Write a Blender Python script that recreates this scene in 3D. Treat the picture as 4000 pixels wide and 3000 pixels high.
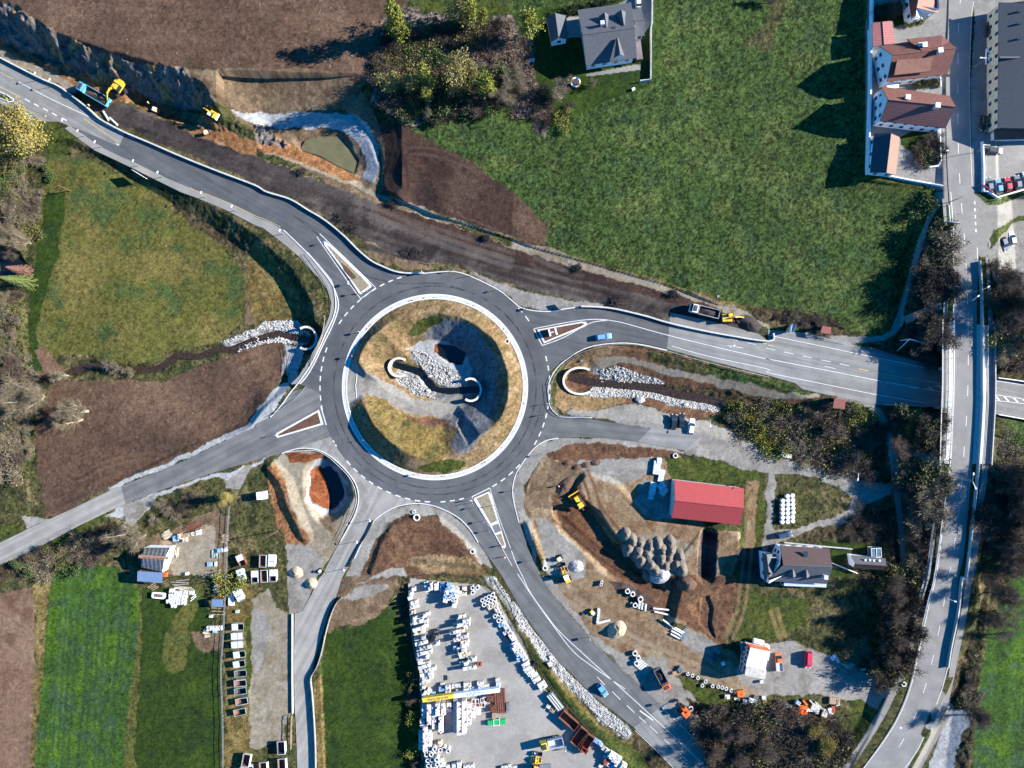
import bpy,bmesh,math,random
import numpy as np
from mathutils import Vector,Matrix

for _o in list(bpy.data.objects): bpy.data.objects.remove(_o)
SC=bpy.context.scene
# ---------------------------------------------------------------- camera, sky, sun
S=0.075            # metres per photo pixel (4000 wide) at ground level
H=205.0            # height of the drone
cam=bpy.data.cameras.new('camera'); camo=bpy.data.objects.new('camera',cam)
SC.collection.objects.link(camo); SC.camera=camo
camo.location=(0,0,H); camo.rotation_euler=(0,0,0)
cam.sensor_fit='HORIZONTAL'; cam.sensor_width=36
cam.lens=36 * H / (4000 * S)
cam.clip_start=1; cam.clip_end=8000
SUN_AZ=math.radians(10.5); SUN_EL=math.radians(25)
world=bpy.data.worlds.new('World'); SC.world=world; world.use_nodes=True
_nt=world.node_tree
_sky=_nt.nodes.new('ShaderNodeTexSky'); _sky.sky_type='NISHITA'; _sky.sun_disc=False
_sky.sun_elevation=SUN_EL; _sky.sun_rotation=math.pi/2 - SUN_AZ
_sky.ozone_density=6.0; _sky.dust_density=0.3; _sky.air_density=1.0; _sky.altitude=500
_bg=_nt.nodes['Background']; _bg.inputs['Strength'].default_value=0.10
_hs=_nt.nodes.new('ShaderNodeHueSaturation'); _hs.inputs['Saturation'].default_value=1.35; _hs.inputs['Value'].default_value=.9
_nt.links.new(_sky.outputs[0],_hs.inputs['Color']); _nt.links.new(_hs.outputs[0],_bg.inputs['Color'])
sl=bpy.data.lights.new('sun','SUN'); sl.energy=5.0; sl.angle=math.radians(0.5); sl.color=(1.0,0.94,0.85)
so=bpy.data.objects.new('sun',sl); SC.collection.objects.link(so)
_sd=Vector((math.cos(SUN_EL)*math.cos(SUN_AZ),math.cos(SUN_EL)*math.sin(SUN_AZ),math.sin(SUN_EL)))
so.rotation_euler=_sd.to_track_quat('Z','Y').to_euler(); so.location=(60,20,100)
SC.view_settings.view_transform='Standard'; SC.view_settings.look='None'
SC.view_settings.exposure=1.72; SC.view_settings.gamma=1
SC.render.engine='CYCLES'

# ---------------------------------------------------------------- helpers
RNG=random.Random(7)
def P(x,y,z=0.0):                      # world point at height z seen at photo pixel (x, y)
    k=(H - z) / H * S
    return ((x-2000)*k,(1500-y)*k,z)
def D(l): return [(p[0]*1.80832,)+(p[1]*1.80832,)+tuple(p[2:]) for p in l]
def T(c,r,l,s=2.212): return [(c*1000+p[0]/s,r*750+p[1]/s)+tuple(p[2:]) for p in l]
def U(x0,y0,s,l): return [(x0+p[0]/s,y0+p[1]/s)+tuple(p[2:]) for p in l]
def tag(o,label=None,cat=None,group=None,kind=None):
    if label: o['label']=label
    if cat: o['category']=cat
    if group: o['group']=group
    if kind: o['kind']=kind
    return o
def link(o,parent=None):
    SC.collection.objects.link(o)
    if parent: o.parent=parent
    return o
def empty(name,loc,rz=0,label=None,cat=None,group=None):
    o=bpy.data.objects.new(name,None); o.location=loc; o.rotation_euler=(0,0,rz); o.empty_display_size=.3
    link(o); return tag(o,label,cat,group)
def copy_tree(o,loc=None,rz=None,parent=None,scale=None):
    c=o.copy(); SC.collection.objects.link(c)
    if parent: c.parent=parent
    if loc is not None: c.location=loc
    if rz is not None: c.rotation_euler=(0,0,rz)
    if scale is not None: c.scale=scale if hasattr(scale,'__len__') else (scale,)*3
    for ch in KIDS.get(o.name,[]): copy_tree(ch,parent=c)
    return c
KIDS={}
def reg(parent,child): KIDS.setdefault(parent.name,[]).append(child)

class MB:
    def __init__(s): s.v=[]; s.f=[]; s.m=[]
    def add(s,v,f,m=0):
        n=len(s.v); s.v += [tuple(p) for p in v]; s.f += [tuple(i+n for i in q) for q in f]; s.m += [m]*len(f)
    def box(s,cx,cy,cz,sx,sy,sz,rz=0,m=0,top=(1,1),rx=0):   # cz = bottom
        c,n=math.cos(rz),math.sin(rz); v=[]
        for z,tx,ty in ((0,1,1),(sz,top[0],top[1])):
            for a,b in ((-1,-1),(1,-1),(1,1),(-1,1)):
                x,y=a*sx/2*tx,b*sy/2*ty
                v.append((cx+x*c-y*n,cy+x*n+y*c,cz+z))
        s.add(v,[(0,3,2,1),(4,5,6,7),(0,1,5,4),(1,2,6,5),(2,3,7,6),(3,0,4,7)],m)
    def prism(s,prof,y0,y1,m=0):         # profile in x,z extruded along y
        n=len(prof); v=[(p[0],y0,p[1]) for p in prof]+[(p[0],y1,p[1]) for p in prof]
        s.add(v,[tuple(range(n)),tuple(range(2*n-1,n-1,-1))]+[(i,(i+1) % n + n - n,(i+1) % n+n,i+n)[::-1] for i in range(n)],m)
    def tube(s,p0,p1,r0,r1=None,n=6,m=0,caps=True):
        r1=r0 if r1 is None else r1
        p0,p1=Vector(p0),Vector(p1); d=(p1-p0)
        if d.length < 1e-6: return
        d.normalize(); a=d.orthogonal().normalized(); b=d.cross(a); v=[]
        for p,r in ((p0,r0),(p1,r1)):
            for i in range(n):
                t=2*math.pi*i/n; v.append(tuple(p+a*(r*math.cos(t))+b*(r*math.sin(t))))
        f=[(i,(i+1) % n,(i+1) % n+n,i+n) for i in range(n)]
        if caps: f += [tuple(range(n-1,-1,-1)),tuple(range(n,2*n))]
        s.add(v,f,m)
    def ring(s,c,ro,ri,h,n=20,m=0,axis='z',a0=0,a1=2*math.pi):   # thick ring / open pipe
        full=abs(a1-a0-2*math.pi) < 1e-6; k=n if full else n+1; v=[]
        for z in (0,h):
            for r in (ro,ri):
                for i in range(k):
                    t=a0+(a1-a0)*i/n
                    q=(r*math.cos(t),r*math.sin(t),z)
                    if axis == 'x': q=(q[2],q[0],q[1])
                    if axis == 'y': q=(q[0],q[2],q[1])
                    v.append((c[0]+q[0],c[1]+q[1],c[2]+q[2]))
        f=[]
        for i in range(n):
            j=(i+1) % k
            f += [(i,j,2*k+j,2*k+i),(k+j,k+i,3*k+i,3*k+j),(2*k+i,2*k+j,3*k+j,3*k+i),(j,i,k+i,k+j)]
        if not full: f += [(0,2*k,3*k,k),(k-1,2*k-1,4*k-1,3*k-1)]
        s.add(v,f,m)
    def build(s,name,mats,parent=None,smooth=False,loc=None,rz=None):
        me=bpy.data.meshes.new(name); me.from_pydata(s.v,[],s.f); me.update()
        mats=mats if isinstance(mats,(list,tuple)) else [mats]
        for m in mats: me.materials.append(m)
        if len(mats) > 1: me.polygons.foreach_set('material_index',np.array(s.m,dtype=np.int32))
        if smooth: me.polygons.foreach_set('use_smooth',np.ones(len(s.f),dtype=bool))
        bm=bmesh.new(); bm.from_mesh(me); bmesh.ops.recalc_face_normals(bm,faces=bm.faces); bm.to_mesh(me); bm.free()
        o=bpy.data.objects.new(name,me); link(o,parent)
        if parent: reg(parent,o)
        if loc is not None: o.location=loc
        if rz is not None: o.rotation_euler=(0,0,rz)
        return o

def s2l(c): return tuple((x/255/12.92 if x/255 <= .04045 else ((x/255+.055)/1.055)**2.4) for x in c)
MATS={}
def mat(name,col,rough=.6,noise=.12,scale=3.0,metal=0,spec=.5,col2=None,bump=0,coat=0,stripes=None,bscale=None):
    if name in MATS: return MATS[name]
    m=bpy.data.materials.new(name); m.use_nodes=True; nt=m.node_tree; N=nt.nodes; L=nt.links
    b=N['Principled BSDF']; b.inputs['Roughness'].default_value=rough; b.inputs['Metallic'].default_value=metal
    b.inputs['Specular IOR Level'].default_value=spec; b.inputs['Coat Weight'].default_value=coat
    tc=N.new('ShaderNodeTexCoord'); nz=N.new('ShaderNodeTexNoise'); nz.inputs['Scale'].default_value=scale; nz.inputs['Detail'].default_value=6
    oi=N.new('ShaderNodeObjectInfo'); ad=N.new('ShaderNodeVectorMath'); ad.operation='ADD'
    L.new(tc.outputs['Object'],ad.inputs[0]); L.new(oi.outputs['Random'],ad.inputs[1]); L.new(ad.outputs[0],nz.inputs['Vector'])
    mx=N.new('ShaderNodeMix'); mx.data_type='RGBA'
    c2=col2 if col2 else tuple(x*(1-noise*2) for x in col); c1=col if col2 else tuple(min(1,x*(1+noise)) for x in col)
    mx.inputs[6].default_value=(*c1,1); mx.inputs[7].default_value=(*c2,1)
    rp=N.new('ShaderNodeMapRange'); rp.inputs['From Min'].default_value=.35; rp.inputs['From Max'].default_value=.65
    L.new(nz.outputs['Fac'],rp.inputs[0]); L.new(rp.outputs[0],mx.inputs[0])
    out=mx.outputs[2]
    if stripes:      # (axis, period, dark factor)
        ax,per,dk=stripes
        sp=N.new('ShaderNodeSeparateXYZ'); L.new(tc.outputs['Object'],sp.inputs[0])
        mm=N.new('ShaderNodeMath'); mm.operation='MULTIPLY'; mm.inputs[1].default_value=1/per; L.new(sp.outputs[ax],mm.inputs[0])
        fr=N.new('ShaderNodeMath'); fr.operation='FRACT'; L.new(mm.outputs[0],fr.inputs[0])
        gt=N.new('ShaderNodeMath'); gt.operation='GREATER_THAN'; gt.inputs[1].default_value=.68; L.new(fr.outputs[0],gt.inputs[0])
        m2=N.new('ShaderNodeMix'); m2.data_type='RGBA'; m2.blend_type='MULTIPLY'; L.new(gt.outputs[0],m2.inputs[0])
        L.new(out,m2.inputs[6]); m2.inputs[7].default_value=(dk,dk,dk,1); out=m2.outputs[2]
    L.new(out,b.inputs['Base Color'])
    if bump:
        n2=N.new('ShaderNodeTexNoise'); n2.inputs['Scale'].default_value=bscale or scale*4; n2.inputs['Detail'].default_value=3
        L.new(tc.outputs['Object'],n2.inputs['Vector'])
        bp=N.new('ShaderNodeBump'); bp.inputs['Strength'].default_value=.8; bp.inputs['Distance'].default_value=bump
        L.new(n2.outputs['Fac'],bp.inputs['Height']); L.new(bp.outputs[0],b.inputs['Normal'])
    MATS[name]=m; return m

def catmull(pts,n=6,closed=False):
    if len(pts) < 3: return list(pts)
    out=[]; N=len(pts)
    rng=range(N) if closed else range(N-1)
    for i in rng:
        p0=pts[(i-1) % N] if closed or i > 0 else pts[0]; p1=pts[i]; p2=pts[(i+1) % N]
        p3=pts[(i+2) % N] if closed or i+2 < N else pts[-1]
        for k in range(n):
            t=k/n
            out.append(tuple(.5*((2*b)+(-a+c)*t+(2*a-5*b+4*c-d)*t*t+(-a+3*b-3*c+d)*t**3) for a,b,c,d in zip(p0,p1,p2,p3)))
    if not closed: out.append(tuple(pts[-1]))
    return out
# ---------------------------------------------------------------- terrain: one graded sheet
def axis(lo,hi,step):
    core=np.arange(lo,hi+1e-6,step); ext=[]
    d=step; x=hi
    while x < 2500: d *= 1.28; x += d; ext.append(x)
    left=[lo-(e-hi) for e in ext][::-1]
    return np.concatenate([left,core,ext])
AX=axis(-162,162,.3); AY=axis(-124,124,.3)
GX,GY=np.meshgrid(AX,AY)
def _lat(seed):
    r=np.random.RandomState(seed); return r.rand(256,256).astype(np.float32)
_LC={}
def vn(X,Y,sc,seed=0):
    if seed not in _LC: _LC[seed]=_lat(seed)
    l=_LC[seed]; x=X/sc+1000.37; y=Y/sc+1000.71
    xi=np.floor(x).astype(np.int64); yi=np.floor(y).astype(np.int64); fx=x-xi; fy=y-yi
    fx=fx*fx*(3-2*fx); fy=fy*fy*(3-2*fy)
    a=l[yi % 256,xi % 256]; b=l[yi % 256,(xi+1) % 256]; c=l[(yi+1) % 256,xi % 256]; d=l[(yi+1) % 256,(xi+1) % 256]
    return (a*(1-fx)+b*fx)*(1-fy)+(c*(1-fx)+d*fx)*fy
def fbm(X,Y,sc,seed=0,o=4):
    t=0; w=0; a=1
    for i in range(o): t=t+a*vn(X,Y,sc/2**i,seed+i); w += a; a *= .55
    return t/w
def _wp(pts,z=None): return [P(p[0],p[1],p[2] if len(p) > 2 else (z if z is not None else 0)) for p in pts]
def _win(pts,mg):
    xs=[p[0] for p in pts]; ys=[p[1] for p in pts]
    i0=np.searchsorted(AX,min(xs)-mg); i1=np.searchsorted(AX,max(xs)+mg)
    j0=np.searchsorted(AY,min(ys)-mg); j1=np.searchsorted(AY,max(ys)+mg)
    return slice(j0,j1),slice(i0,i1)
def inside(pts,X,Y):
    r=np.zeros(X.shape,bool); n=len(pts)
    for i in range(n):
        x0,y0=pts[i][:2]; x1,y1=pts[(i+1) % n][:2]
        if y0 == y1: continue
        c=((y0 > Y) != (y1 > Y)); r ^= c & (X < (x1-x0)*(Y-y0)/(y1-y0)+x0)
    return r
def dline(pts,X,Y,closed=False):
    best=np.full(X.shape,1e18); zz=np.zeros(X.shape); n=len(pts)
    for i in range(n if closed else n-1):
        x0,y0,z0=pts[i]; x1,y1,z1=pts[(i+1) % n]; dx,dy=x1-x0,y1-y0; L=dx*dx+dy*dy+1e-12
        t=np.clip(((X-x0)*dx+(Y-y0)*dy)/L,0,1); d=(X-x0-t*dx)**2+(Y-y0-t*dy)**2
        m=d < best; best=np.where(m,d,best); zz=np.where(m,z0+t*(z1-z0),zz)
    return np.sqrt(best),zz
GZ=np.zeros(GX.shape)
def idw(ctrl,X,Y,pw=3):
    a=0; w=0
    for c in ctrl:
        x,y,z=P(*c); q=1/(((X-x)**2+(Y-y)**2+4)**(pw/2)); a=a+q*z; w=w+q
    return a/w
def grade(kind,pts,z=0,slope=.6,mg=25,jit=0,zf=None,seed=50):
    w=_wp(pts,z); s=_win(w,mg); X,Y=GX[s],GY[s]
    d,_=dline(w,X,Y,True); d=np.where(inside(w,X,Y),0,d)
    if jit: d=np.maximum(0,d+(fbm(X,Y,5,seed)-.5)*(jit if not callable(slope) else jit*(X < -62))*np.minimum(1,d/2))
    if callable(slope): slope=slope(X)
    zz=idw(zf,X,Y) if zf else z
    if kind == 'cut': GZ[s]=np.minimum(GZ[s],zz+d*slope)
    else: GZ[s]=np.maximum(GZ[s],zz-d*slope)
def gline(kind,pts,hw,slope=.6,mg=25):
    w=_wp(pts); s=_win(w,mg); X,Y=GX[s],GY[s]
    d,zz=dline(w,X,Y); d=np.maximum(0,d-hw)
    if kind == 'cut': GZ[s]=np.minimum(GZ[s],zz+d*slope)
    else: GZ[s]=np.maximum(GZ[s],zz-d*slope)

# northern plateau: ploughed fields, poplar grove, meadow and village
NZ=D([(0,0,8.5),(300,100,8.5),(520,120,7),(430,200,7.5),(700,150,5.5),(820,220,4.8),(850,400,4),(960,400,2.2),(1120,470,1.2),(1300,300,2.4),(1000,150,4),
        (1300,100,3.3),(1800,200,1.8),(1800,400,1.3),(1500,600,.9),(1800,650,.4),(1930,500,.8),(1860,150,2.6),(1860,350,2.6),(845,415,1.6),(900,445,.9),(1000,495,.7),(1100,530,.6),(1184,552,.5),(1300,590,.5),(1450,630,.4),(1600,670,.3),(2000,200,3.2),(2212,200,3.4),(2212,400,3.6),(1990,390,3.0)])
PLAT=T(0,0,[(-300,-300),(-300,40),(60,60),(230,130),(400,240),(560,340),(800,430),(1000,500),(1160,560),(1330,590),(1530,640),(1680,720),(1800,850),(1960,880)]) + \
    T(1,0,[(60,880),(400,850),(600,830),(760,860),(900,950),(1000,1080),(1075,1200),(1110,1350),(1105,1560),(1130,1640)]) + \
    T(1,1,[(1260,60),(1500,170),(1750,240),(2212,390)]) + T(2,1,[(140,445),(300,495),(650,590),(1000,690),(1350,790),(1600,880),(1800,960),(2000,990),(2212,1000)]) + \
    T(3,1,[(400,1050),(700,1180),(870,1060),(1080,1000),(1150,600),(1330,250),(1420,80),(1500,0),(1560,0),(2400,0)]) + D([(2500,420),(2500,-300)])
grade('fill',PLAT,3,lambda X: np.where(X < -62,.95,2.6),mg=30,jit=6,zf=NZ)
# excavation terrace and sump
grade('cut',T(1,0,[(130,1080),(500,1110),(720,1180),(860,1300),(930,1480),(900,1530),(840,1500),(620,1380),(350,1290),(160,1220)]),-1.6,.35,12)
grade('cut',T(1,0,[(380,1230),(560,1190),(690,1190),(790,1290),(850,1400),(830,1480),(620,1370),(430,1290)]),-2.6,.6,8)
grade('cut',T(0,0,[(1150,830),(1400,900),(1720,1000),(1700,1050),(1400,1000),(1180,900)]),-2.2,1.3,10,jit=1)
# village plateau east of the meadow wall
grade('fill',T(3,0,[(850,-300),(850,1550),(1500,1650),(1560,1659),(2500,1659),(2500,-300)]),3.2,2.5,12)
# western low ground
WZ=D([(60,1130,-.2),(590,880,-.5),(400,970,-.3),(200,1060,-.2),(600,740,-3.7),(620,690,-3.7),(400,790,-3.2),(400,600,-3.5),(520,620,-3.7),(300,450,-2.5),(160,330,-1.2),(80,900,-1.2),(80,600,-1.5),(200,900,-1.8),(520,850,-2.4),(200,700,-2.5),(610,790,-3.2)])
grade('cut',D([(60,330),(150,318),(230,350),(330,415),(450,485),(530,545),(600,610),(635,670),(645,740),(625,800),(595,855),(540,905),(400,968),(200,1060),(75,1115),(60,700)]),-2,.56,22,zf=WZ)
gline('cut',D([(672,735,-4.3),(640,730,-4.3),(600,722,-4.2),(550,735,-4),(500,755,-4),(470,755,-3.9),(430,770,-3.8),(380,770,-3.7),(345,795,-3.6),(300,800,-3.4),(260,800,-3.2),(200,790,-3),(130,812,-2.6),(80,820,-2.2),(-60,850,-2)]),.8,.9,8)
gline('cut',D([(190,0-60,0),(190,-40,0)]),.1,1,1)
# gully and pond at the left margin
grade('cut',T(0,1,[(20,560),(90,470),(170,560),(230,640),(150,720),(30,760)]),-2.4,1.0,6)
# roundabout island
RC=(1699,1512); RCW=P(*RC)
def island():
    s=_win([(RCW[0]-28,RCW[1]-28),(RCW[0]+28,RCW[1]+28)],0); X,Y=GX[s]-RCW[0],GY[s]-RCW[1]
    r=np.hypot(X,Y); th=np.degrees(np.arctan2(Y,X))          # 0 = east, 90 = north
    ang=[-180,-150,-120,-100,-80,-60,-30,0,40,80,100,125,150,165,172,180]
    hc=np.interp(th,ang,[.6,4.8,4.9,3.0,1.4,2.2,3.4,3.6,3.4,2.2,2.0,3.6,4.4,4.2,1.6,.6])
    rc=19.9+.9*np.sin(np.radians(th*3))
    out=hc*np.clip((25.7-r)/(25.7-rc),0,1)
    inn=np.maximum(hc-(rc-r)*np.where(np.abs(th) < 60,.62,.42),-2.2)
    z=np.where(r > rc,out,inn)+.05
    GZ[s]=np.where(r < 26.4,z,GZ[s])
island()
gline('cut',[(1330,1512,0),(1400,1505,0),(1460,1515,-.5),(1530,1550,-1.4),(1610,1590,-2.5),(1690,1608,-3.5),(1760,1590,-4)],2.1,.8,12)
grade('cut',[(1345,1450),(1375,1440),(1420,1475),(1425,1535),(1385,1560),(1350,1590)],.02,.8,6)
grade('cut',[(1545,1415),(1600,1400),(1615,1345),(1690,1325),(1760,1345),(1830,1410),(1860,1480),(1860,1555),(1770,1590),(1700,1565),(1620,1540),(1550,1480)],-4,.68,25,jit=1)
gline('cut',[(1545,1425,-4.6),(1640,1455,-4.6),(1690,1515,-4.6),(1750,1528,-4.6),(1868,1520,-4.6)],.7,.9,8)
grade('cut',T(1,1,[(1580,1330),(1700,1340),(1800,1400),(1780,1460),(1680,1450),(1600,1400)]),-5.4,1.2,6)
# brook east of the roundabout
EB=T(2,1,[(500,1590,-4.2),(650,1635,-4.2),(850,1659,-4.2)])+T(2,2,[(1100,20,-4.1),(1250,40,-4),(1400,85,-4),(1700,135,-4),(1850,190,-4),(2050,250,-4)])+T(3,2,[(30,320,-4),(300,400,-3.8),(600,480,-3.6),(900,520,-3.4),(1150,520,-3),(1350,520,-2)])
gline('cut',[(p[0],p[1],p[2]) for p in EB[:-5]],1.0,.45,14)
gline('cut',[(p[0],p[1],p[2]) for p in EB[-6:]],1.5,.5,14)
grade('cut',T(2,1,[(480,1560),(650,1520),(760,1560),(760,1659)])+T(2,2,[(700,60),(560,60),(490,20)]),-3.4,.6,12)
# lined pit south west of the roundabout
grade('cut',T(1,2,[(575,760),(640,720),(720,830),(750,940),(700,1020),(640,1060),(580,960)]),-5.0,1.15,12,jit=.6)
# construction site in the south east
grade('fill',T(2,2,[(640,800),(900,880),(1060,1040),(1200,1190),(1640,1260),(1640,1400),(1520,1500),(1480,1659),(1180,1640),(1000,1480),(870,1360),(700,1140),(560,900)]),1.3,.9,10,jit=1)
grade('cut',T(2,2,[(370,1080),(600,1060),(700,1130),(870,1380),(1000,1500),(1180,1659),(1290,1760),(1080,1760),(850,1640),(650,1450),(430,1250)]),-1.3,1.1,10,jit=1)
grade('fill',T(2,2,[(1700,1240),(1950,1290),(1960,1400),(1900,1700),(1500,1900),(1560,2000),(1400,2080),(1480,1750),(1460,1500),(1620,1300)]),1.6,.8,10,jit=1.5)
grade('cut',T(2,2,[(1660,1270),(1700,1280),(1690,1480),(1680,1659),(1640,1659),(1640,1400)]),-.6,1.1,8,jit=1)
grade('cut',T(2,3,[(940,110),(970,100),(990,160),(980,230),(1000,300),(930,230)],1.27),-.6,1.6,5,jit=1)
grade('fill',T(1,2,[(1180,1230),(1350,1170),(1560,1180),(1720,1300),(1850,1450),(1900,1560),(1300,1500),(1000,1620),(1080,1400)]),.8,.5,6,jit=1)
gline('fill',T(1,2,[(120,720,1.1),(230,860,1.4),(300,1080,1.4),(420,1320,1)]),.6,.55,6)
gline('fill',T(2,2,[(130,1230,1),(190,1400,1.1),(250,1560,1)]),.4,.7,4)
# meadow beside the stone yard
grade('cut',T(1,3,[(600,500),(1000,330),(1230,190),(1300,160),(1400,700),(1430,1100),(1440,2000),(620,2000),(590,1100),(575,800)]),-1.7,1.6,6,
      zf=T(1,3,[(600,500,-.5),(560,1100,-.5),(600,1700,-.5),(1000,330,-.6),(1300,200,-1.4),(1350,700,-1.9),(1400,1200,-1.9),(1400,1700,-1.9),(1000,1000,-1.4)]))
# bridge road embankment and the cutting below it
BRC=D([(2090,-150,3.3),(2090,0,3.3),(2091,250,3.6),(2096,400,4.2),(2100,550,5),(2099,700,5.8),(2096,850,6.2),(2087,1000,6),(2066,1150,5.2),(2040,1300,4),(2004,1450,2.8),(1942,1590,1.8),(1830,1800,1.2)])
gline('fill',BRC[2:],7.6,.6,25)
gline('fill',D([(1992,1330,3.2),(1975,1420,2.6),(1930,1540,1.9),(1850,1640,1.2),(1790,1750,.8)]),2.2,.5,20)
grade('fill',D([(2140,1250),(2212,1200),(2400,1200),(2400,1900),(2060,1900),(2110,1500)]),1.6,.3,15)
gline('cut',D([(1990,812,0),(2060,838,0),(2140,862,0),(2212,880,0),(2450,935,0),(3000,1050,0)]),9.4,3.0,15)
gline('cut',D([(1925,990,.0),(1950,1200,.3),(1965,1300,1.2)]),1.5,.8,10)
# stone yard bank and road margin
gline('fill',T(2,3,[(20,240,.5),(150,440,.6),(330,680,.7),(520,880,.8),(620,1000,.9)],1.27),.5,.35,6)
GZ0=GZ.copy()
# ---------------------------------------------------------------- road outlines
def circ(r,a0=0,a1=360,n=96,c=RC): return [(c[0]+r*math.cos(math.radians(a0+(a1-a0)*i/n)),c[1]-r*math.sin(math.radians(a0+(a1-a0)*i/n))) for i in range(n+1)]
NWn=T(0,0,[(-300,340),(-100,430),(0,497),(130,566),(380,692),(520,752),(640,838),(780,948),(880,1038),(1080,1145),(1300,1238),(1600,1368),(1900,1488),(2212,1606)])
NWn2=T(1,1,[(100,4),(300,66),(450,156),(600,246),(760,376),(880,496),(1000,596),(1100,646),(1200,686),(1300,703),(1450,703)])
NWs=T(0,0,[(-300,780),(0,895),(150,975),(260,1045),(500,1052),(600,1082),(720,1162),(860,1262),(1000,1332),(1200,1422),(1400,1522),(1600,1604)])
NWs2=T(0,1,[(1750,10),(2000,100),(2212,215)])+T(1,1,[(120,262),(240,330),(340,425),(445,530),(560,665),(640,770),(690,870),(712,960),(700,1050),(650,1180),(580,1320),(510,1470),(440,1590),(380,1659)])
SWn=T(1,2,[(300,75),(215,190),(125,288),(0,345)])+T(0,2,[(2212,370),(2050,440),(1850,540),(1650,635),(1400,745),(1160,838),(1045,885)])
SWn2=T(0,2,[(1045,885),(930,930),(600,1090),(300,1225),(0,1370),(-300,1500)])
SWs=T(0,2,[(-300,1690),(0,1562),(200,1478),(400,1375),(700,1215),(900,1120),(1085,1035)])
SWs2=T(0,2,[(1085,1035),(1400,915),(1800,780),(2100,690),(2212,655)])+T(1,2,[(0,660),(120,625),(225,598)])
Sw=T(1,2,[(225,598),(350,558),(480,556),(600,594),(720,686),(820,796),(870,890),(884,1000),(860,1110),(790,1250),(722,1370),(620,1560),(575,1650)])+T(1,3,[(545,20),(480,160),(400,305),(335,325),(328,700),(332,1100),(345,1300),(370,2000)])
Se=T(1,3,[(530,2000),(515,1659),(500,1300),(480,1000),(470,870),(490,790),(530,640),(580,480),(635,290),(690,190),(740,20)])+T(1,2,[(755,1655),(830,1510),(920,1335),(1010,1185),(1130,1092),(1250,1044),(1380,1026)])
SEw=T(1,2,[(1380,1026),(1500,1038),(1620,1078),(1750,1150),(1850,1255),(1925,1370),(2000,1480),(2120,1652)])+T(2,3,[(0,90),(90,235),(210,400),(410,600),(605,752)],1.27)
SEw2=T(2,3,[(605,752),(800,950),(1000,1180)],1.27)
SEe2=T(2,3,[(1330,1180),(1070,952),(900,800),(745,645)],1.27)
SEe=T(2,3,[(745,645),(640,550),(520,445),(390,312),(230,130),(135,-5)],1.27)+T(2,2,[(160,1470),(65,1200),(8,1000),(5,880),(50,740),(170,574),(280,493),(400,465)])
E2s=T(2,2,[(400,465),(620,458),(800,467),(1090,498)])
E2s2=T(2,2,[(1090,498),(1300,540),(1500,575)])
E2n2=T(2,2,[(1650,440),(1400,400),(1200,385)])
E2n=T(2,2,[(1200,385),(900,338),(690,308),(450,290),(372,262),(318,200),(290,100),(296,0)])+T(2,1,[(308,1659)])
Es=T(2,1,[(325,1600),(350,1545),(420,1468),(560,1372),(700,1318),(900,1292),(1100,1302),(1340,1356)])
Es2=T(2,1,[(1340,1356),(1600,1428),(2212,1585)])+T(3,1,[(230,1650)])+T(3,2,[(300,45),(460,82),(600,110),(850,165),(1000,185),(1400,198),(1520,208)])
Es3=T(3,2,[(1520,208),(1950,255),(2212,300),(2600,380),(3500,560)])
En3=T(3,1,[(3500,1980),(2600,1740),(2212,1645),(1950,1605),(1510,1528)])
En2=T(3,1,[(1510,1528),(1400,1500),(850,1346),(710,1312),(300,1215),(0,1190)])+T(2,1,[(2212,1286),(2130,1225),(1700,1110),(1370,1042)])
En=T(2,1,[(1370,1042),(1360,1085),(1300,1120),(1150,1075),(900,1016),(750,998),(600,992),(450,1012),(330,1032),(200,1026),(120,1010),(60,985),(0,940)])
FW1=T(0,0,[(600,1082),(720,1162),(860,1262),(1000,1332),(1200,1422),(1400,1522),(1600,1604)])+T(0,1,[(1750,10),(2000,100),(2212,215)])+T(1,1,[(120,262),(240,330),(340,425),(445,530)])
FW2=T(0,0,[(560,1110),(680,1200),(820,1300),(980,1375),(1180,1470),(1380,1570),(1560,1659)])+T(0,1,[(1700,50),(1950,155),(2212,290)])+T(1,1,[(60,310),(180,400),(290,490),(385,570),(440,640)])
FW3=T(1,1,[(445,530),(560,665),(640,770),(690,870),(712,960),(700,1050),(650,1180),(580,1320),(510,1470),(440,1590),(380,1659)]); FW4=T(1,1,[(440,640),(540,740),(610,840),(650,950),(640,1050),(600,1170),(530,1310),(450,1460),(370,1590),(300,1659)])
ROADS=[
    ('north_west_footway',FW1+FW2[::-1],.03,'path'),('west_footway_strip',FW3+FW4[::-1],.03,'path'),  # name, outline, height, material key
    ('roundabout_carriageway',None,.050,'asph_new'),
    ('north_west_road_new',T(0,0,[(1080,1145)])+NWn[10:]+NWn2+circ(410,95,186,30)+NWs2[::-1]+NWs[5:][::-1]+T(0,0,[(1030,1265)]),.046,'asph_new'),
    ('north_west_road_old',NWn[:10]+T(0,0,[(1030,1265),(860,1195),(600,1082)])+NWs[:6][::-1],.042,'asph_old'),
    ('west_road_new',SWn+SWs2+circ(410,206,175,12),.042,'asph_mid'),
    ('west_road_old',SWn2+SWs,.038,'asph_pale'),
    ('south_lane',Sw+Se+circ(410,263,201,20),.038,'asph_pale'),
    ('south_east_road_new',SEw+SEe+circ(410,-18,-100,24),.034,'asph_new2'),
    ('south_east_road_old',SEw2+SEe2,.034,'asph_old'),
    ('east_lane',E2s+[E2n2[-1]]+E2n[1:]+circ(410,6,-26,12),.042,'asph_new2'),
    ('east_lane_old',E2s2+E2n2+[E2s[-1]],.038,'asph_old'),
    ('east_road_new',Es+En+circ(410,49,-2,16),.038,'asph_new'),
    ('east_road_old',Es2+En2,.034,'asph_old'),
    ('east_road_under_bridge',Es3+En3,.034,'asph_old'),
]
bfr=BRC
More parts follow.
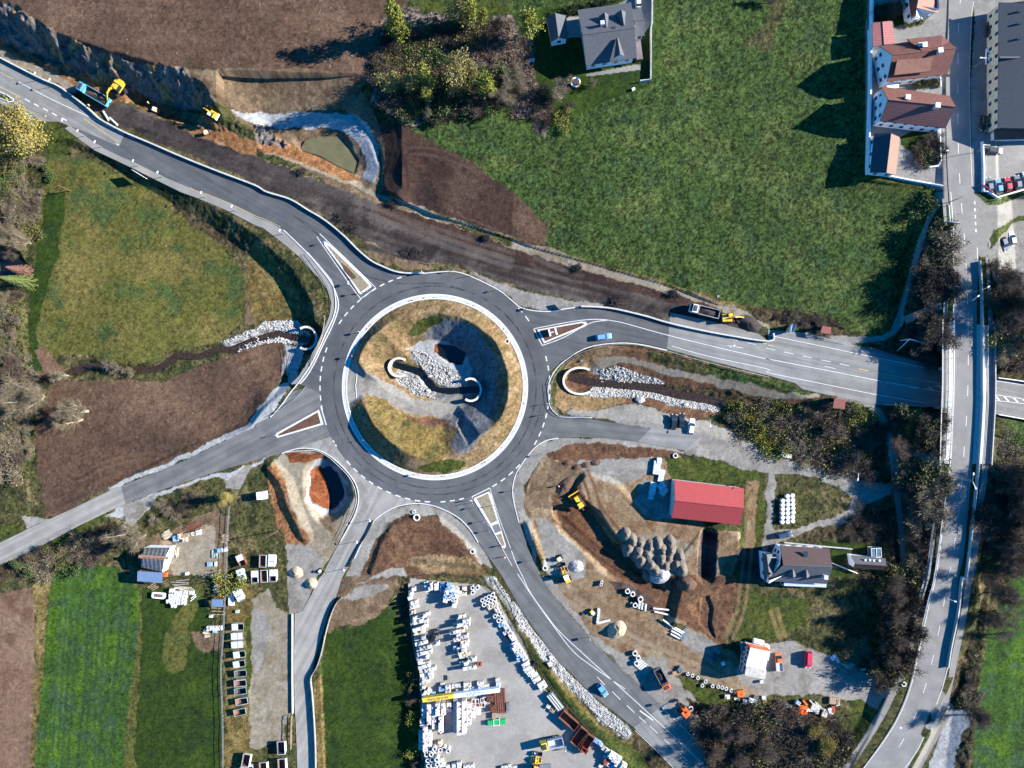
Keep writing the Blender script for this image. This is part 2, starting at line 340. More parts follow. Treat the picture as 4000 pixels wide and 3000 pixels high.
# flatten below carriageways; nearness mask keeps them smooth
near=np.full(GX.shape,9.0)
def flat(poly,z0=0.0):
    w=_wp(poly); s=_win(w,3); X,Y=GX[s],GY[s]
    d,_=dline([(a,b,0) for a,b,_ in w],X,Y,True); d=np.where(inside(w,X,Y),0,d)
    near[s]=np.minimum(near[s],d)
    g=GZ[s]; g=np.where(d <= .25,z0-.06,g); g=np.where((d > .25) & (d < 2.2) & (g > z0-.06),z0-.06+(g-z0+.06)*(d-.25)/1.95,g); GZ[s]=g
flat(circ(405,0,360))
_isl=np.hypot(GX-RCW[0],GY-RCW[1]) < 26.6
GZ[_isl]=GZ0[_isl]; near[_isl]=9
for nm,pl,z,mk in ROADS:
    if pl:
        keep=GZ[_isl].copy(); kn=near[_isl].copy(); flat(pl); GZ[_isl]=keep; near[_isl]=kn
_r=np.hypot(GX-RCW[0],GY-RCW[1]); _m=(_r > 26.6) & (_r < 34.1); GZ[_m]=-.06; near[_m]=0
_d,_z=dline(_wp(BRC),GX,GY); _m=(_d < 8.4) & (_z > 1) & (GZ > .8); near[_m]=0; _m=_d < 7.8; GZ[_m]=np.minimum(GZ[_m],_z[_m]-.02)

# ---------------------------------------------------------------- ground cover, painted per zone
A=2.5
TY={  # name: three tones (as seen sunlit), patch size, grain, bump height
 'meadow': ((72,94,46),(90,106,56),(66,90,52),7,.8,.14),
 'lawn': ((60,82,30),(72,94,36),(50,74,36),7,.36,.08),
 'crop': ((74,108,44),(92,126,38),(74,104,66),6,.4,.09),
 'pasture': ((112,112,56),(134,124,70),(86,104,58),11,.4,.08),
 'rough': ((92,92,56),(128,116,82),(66,74,46),5,.60,.22),
 'drygrass': ((138,118,70),(160,140,90),(104,100,56),4,.42,.13),
 'verge': ((84,96,42),(102,106,52),(66,82,46),3,.45,.1),
 'soil': ((116,92,76),(132,106,88),(100,80,66),12,.3,.1),
 'soil_pale': ((150,120,100),(164,134,112),(134,104,86),9,.22,.08),
 'soil_dark': ((86,66,58),(98,78,68),(72,56,52),10,.3,.08),
 'blackdirt': ((86,78,76),(112,102,96),(62,56,56),7,.25,.06),
 'tan': ((142,120,96),(166,142,112),(118,98,78),4,.25,.13),
 'orange': ((170,122,82),(196,152,112),(140,98,66),3,.35,.22),
 'cliff': ((140,130,122),(204,150,98),(116,116,116),4.5,.45,.95),
 'belt': ((126,94,72),(144,110,84),(104,78,62),4,.34,.13),
 'sitedirt': ((166,140,110),(190,168,138),(144,114,86),5,.25,.1),
 'berm': ((164,136,98),(186,158,120),(138,122,80),4,.36,.14),
 'gravel': ((176,172,164),(192,188,180),(158,152,142),5,.16,.05),
 'gravelw': ((206,208,208),(220,222,220),(186,188,190),3,.2,.06),
 'graveltan': ((176,164,142),(190,180,160),(158,146,122),5,.18,.06),
 'riprap': ((188,188,182),(214,214,208),(128,126,120),1.2,.5,.3),
 'yard': ((198,194,186),(208,204,196),(186,182,174),9,.08,.0),
 'path': ((180,176,168),(190,186,178),(168,164,156),6,.08,.0),
 'concrete': ((178,176,170),(188,186,180),(166,162,156),4,.1,.0),
 'thicket': ((92,80,58),(112,100,72),(68,62,48),4,.6,.35),
 'reeds': ((128,116,104),(162,146,130),(84,78,76),2,.75,.4),
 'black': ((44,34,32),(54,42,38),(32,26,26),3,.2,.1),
 'rust': ((150,88,56),(168,104,68),(124,70,44),3,.3,.15),
 'slategravel': ((140,142,144),(156,156,156),(120,122,126),4,.28,.12),
}
TN=list(TY)
ZN=[  # painted in order
 ('meadow',D([(900,-200),(2500,-200),(2500,700),(1700,720),(1400,640),(1170,540),(860,250)])),
 ('soil',T(0,0,[(-300,-300),(-300,20),(80,40),(230,120),(400,230),(560,330),(800,420),(1000,480),(1170,545),(1400,560),(1700,590),(2212,600)])+T(1,0,[(300,585),(600,605),(750,660),(880,750),(1000,700),(1010,560),(1100,440),(1080,200),(1150,60),(1300,20),(1500,-10),(1600,-300)])),
 ('tan',T(0,0,[(1500,620),(2212,600),(2212,1400),(1500,1100)])+T(1,0,[(0,1300),(0,600),(750,650),(1110,1200),(1100,1659)])+T(1,1,[(1900,330),(800,60)])),
 ('cliff',T(0,0,[(-300,20),(80,40),(230,120),(400,230),(560,330),(800,420),(1000,480),(1170,545),(1400,560),(1600,590),(1720,740),(1850,880),(1750,960),(1450,930),(1150,800),(900,740),(600,640),(300,500),(0,380),(-300,240)])),
 ('tan',T(0,0,[(1600,590),(2212,600)])+T(1,0,[(300,585),(600,605),(750,660),(880,750),(1010,950),(1080,1150),(1110,1350),(1090,1560),(1030,1560),(1060,1250),(960,1050),(800,980),(560,960),(200,990),(-60,960)])+T(0,0,[(1950,950),(1850,880),(1700,720)])),
 ('orange',T(0,0,[(-300,220),(0,370),(300,490),(600,620),(860,690),(1000,760),(1150,790),(1400,900),(1750,1000),(1950,1100),(2212,1240),(2212,1350),(2000,1280),(1700,1180),(1400,1000),(1130,880),(900,900),(700,780),(400,640),(0,470),(-300,330)])),
 ('graveltan',T(0,0,[(-300,260),(0,420),(300,560),(500,650),(700,780),(620,820),(520,740),(380,680),(130,560),(0,490),(-300,340)])),
 ('blackdirt',T(0,0,[(760,880),(1000,890),(1200,920),(1330,990),(1700,1190),(2212,1350)])+T(1,0,[(60,1370),(400,1510),(800,1659)])+T(1,1,[(1050,90),(1500,230),(2212,480)])+T(2,1,[(0,490),(500,650),(1000,780),(1600,940),(2000,1100),(2130,1180),(2100,1220),(1370,1060),(1300,1110),(1200,1080),(800,970),(400,900),(0,800)])+T(1,1,[(1700,620),(1300,620),(1050,560),(900,420),(700,280),(400,80),(100,-20)])+T(0,0,[(1800,1400),(1300,1200),(1050,1090),(800,950)])),
 ('tan',T(1,1,[(820,380),(1000,430),(1250,560),(1600,640),(1800,680),(2212,830),(2212,930),(1870,700),(1450,670),(1250,660),(1050,600),(900,480)])+T(2,1,[(0,800),(60,990),(-60,900)])),
 ('gravel',T(2,1,[(0,830),(300,900),(450,930),(700,950),(820,985),(600,985),(400,1015),(200,1020),(60,980),(0,930)])+T(1,1,[(2212,920),(1900,720),(1870,690),(2212,830)])),
 ('soil_dark',T(2,1,[(0,490),(500,650),(1000,780),(1600,940),(1900,1060),(1400,960),(1000,860),(500,740),(0,610)])+T(1,1,[(2212,600),(1700,430),(1400,340),(1050,200),(1050,90),(1500,230),(2212,480)])),
 ('graveltan',T(1,0,[(0,1280),(200,1330),(500,1450),(900,1570),(1020,1659),(780,1650),(400,1500),(0,1350)])+T(1,1,[(800,0),(1020,0),(1350,90),(1550,180),(2212,400),(2212,480),(1600,260),(1150,110)])+T(2,1,[(0,410),(200,440),(500,540),(1000,700),(1350,800),(1700,900),(1950,1000),(2212,1150),(2212,1190),(1900,1070),(1600,940),(1000,780),(500,650),(0,490)])),
 ('orange',T(1,0,[(0,1240),(160,1150),(260,1220),(380,1280),(600,1390),(850,1510),(900,1580),(700,1530),(300,1370),(0,1290)])),
 ('gravelw',T(0,0,[(1980,960),(2212,960)])+T(1,0,[(200,980),(560,965),(800,985),(960,1060),(1060,1260),(1060,1480),(1040,1580),(920,1540),(960,1440),(900,1230),(760,1130),(560,1100),(200,1110),(0,1080)])),
 ('cliff',T(1,0,[(0,1090),(130,1100),(170,1180),(300,1250),(260,1280),(100,1250),(0,1240)])),
 ('soil_dark',T(1,0,[(1080,1090),(1280,1060),(1400,1150),(1600,1270),(1800,1380),(2050,1530),(2212,1659)])+T(2,1,[(60,60),(180,160),(300,280),(310,480),(200,470)])+T(1,1,[(2212,400),(1800,250),(1300,80),(1130,0)])+T(1,0,[(1110,1560),(1110,1300)])),
 ('soil',T(1,1,[(1330,0),(2212,380),(2212,0)])+T(2,1,[(0,0),(180,160),(300,300),(300,470),(0,400)])),
 ('drygrass',T(2,1,[(0,395),(250,490),(700,600),(1400,800),(1900,960),(2212,1050),(2212,1075),(1900,990),(1350,810),(700,620),(200,470),(0,420)])),
 ('thicket',T(2,1,[(2000,980),(2212,1000)])+T(3,1,[(0,1000),(250,1020),(450,1070),(620,1140),(700,1230),(520,1250),(300,1180),(0,1150),(-100,1100)])),
 # grove and gardens in the north
 ('reeds',T(1,0,[(1080,150),(1300,60),(1700,120),(2000,150),(2212,130),(2300,330),(2260,620),(2212,900),(1700,960),(1500,1050),(1350,1080),(1200,1000),(1000,900),(1000,700),(1100,440)])),
 ('verge',T(1,0,[(1400,60),(1450,-300),(2212,-300),(2212,120),(2000,130),(1700,110),(1420,130)])),
 ('drygrass',T(1,0,[(1330,1090),(1480,1030),(1700,960),(2000,890),(2212,860),(2212,900),(1960,950),(1700,1010),(1500,1060)])),
 ('lawn',T(2,0,[(200,80),(560,60),(1190,-50),(1205,700),(1060,790),(860,850),(700,920),(560,1000),(380,1080),(310,1000),(300,880),(200,700)])),
 ('reeds',T(2,0,[(0,400),(100,200),(180,350),(200,700),(290,830),(300,960),(260,1040),(330,1100),(300,1180),(180,1130),(180,1020),(0,1030)])),
 ('concrete',T(2,0,[(860,60),(1190,-100),(1210,200),(1150,280),(1060,250),(880,150)])),
 ('concrete',T(2,0,[(640,640),(1050,560),(1110,560),(1115,605),(1050,610),(650,662)])),
 ('yard',T(2,0,[(470,150),(580,140),(600,320),(480,330)])),
 ('rough',T(2,0,[(1850,-300),(2500,-300),(2212,450),(1980,380)])+T(3,0,[(0,200),(0,-300)])),
 # village
 ('concrete',T(3,0,[(855,0),(1600,-300),(1640,0),(1560,1659),(1450,1640),(1050,1540),(855,1500),(840,1200),(850,400)])),
 ('lawn',T(3,0,[(880,60),(1180,0),(1220,200),(1080,240),(1070,180),(900,200)])),
 ('lawn',T(3,0,[(1130,1180),(1480,1100),(1470,1400),(1330,1440),(1250,1340),(1150,1260)])),
 ('concrete',T(3,0,[(1740,-300),(2600,-300),(2600,1659),(1850,1659),(1760,1659),(1750,700),(1790,200)])),
 ('yard',T(3,0,[(1860,1260),(2600,1200),(2600,1520),(1960,1640),(1870,1600)])),
 ('verge',T(3,0,[(860,1520),(1050,1560),(1480,1640),(1480,1659)])+T(3,1,[(1420,100),(1350,290),(1300,280),(1360,100),(1300,0),(1100,0)])),
 # west
 ('rough',D([(-200,190),(0,225),(80,245),(150,270),(240,330),(120,330),(90,420),(60,640),(40,800),(60,870),(90,900),(60,1120),(-200,1250)])),
 ('verge',T(0,0,[(250,1050),(500,1060),(680,1190),(600,1290),(640,1450),(560,1659),(380,1659),(460,1400),(420,1250),(300,1100)])),
 ('rough',T(0,0,[(600,1300),(900,1290),(1150,1420),(1500,1600),(1560,1659),(800,1659),(620,1450)])+T(0,1,[(2212,300),(2212,500),(2000,400),(1500,130),(1250,0),(800,0),(700,-50)])),
 ('pasture',D([(100,330),(180,340),(270,380),(340,410),(420,480),(500,555),(525,580),(528,620),(526,700),(500,710),(470,740),(400,750),(360,760),(330,785),(260,780),(180,765),(90,770),(62,720),(70,600),(85,430)])),
 ('lawn',T(0,1,[(400,0),(560,0),(520,500),(300,1200),(380,1560),(230,1500),(250,900),(310,500)])),
 ('soil_pale',T(0,1,[(300,1370),(380,1330),(500,1480),(620,1580),(500,1640),(200,1640),(180,1590),(380,1560)])),
 ('tan',D([(526,575),(560,560),(610,620),(625,690),(600,700),(530,700)])),
 ('thicket',T(0,1,[(1500,100),(1750,250),(2212,460),(2212,560),(2000,500),(1750,330),(1500,180)])),
 ('drygrass',T(1,1,[(0,280),(130,330),(280,460),(380,600),(400,800),(380,1000),(340,1100),(200,1110),(0,1180),(-60,1000),(-100,800),(-60,600)])),
 ('rough',T(1,1,[(-50,250),(60,270),(230,430),(400,640),(560,860),(590,1000),(570,1150),(420,1130),(390,1000),(370,850),(250,700),(100,500),(0,400)])),
 ('riprap',T(0,1,[(1900,1290),(2050,1240),(2212,1180)])+T(1,1,[(60,1120),(360,1110),(420,1200),(480,1250),(440,1330),(300,1310),(150,1290),(0,1320)])+T(0,1,[(2100,1360),(1980,1380)])),
 ('soil',T(1,1,[(0,1320),(150,1290),(250,1310),(270,1500),(200,1659)])+T(1,2,[(130,90),(0,200)])+T(0,2,[(2212,230),(2140,330),(1850,500),(1500,640),(1200,770),(930,900),(720,990),(560,1110),(400,1130),(350,1000),(330,700),(290,400),(400,150),(440,0)])+T(0,1,[(460,1640),(900,1620),(1400,1640),(1750,1500),(2212,1320)])),
 ('gravelw',T(1,1,[(250,1310),(380,1340),(400,1450),(360,1580),(320,1659),(200,1659),(270,1500)])+T(1,2,[(290,20),(200,170),(120,290),(0,350)])+T(0,2,[(2212,375),(1900,510),(1400,735),(960,920),(940,890),(1300,730),(1700,560),(2150,340),(2212,240)])+T(1,2,[(0,220),(120,90),(220,0)])),
 ('gravelw',T(1,2,[(110,620),(0,690)])+T(0,2,[(2212,690),(1800,790),(1400,920),(1060,1050),(940,1150),(1100,1150),(1000,1300),(1080,1310),(1290,1080),(1360,960),(1700,850),(1900,800),(2000,850),(2060,880),(2140,740),(2212,720)])),
 ('gravel',T(0,2,[(1940,830),(2140,700),(2212,680),(2150,760),(2060,920),(1950,900)])),
 ('gravel',T(0,2,[(180,1120),(420,1160),(230,1260)])),
 ('verge',T(0,2,[(-300,1500),(0,1370),(210,1270),(150,1200),(-300,1300)])),
 ('verge',T(0,2,[(200,1480),(700,1220),(930,1140),(940,1160),(480,1400),(250,1500)])),
 ('thicket',T(0,2,[(-300,1700),(0,1570),(200,1500),(480,1400),(1000,1180),(1100,1320),(850,1450),(600,1560),(440,1620),(100,1659),(-300,1900)])),
 ('rough',T(0,2,[(1290,1090),(1420,950),(1900,820),(1950,960),(1850,1080),(1600,1150),(1480,1230),(1280,1250)])),
 ('gravel',T(0,2,[(1000,1310),(1080,1310),(1300,1060),(1340,970),(1060,1040),(1090,1180)])),
 ('tan',T(0,2,[(1440,1300),(1700,1150),(1900,1100),(1970,1150),(1960,1659),(1250,1659),(1280,1300)])),
 ('graveltan',T(0,2,[(1560,1300),(1850,1200),(1900,1659),(1480,1659),(1480,1420)])),
 ('rough',T(0,2,[(2000,1000),(2212,900)])+T(1,2,[(60,900),(160,1200),(270,1400),(270,1659),(0,1659)])+T(0,2,[(1960,1659)])),
 # fields bottom left
 ('soil_pale',T(0,3,[(-300,200),(-300,2000),(262,2000),(265,1659),(290,1000),(305,500),(280,100)])),
 ('drygrass',T(0,3,[(280,100),(305,500),(290,1000),(265,1659),(300,1659),(330,1200),(400,500),(430,0),(360,0)])),
 ('crop',T(0,2,[(480,1640),(700,1560),(1040,1580),(1040,1659)])+T(0,3,[(1040,0),(1200,100),(1200,400),(1160,800),(1100,1200),(1070,2000),(290,2000),(300,1659),(370,800),(430,100),(460,0)])),
 ('pasture',T(0,3,[(1200,100),(1230,400),(1200,800),(1170,1300),(1160,2000),(1070,2000),(1090,1300),(1160,800),(1200,400)])),
 ('lawn',T(0,3,[(1220,100),(1700,100),(1900,600),(1930,900),(1920,2000),(1160,2000),(1170,1300),(1210,700)])),
 ('pasture',T(0,3,[(1420,520),(1600,200),(1740,60),(1790,100),(1650,400),(1600,800),(1480,850),(1400,750)])),
 ('tan',T(0,3,[(1650,480),(1930,480),(1900,640),(1760,660),(1670,560)])),
 ('drygrass',T(0,3,[(1960,100),(2212,100),(2180,300),(2160,2000),(1940,2000)])),
 ('verge',T(0,3,[(2120,350),(2180,350),(2170,1100),(2120,1100)])),
 ('graveltan',T(0,3,[(2180,200),(2212,150)])+T(1,3,[(120,100),(290,330),(315,500),(310,1150),(260,1280),(240,1380),(60,1520),(0,1520)])+T(0,3,[(2150,1480),(2160,1000)])),
 ('gravel',T(1,3,[(0,260),(110,400),(120,480),(60,700),(0,860),(-30,860),(-30,300)])),
 ('rough',T(1,3,[(-60,40),(60,60),(200,60),(230,200),(290,330),(200,300),(110,100),(0,200)])),
 ('rough',T(1,3,[(-30,1530),(250,1380),(280,1280),(330,1200),(350,1659),(360,2000),(-60,2000)])),
 # south triangle, pit and mounds
 ('graveltan',T(1,2,[(225,600),(480,560),(700,680),(860,900),(870,1030),(780,1250),(700,1400),(590,1600),(560,1659),(480,1659),(450,1500),(280,1400),(150,1000),(110,700)])),
 ('gravel',T(1,2,[(270,1400),(430,1370),(570,1500),(560,1659),(270,1659)])+T(1,3,[(540,0),(400,300),(290,320),(280,0)])),
 ('orange',T(1,2,[(80,730),(150,690),(240,830),(300,1080),(460,1340),(440,1400),(280,1390),(180,1200),(140,1000),(90,850)])),
 ('rust',T(1,2,[(250,600),(500,590),(620,600),(600,650),(480,680),(300,670)])),
 ('gravelw',T(1,2,[(500,660),(600,650),(700,730),(790,860),(800,960),(730,1090),(560,1130),(440,1020),(430,900),(460,760)])),
 ('rust',T(1,2,[(500,720),(560,700),(700,770),(770,900),(760,980),(690,1070),(620,1090),(480,1020),(455,900),(475,780)])),
 ('tan',T(1,2,[(540,1150),(690,1130),(670,1320),(600,1260)])),
 ('gravel',T(1,2,[(1380,1026),(1620,1078),(1850,1255),(1925,1370),(2000,1480),(2040,1600),(1930,1560),(1850,1440),(1700,1270),(1560,1150),(1350,1130),(1160,1200),(1060,1330),(980,1480),(900,1659),(760,1659),(830,1510),(1010,1185),(1130,1092)])),
 ('belt',T(1,2,[(1180,1180),(1350,1140),(1560,1160),(1720,1290),(1860,1450),(1960,1600),(2030,1659),(900,1659),(990,1480),(1060,1350)])),
 ('berm',T(1,2,[(1300,1500),(1600,1480),(1850,1500),(1980,1640),(1500,1640),(1300,1560)])),
 ('tan',T(1,3,[(860,0),(1240,0),(1130,250),(1080,330),(930,430),(800,400),(650,480),(600,500),(640,300),(700,190),(740,20)])),
 ('gravel',T(1,3,[(700,100),(860,60),(1000,70),(1150,60),(1150,100),(980,180),(840,210),(740,180)])+T(1,2,[(1120,1600),(1280,1570),(1290,1659),(1120,1659)])),
 ('drygrass',T(1,3,[(560,860),(500,900),(520,1400),(530,2000),(620,2000),(590,1300),(570,1000)])),
 ('lawn',T(1,3,[(600,500),(660,480),(930,430),(1080,320),(1240,250),(1340,500),(1400,760),(1420,1100),(1450,1659),(1450,2000),(620,2000),(590,1200),(570,850)])),
 ('thicket',T(1,3,[(1240,0),(1320,0),(1340,500),(1400,800),(1430,1100),(1400,1100),(1310,600),(1220,300)])),
 # stone yard
 ('yard',T(1,3,[(1330,20),(1640,50),(1950,80),(2060,150),(2150,320),(2300,560)])+T(2,3,[(120,500),(210,620),(330,740),(410,800),(550,952),(800,1250),(-300,1250)],1.27)+T(1,3,[(1440,2000),(1420,1200),(1400,700),(1340,400)])),
 ('drygrass',T(1,3,[(1340,-20),(1600,-30),(1900,-20),(2040,60),(2120,150),(2212,400)])+T(2,3,[(0,190),(100,380),(200,540),(330,700),(420,790),(560,952),(560,1200),(900,1200),(800,1000),(600,820),(500,800),(350,640),(180,440),(60,260),(0,150)],1.27)+T(1,3,[(2100,60),(2000,-10),(1800,-40)])),
 ('verge',T(2,3,[(60,310),(150,420),(250,560),(360,680),(480,790),(600,840),(780,1000),(700,1100),(500,900),(330,720),(200,560),(100,430)],1.27)),
 ('riprap',T(1,3,[(1960,0),(2060,20),(2212,260)])+T(2,3,[(0,110),(100,260),(230,430),(410,610),(540,720),(595,780),(570,812),(450,730),(300,570),(150,420),(60,280),(0,190)],1.27)),
 ('thicket',T(2,3,[(610,765),(800,950),(1000,1200),(900,1200),(740,1000),(600,850)],1.27)),
 # construction site
 ('gravel',T(2,2,[(400,468),(800,470),(1100,500),(1500,580),(1480,600),(1100,560),(700,500),(450,540),(300,610),(180,750),(110,880),(120,1100),(200,1250),(170,1300),(230,1659),(140,1400),(60,1190),(10,1000),(5,870),(50,740),(170,574),(290,490)])),
 ('sitedirt',T(2,2,[(300,610),(450,540),(700,500),(1100,560),(1400,590),(1500,640),(1700,900),(1640,1260),(1960,1290),(1960,1500),(1900,1659)])+T(2,3,[(1100,0),(1110,150),(1060,330),(1000,350),(860,250),(640,180),(520,120),(400,60),(180,0)],1.27)+T(2,2,[(300,1620),(180,1300),(120,1000),(160,800)])),
 ('belt',T(2,2,[(300,610),(450,540),(620,500),(900,530),(1200,560),(1400,590),(1420,640),(1250,640),(1000,640),(760,660),(560,720),(440,690),(330,640)])),
 ('gravel',T(2,2,[(560,680),(720,640),(900,650),(1200,640),(1250,740),(1100,830),(950,880),(700,800),(580,740)])),
 ('tan',T(2,2,[(160,850),(300,660),(560,720),(600,860),(420,960),(340,980),(360,1100),(200,1060),(150,950)])),
 ('gravel',T(2,2,[(1060,1050),(1100,880),(1170,830),(1400,840),(1400,1160),(1260,1180),(1180,1140)])),
 ('belt',T(2,2,[(340,960),(560,820),(640,1000),(700,1100),(870,1360),(1000,1480),(1180,1659),(1280,1760),(1050,1760),(850,1640),(650,1450),(430,1250),(350,1080)])),
 ('gravel',T(2,2,[(200,1150),(300,1180),(420,1280),(600,1420),(640,1500),(640,1659),(500,1700),(300,1650),(280,1500)])),
 ('blackdirt',T(2,2,[(1640,1260),(1790,1280),(1780,1480),(1760,1659),(1600,1659),(1620,1400)])),  # shade of the trench, painted into the ground colour
 ('graveltan',T(2,2,[(930,1220),(980,1300),(1330,1320),(1600,1420),(1500,1500),(1490,1659),(1180,1640),(1000,1430)])),
 ('belt',T(2,3,[(500,0),(1130,0),(1110,150),(1050,340),(1010,340),(960,290),(780,190),(640,130),(540,40)],1.27)),
 ('sitedirt',T(2,3,[(180,0),(260,0),(440,60),(560,110),(700,190),(800,260),(1000,320),(1100,380),(1200,560),(1269,580),(1269,620),(1100,590),(900,480),(740,500),(700,560),(560,480),(420,340),(280,180)],1.27)),
 ('gravel',T(2,3,[(135,0),(230,130),(390,310),(560,480),(745,645),(700,640),(820,720),(950,830),(930,640),(860,540),(800,480),(740,400),(560,400),(400,300),(270,130),(200,20)],1.27)),
 ('blackdirt',T(2,3,[(480,30),(560,20),(700,120),(700,180),(600,160),(540,90)],1.27)),
 ('gravel',T(2,3,[(860,250),(1000,320),(1030,370),(1000,430),(900,380),(840,320)],1.27)),
 ('gravel',T(3,3,[(0,320),(60,315),(170,345),(260,380),(420,440),(500,500),(610,540),(570,620),(545,665),(480,630),(380,610),(260,590),(150,590),(0,590),(-100,560),(-170,470),(-50,420)],1.27)),
 # right of the roundabout: brook banks
 ('belt',T(2,1,[(420,1560),(560,1430),(700,1340),(900,1320),(1200,1350),(1700,1480),(2212,1610)])+T(3,2,[(200,30),(450,90),(500,120),(300,200),(0,120)])+T(2,2,[(2212,260),(1800,240),(1700,300),(1550,300),(1300,240),(1100,180),(960,180),(740,230),(600,240),(500,210),(440,240),(390,180),(385,30)])),
 ('berm',T(2,1,[(420,1560),(560,1430),(700,1350),(870,1330),(860,1400),(740,1480),(660,1530),(520,1560),(450,1640)])+T(2,2,[(480,60),(700,110),(1000,120),(960,180),(740,230),(600,240),(500,210),(440,240),(390,180),(385,30),(400,-60)])),
 ('meadow',T(2,1,[(1680,1480),(2212,1620)])+T(3,2,[(250,30),(440,80),(300,90),(0,40)])+T(2,1,[(2212,1690),(1960,1659),(1660,1580)])),
 ('rough',T(2,1,[(1180,1370),(1700,1490),(1660,1600),(1500,1560),(1180,1440)])),
 ('graveltan',T(2,1,[(700,1500),(780,1440),(900,1420),(1100,1450),(1500,1540),(1800,1620),(2100,1659)])+T(2,2,[(2212,60)])+T(3,2,[(100,80),(450,85),(455,125),(200,135),(0,130),(-400,30),(-700,-60)])+T(2,1,[(1350,1580),(1100,1500),(900,1480),(800,1500),(740,1560),(700,1560)])),
 ('thicket',T(2,2,[(1180,0),(1350,0),(1600,30),(1900,60),(2212,150)])+T(3,2,[(300,180),(560,200),(700,190),(850,240),(950,350),(1000,480),(1050,700),(1050,830),(900,840),(820,780),(640,750),(300,660),(150,600),(0,560)])+T(2,2,[(2212,600),(2100,500),(1900,400),(1750,320),(1850,230),(1600,110),(1350,70)])),
 ('riprap',T(2,1,[(640,1520),(720,1510),(760,1540),(900,1500),(1100,1570),(1300,1640),(1340,1659),(760,1659),(750,1560),(640,1560)])+T(2,2,[(1350,30),(1100,0),(850,0),(700,0),(700,80),(640,90),(700,115),(1000,115),(1180,120),(1300,160),(1480,200),(1680,240),(1800,240),(1800,190),(1600,130),(1480,130),(1260,70),(1200,40)])),
 ('gravel',T(2,2,[(500,215),(740,235),(980,180),(1100,185),(1300,245),(1550,300),(1700,330),(1900,410),(2100,500),(2212,620),(2212,780),(2150,760),(1900,700),(1700,640),(1500,600),(1480,420),(1200,390),(700,300),(450,250)])),
 ('gravel',T(3,2,[(-100,520),(0,600),(200,650),(400,720),(650,790),(870,850),(1060,850),(1070,960),(900,1010),(780,1110),(640,1200),(400,1260),(190,1320),(80,1370),(0,1400),(-30,1700),(-80,1659),(-20,1200),(-10,900),(20,790),(-200,720)])),
 ('verge',T(2,2,[(1320,640),(1500,630),(1700,640),(1900,700),(2150,780),(2170,850),(2170,1300),(2150,1430),(1960,1430),(1960,1270),(2010,1100),(2010,880),(1400,830),(1340,740)])),
 ('sitedirt',T(2,2,[(2050,850),(2130,850),(2090,1430),(2010,1430)])),
 ('rough',T(3,2,[(60,800),(250,780),(450,820),(620,900),(740,970),(700,1080),(560,1160),(300,1240),(60,1260),(40,1100),(70,900)])),
 ('thicket',T(3,2,[(300,1300),(640,1210),(800,1100),(900,1010),(1080,980),(1160,1659),(1000,1659),(1020,1480),(970,1380),(700,1350),(200,1350)])),
 ('lawn',T(3,2,[(450,1360),(860,1350),(860,1400),(730,1480),(560,1600),(780,1659),(530,1659),(540,1500)])),
 ('rough',D([(1605,1280),(1790,1275),(1920,1255),(1935,1330),(1960,1400),(1940,1440),(1880,1450),(1800,1420),(1700,1385),(1640,1390),(1590,1400),(1560,1400)])),
 ('verge',D([(1610,1280),(1700,1290),(1750,1300),(1740,1350),(1660,1380),(1590,1390)])),
 ('blackdirt',D([(1592,1185),(1650,1185),(1650,1265),(1600,1265)])),
 # bridge surroundings
 ('thicket',T(3,1,[(1480,100),(1500,300),(1530,700),(1500,1000),(1510,1500),(1300,1480),(1000,1400),(850,1340),(1100,1200),(1180,1050),(1250,700),(1380,300)])),
 ('thicket',T(3,2,[(1000,220),(1500,220),(1490,600),(1480,800),(1420,1200),(1370,1659),(1200,1659),(1130,900),(1080,700),(1050,400)])+T(3,3,[]) if False else T(3,2,[(1000,220),(1500,220),(1480,800),(1420,1200),(1370,1659),(1200,1659),(1130,900),(1080,700),(1050,400)])),
 ('thicket',T(3,3,[(440,0),(670,0),(690,200),(690,320),(650,460),(610,540),(540,500),(520,380),(560,200)],1.27)),
 ('rough',T(3,3,[(690,0),(770,0),(740,130),(715,215)],1.27)),
 ('gravel',T(3,1,[(1880,400),(1960,250),(2100,180),(2400,100),(2400,1500),(2212,1480),(2100,1300),(1990,900),(1900,550)])),
 ('verge',T(3,1,[(1900,420),(1950,320),(2212,190),(2400,110),(2400,180),(2100,290),(1990,380),(1920,520)])),
 ('verge',T(3,0,[(1850,1659),(1860,1640),(1960,1640),(2400,1590)])+T(3,1,[(2400,-60),(2212,0),(1950,90),(1880,60),(1850,0)])),
 ('thicket',T(3,1,[(1900,560),(1990,900),(2080,1200),(2200,1480),(2400,1500),(2400,1640),(1950,1560),(1940,900)])),
 ('rough',T(3,2,[(1950,280),(2400,340),(2400,2400),(1650,2400),(1780,1600),(1880,900),(1930,600)])),
 ('thicket',T(3,2,[(1900,700),(2400,600),(2400,1300),(2000,1400),(1800,1500),(1850,1100)])),
 ('meadow',T(3,2,[(2060,320),(2400,340),(2400,620),(2120,600)])),
 ('crop',T(3,3,[(1090,300),(1180,0),(1600,-60),(1600,1300),(1000,1300),(1020,900),(1040,600)],1.27)),
 ('thicket',T(3,3,[(990,280),(1040,420),(1030,640),(1000,660),(930,650),(890,640),(940,430)],1.27)),
 ('gravelw',T(3,3,[(780,745),(860,660),(940,655),(1020,680),(1010,720),(960,780),(920,960),(860,1100),(740,1100),(860,800)],1.27)),
 ('verge',T(3,3,[(690,960),(790,760),(830,750),(760,960)],1.27)),
 ('thicket',T(3,3,[(960,800),(1000,740),(1000,1000),(960,1200),(900,1100)],1.27)),
 # south east corner slope and grove
 ('rough',T(3,3,[(-100,610),(150,690),(300,700),(320,660),(400,610),(500,640),(560,680),(420,880),(330,1000),(280,1200),(-300,1200),(-200,900)],1.27)),
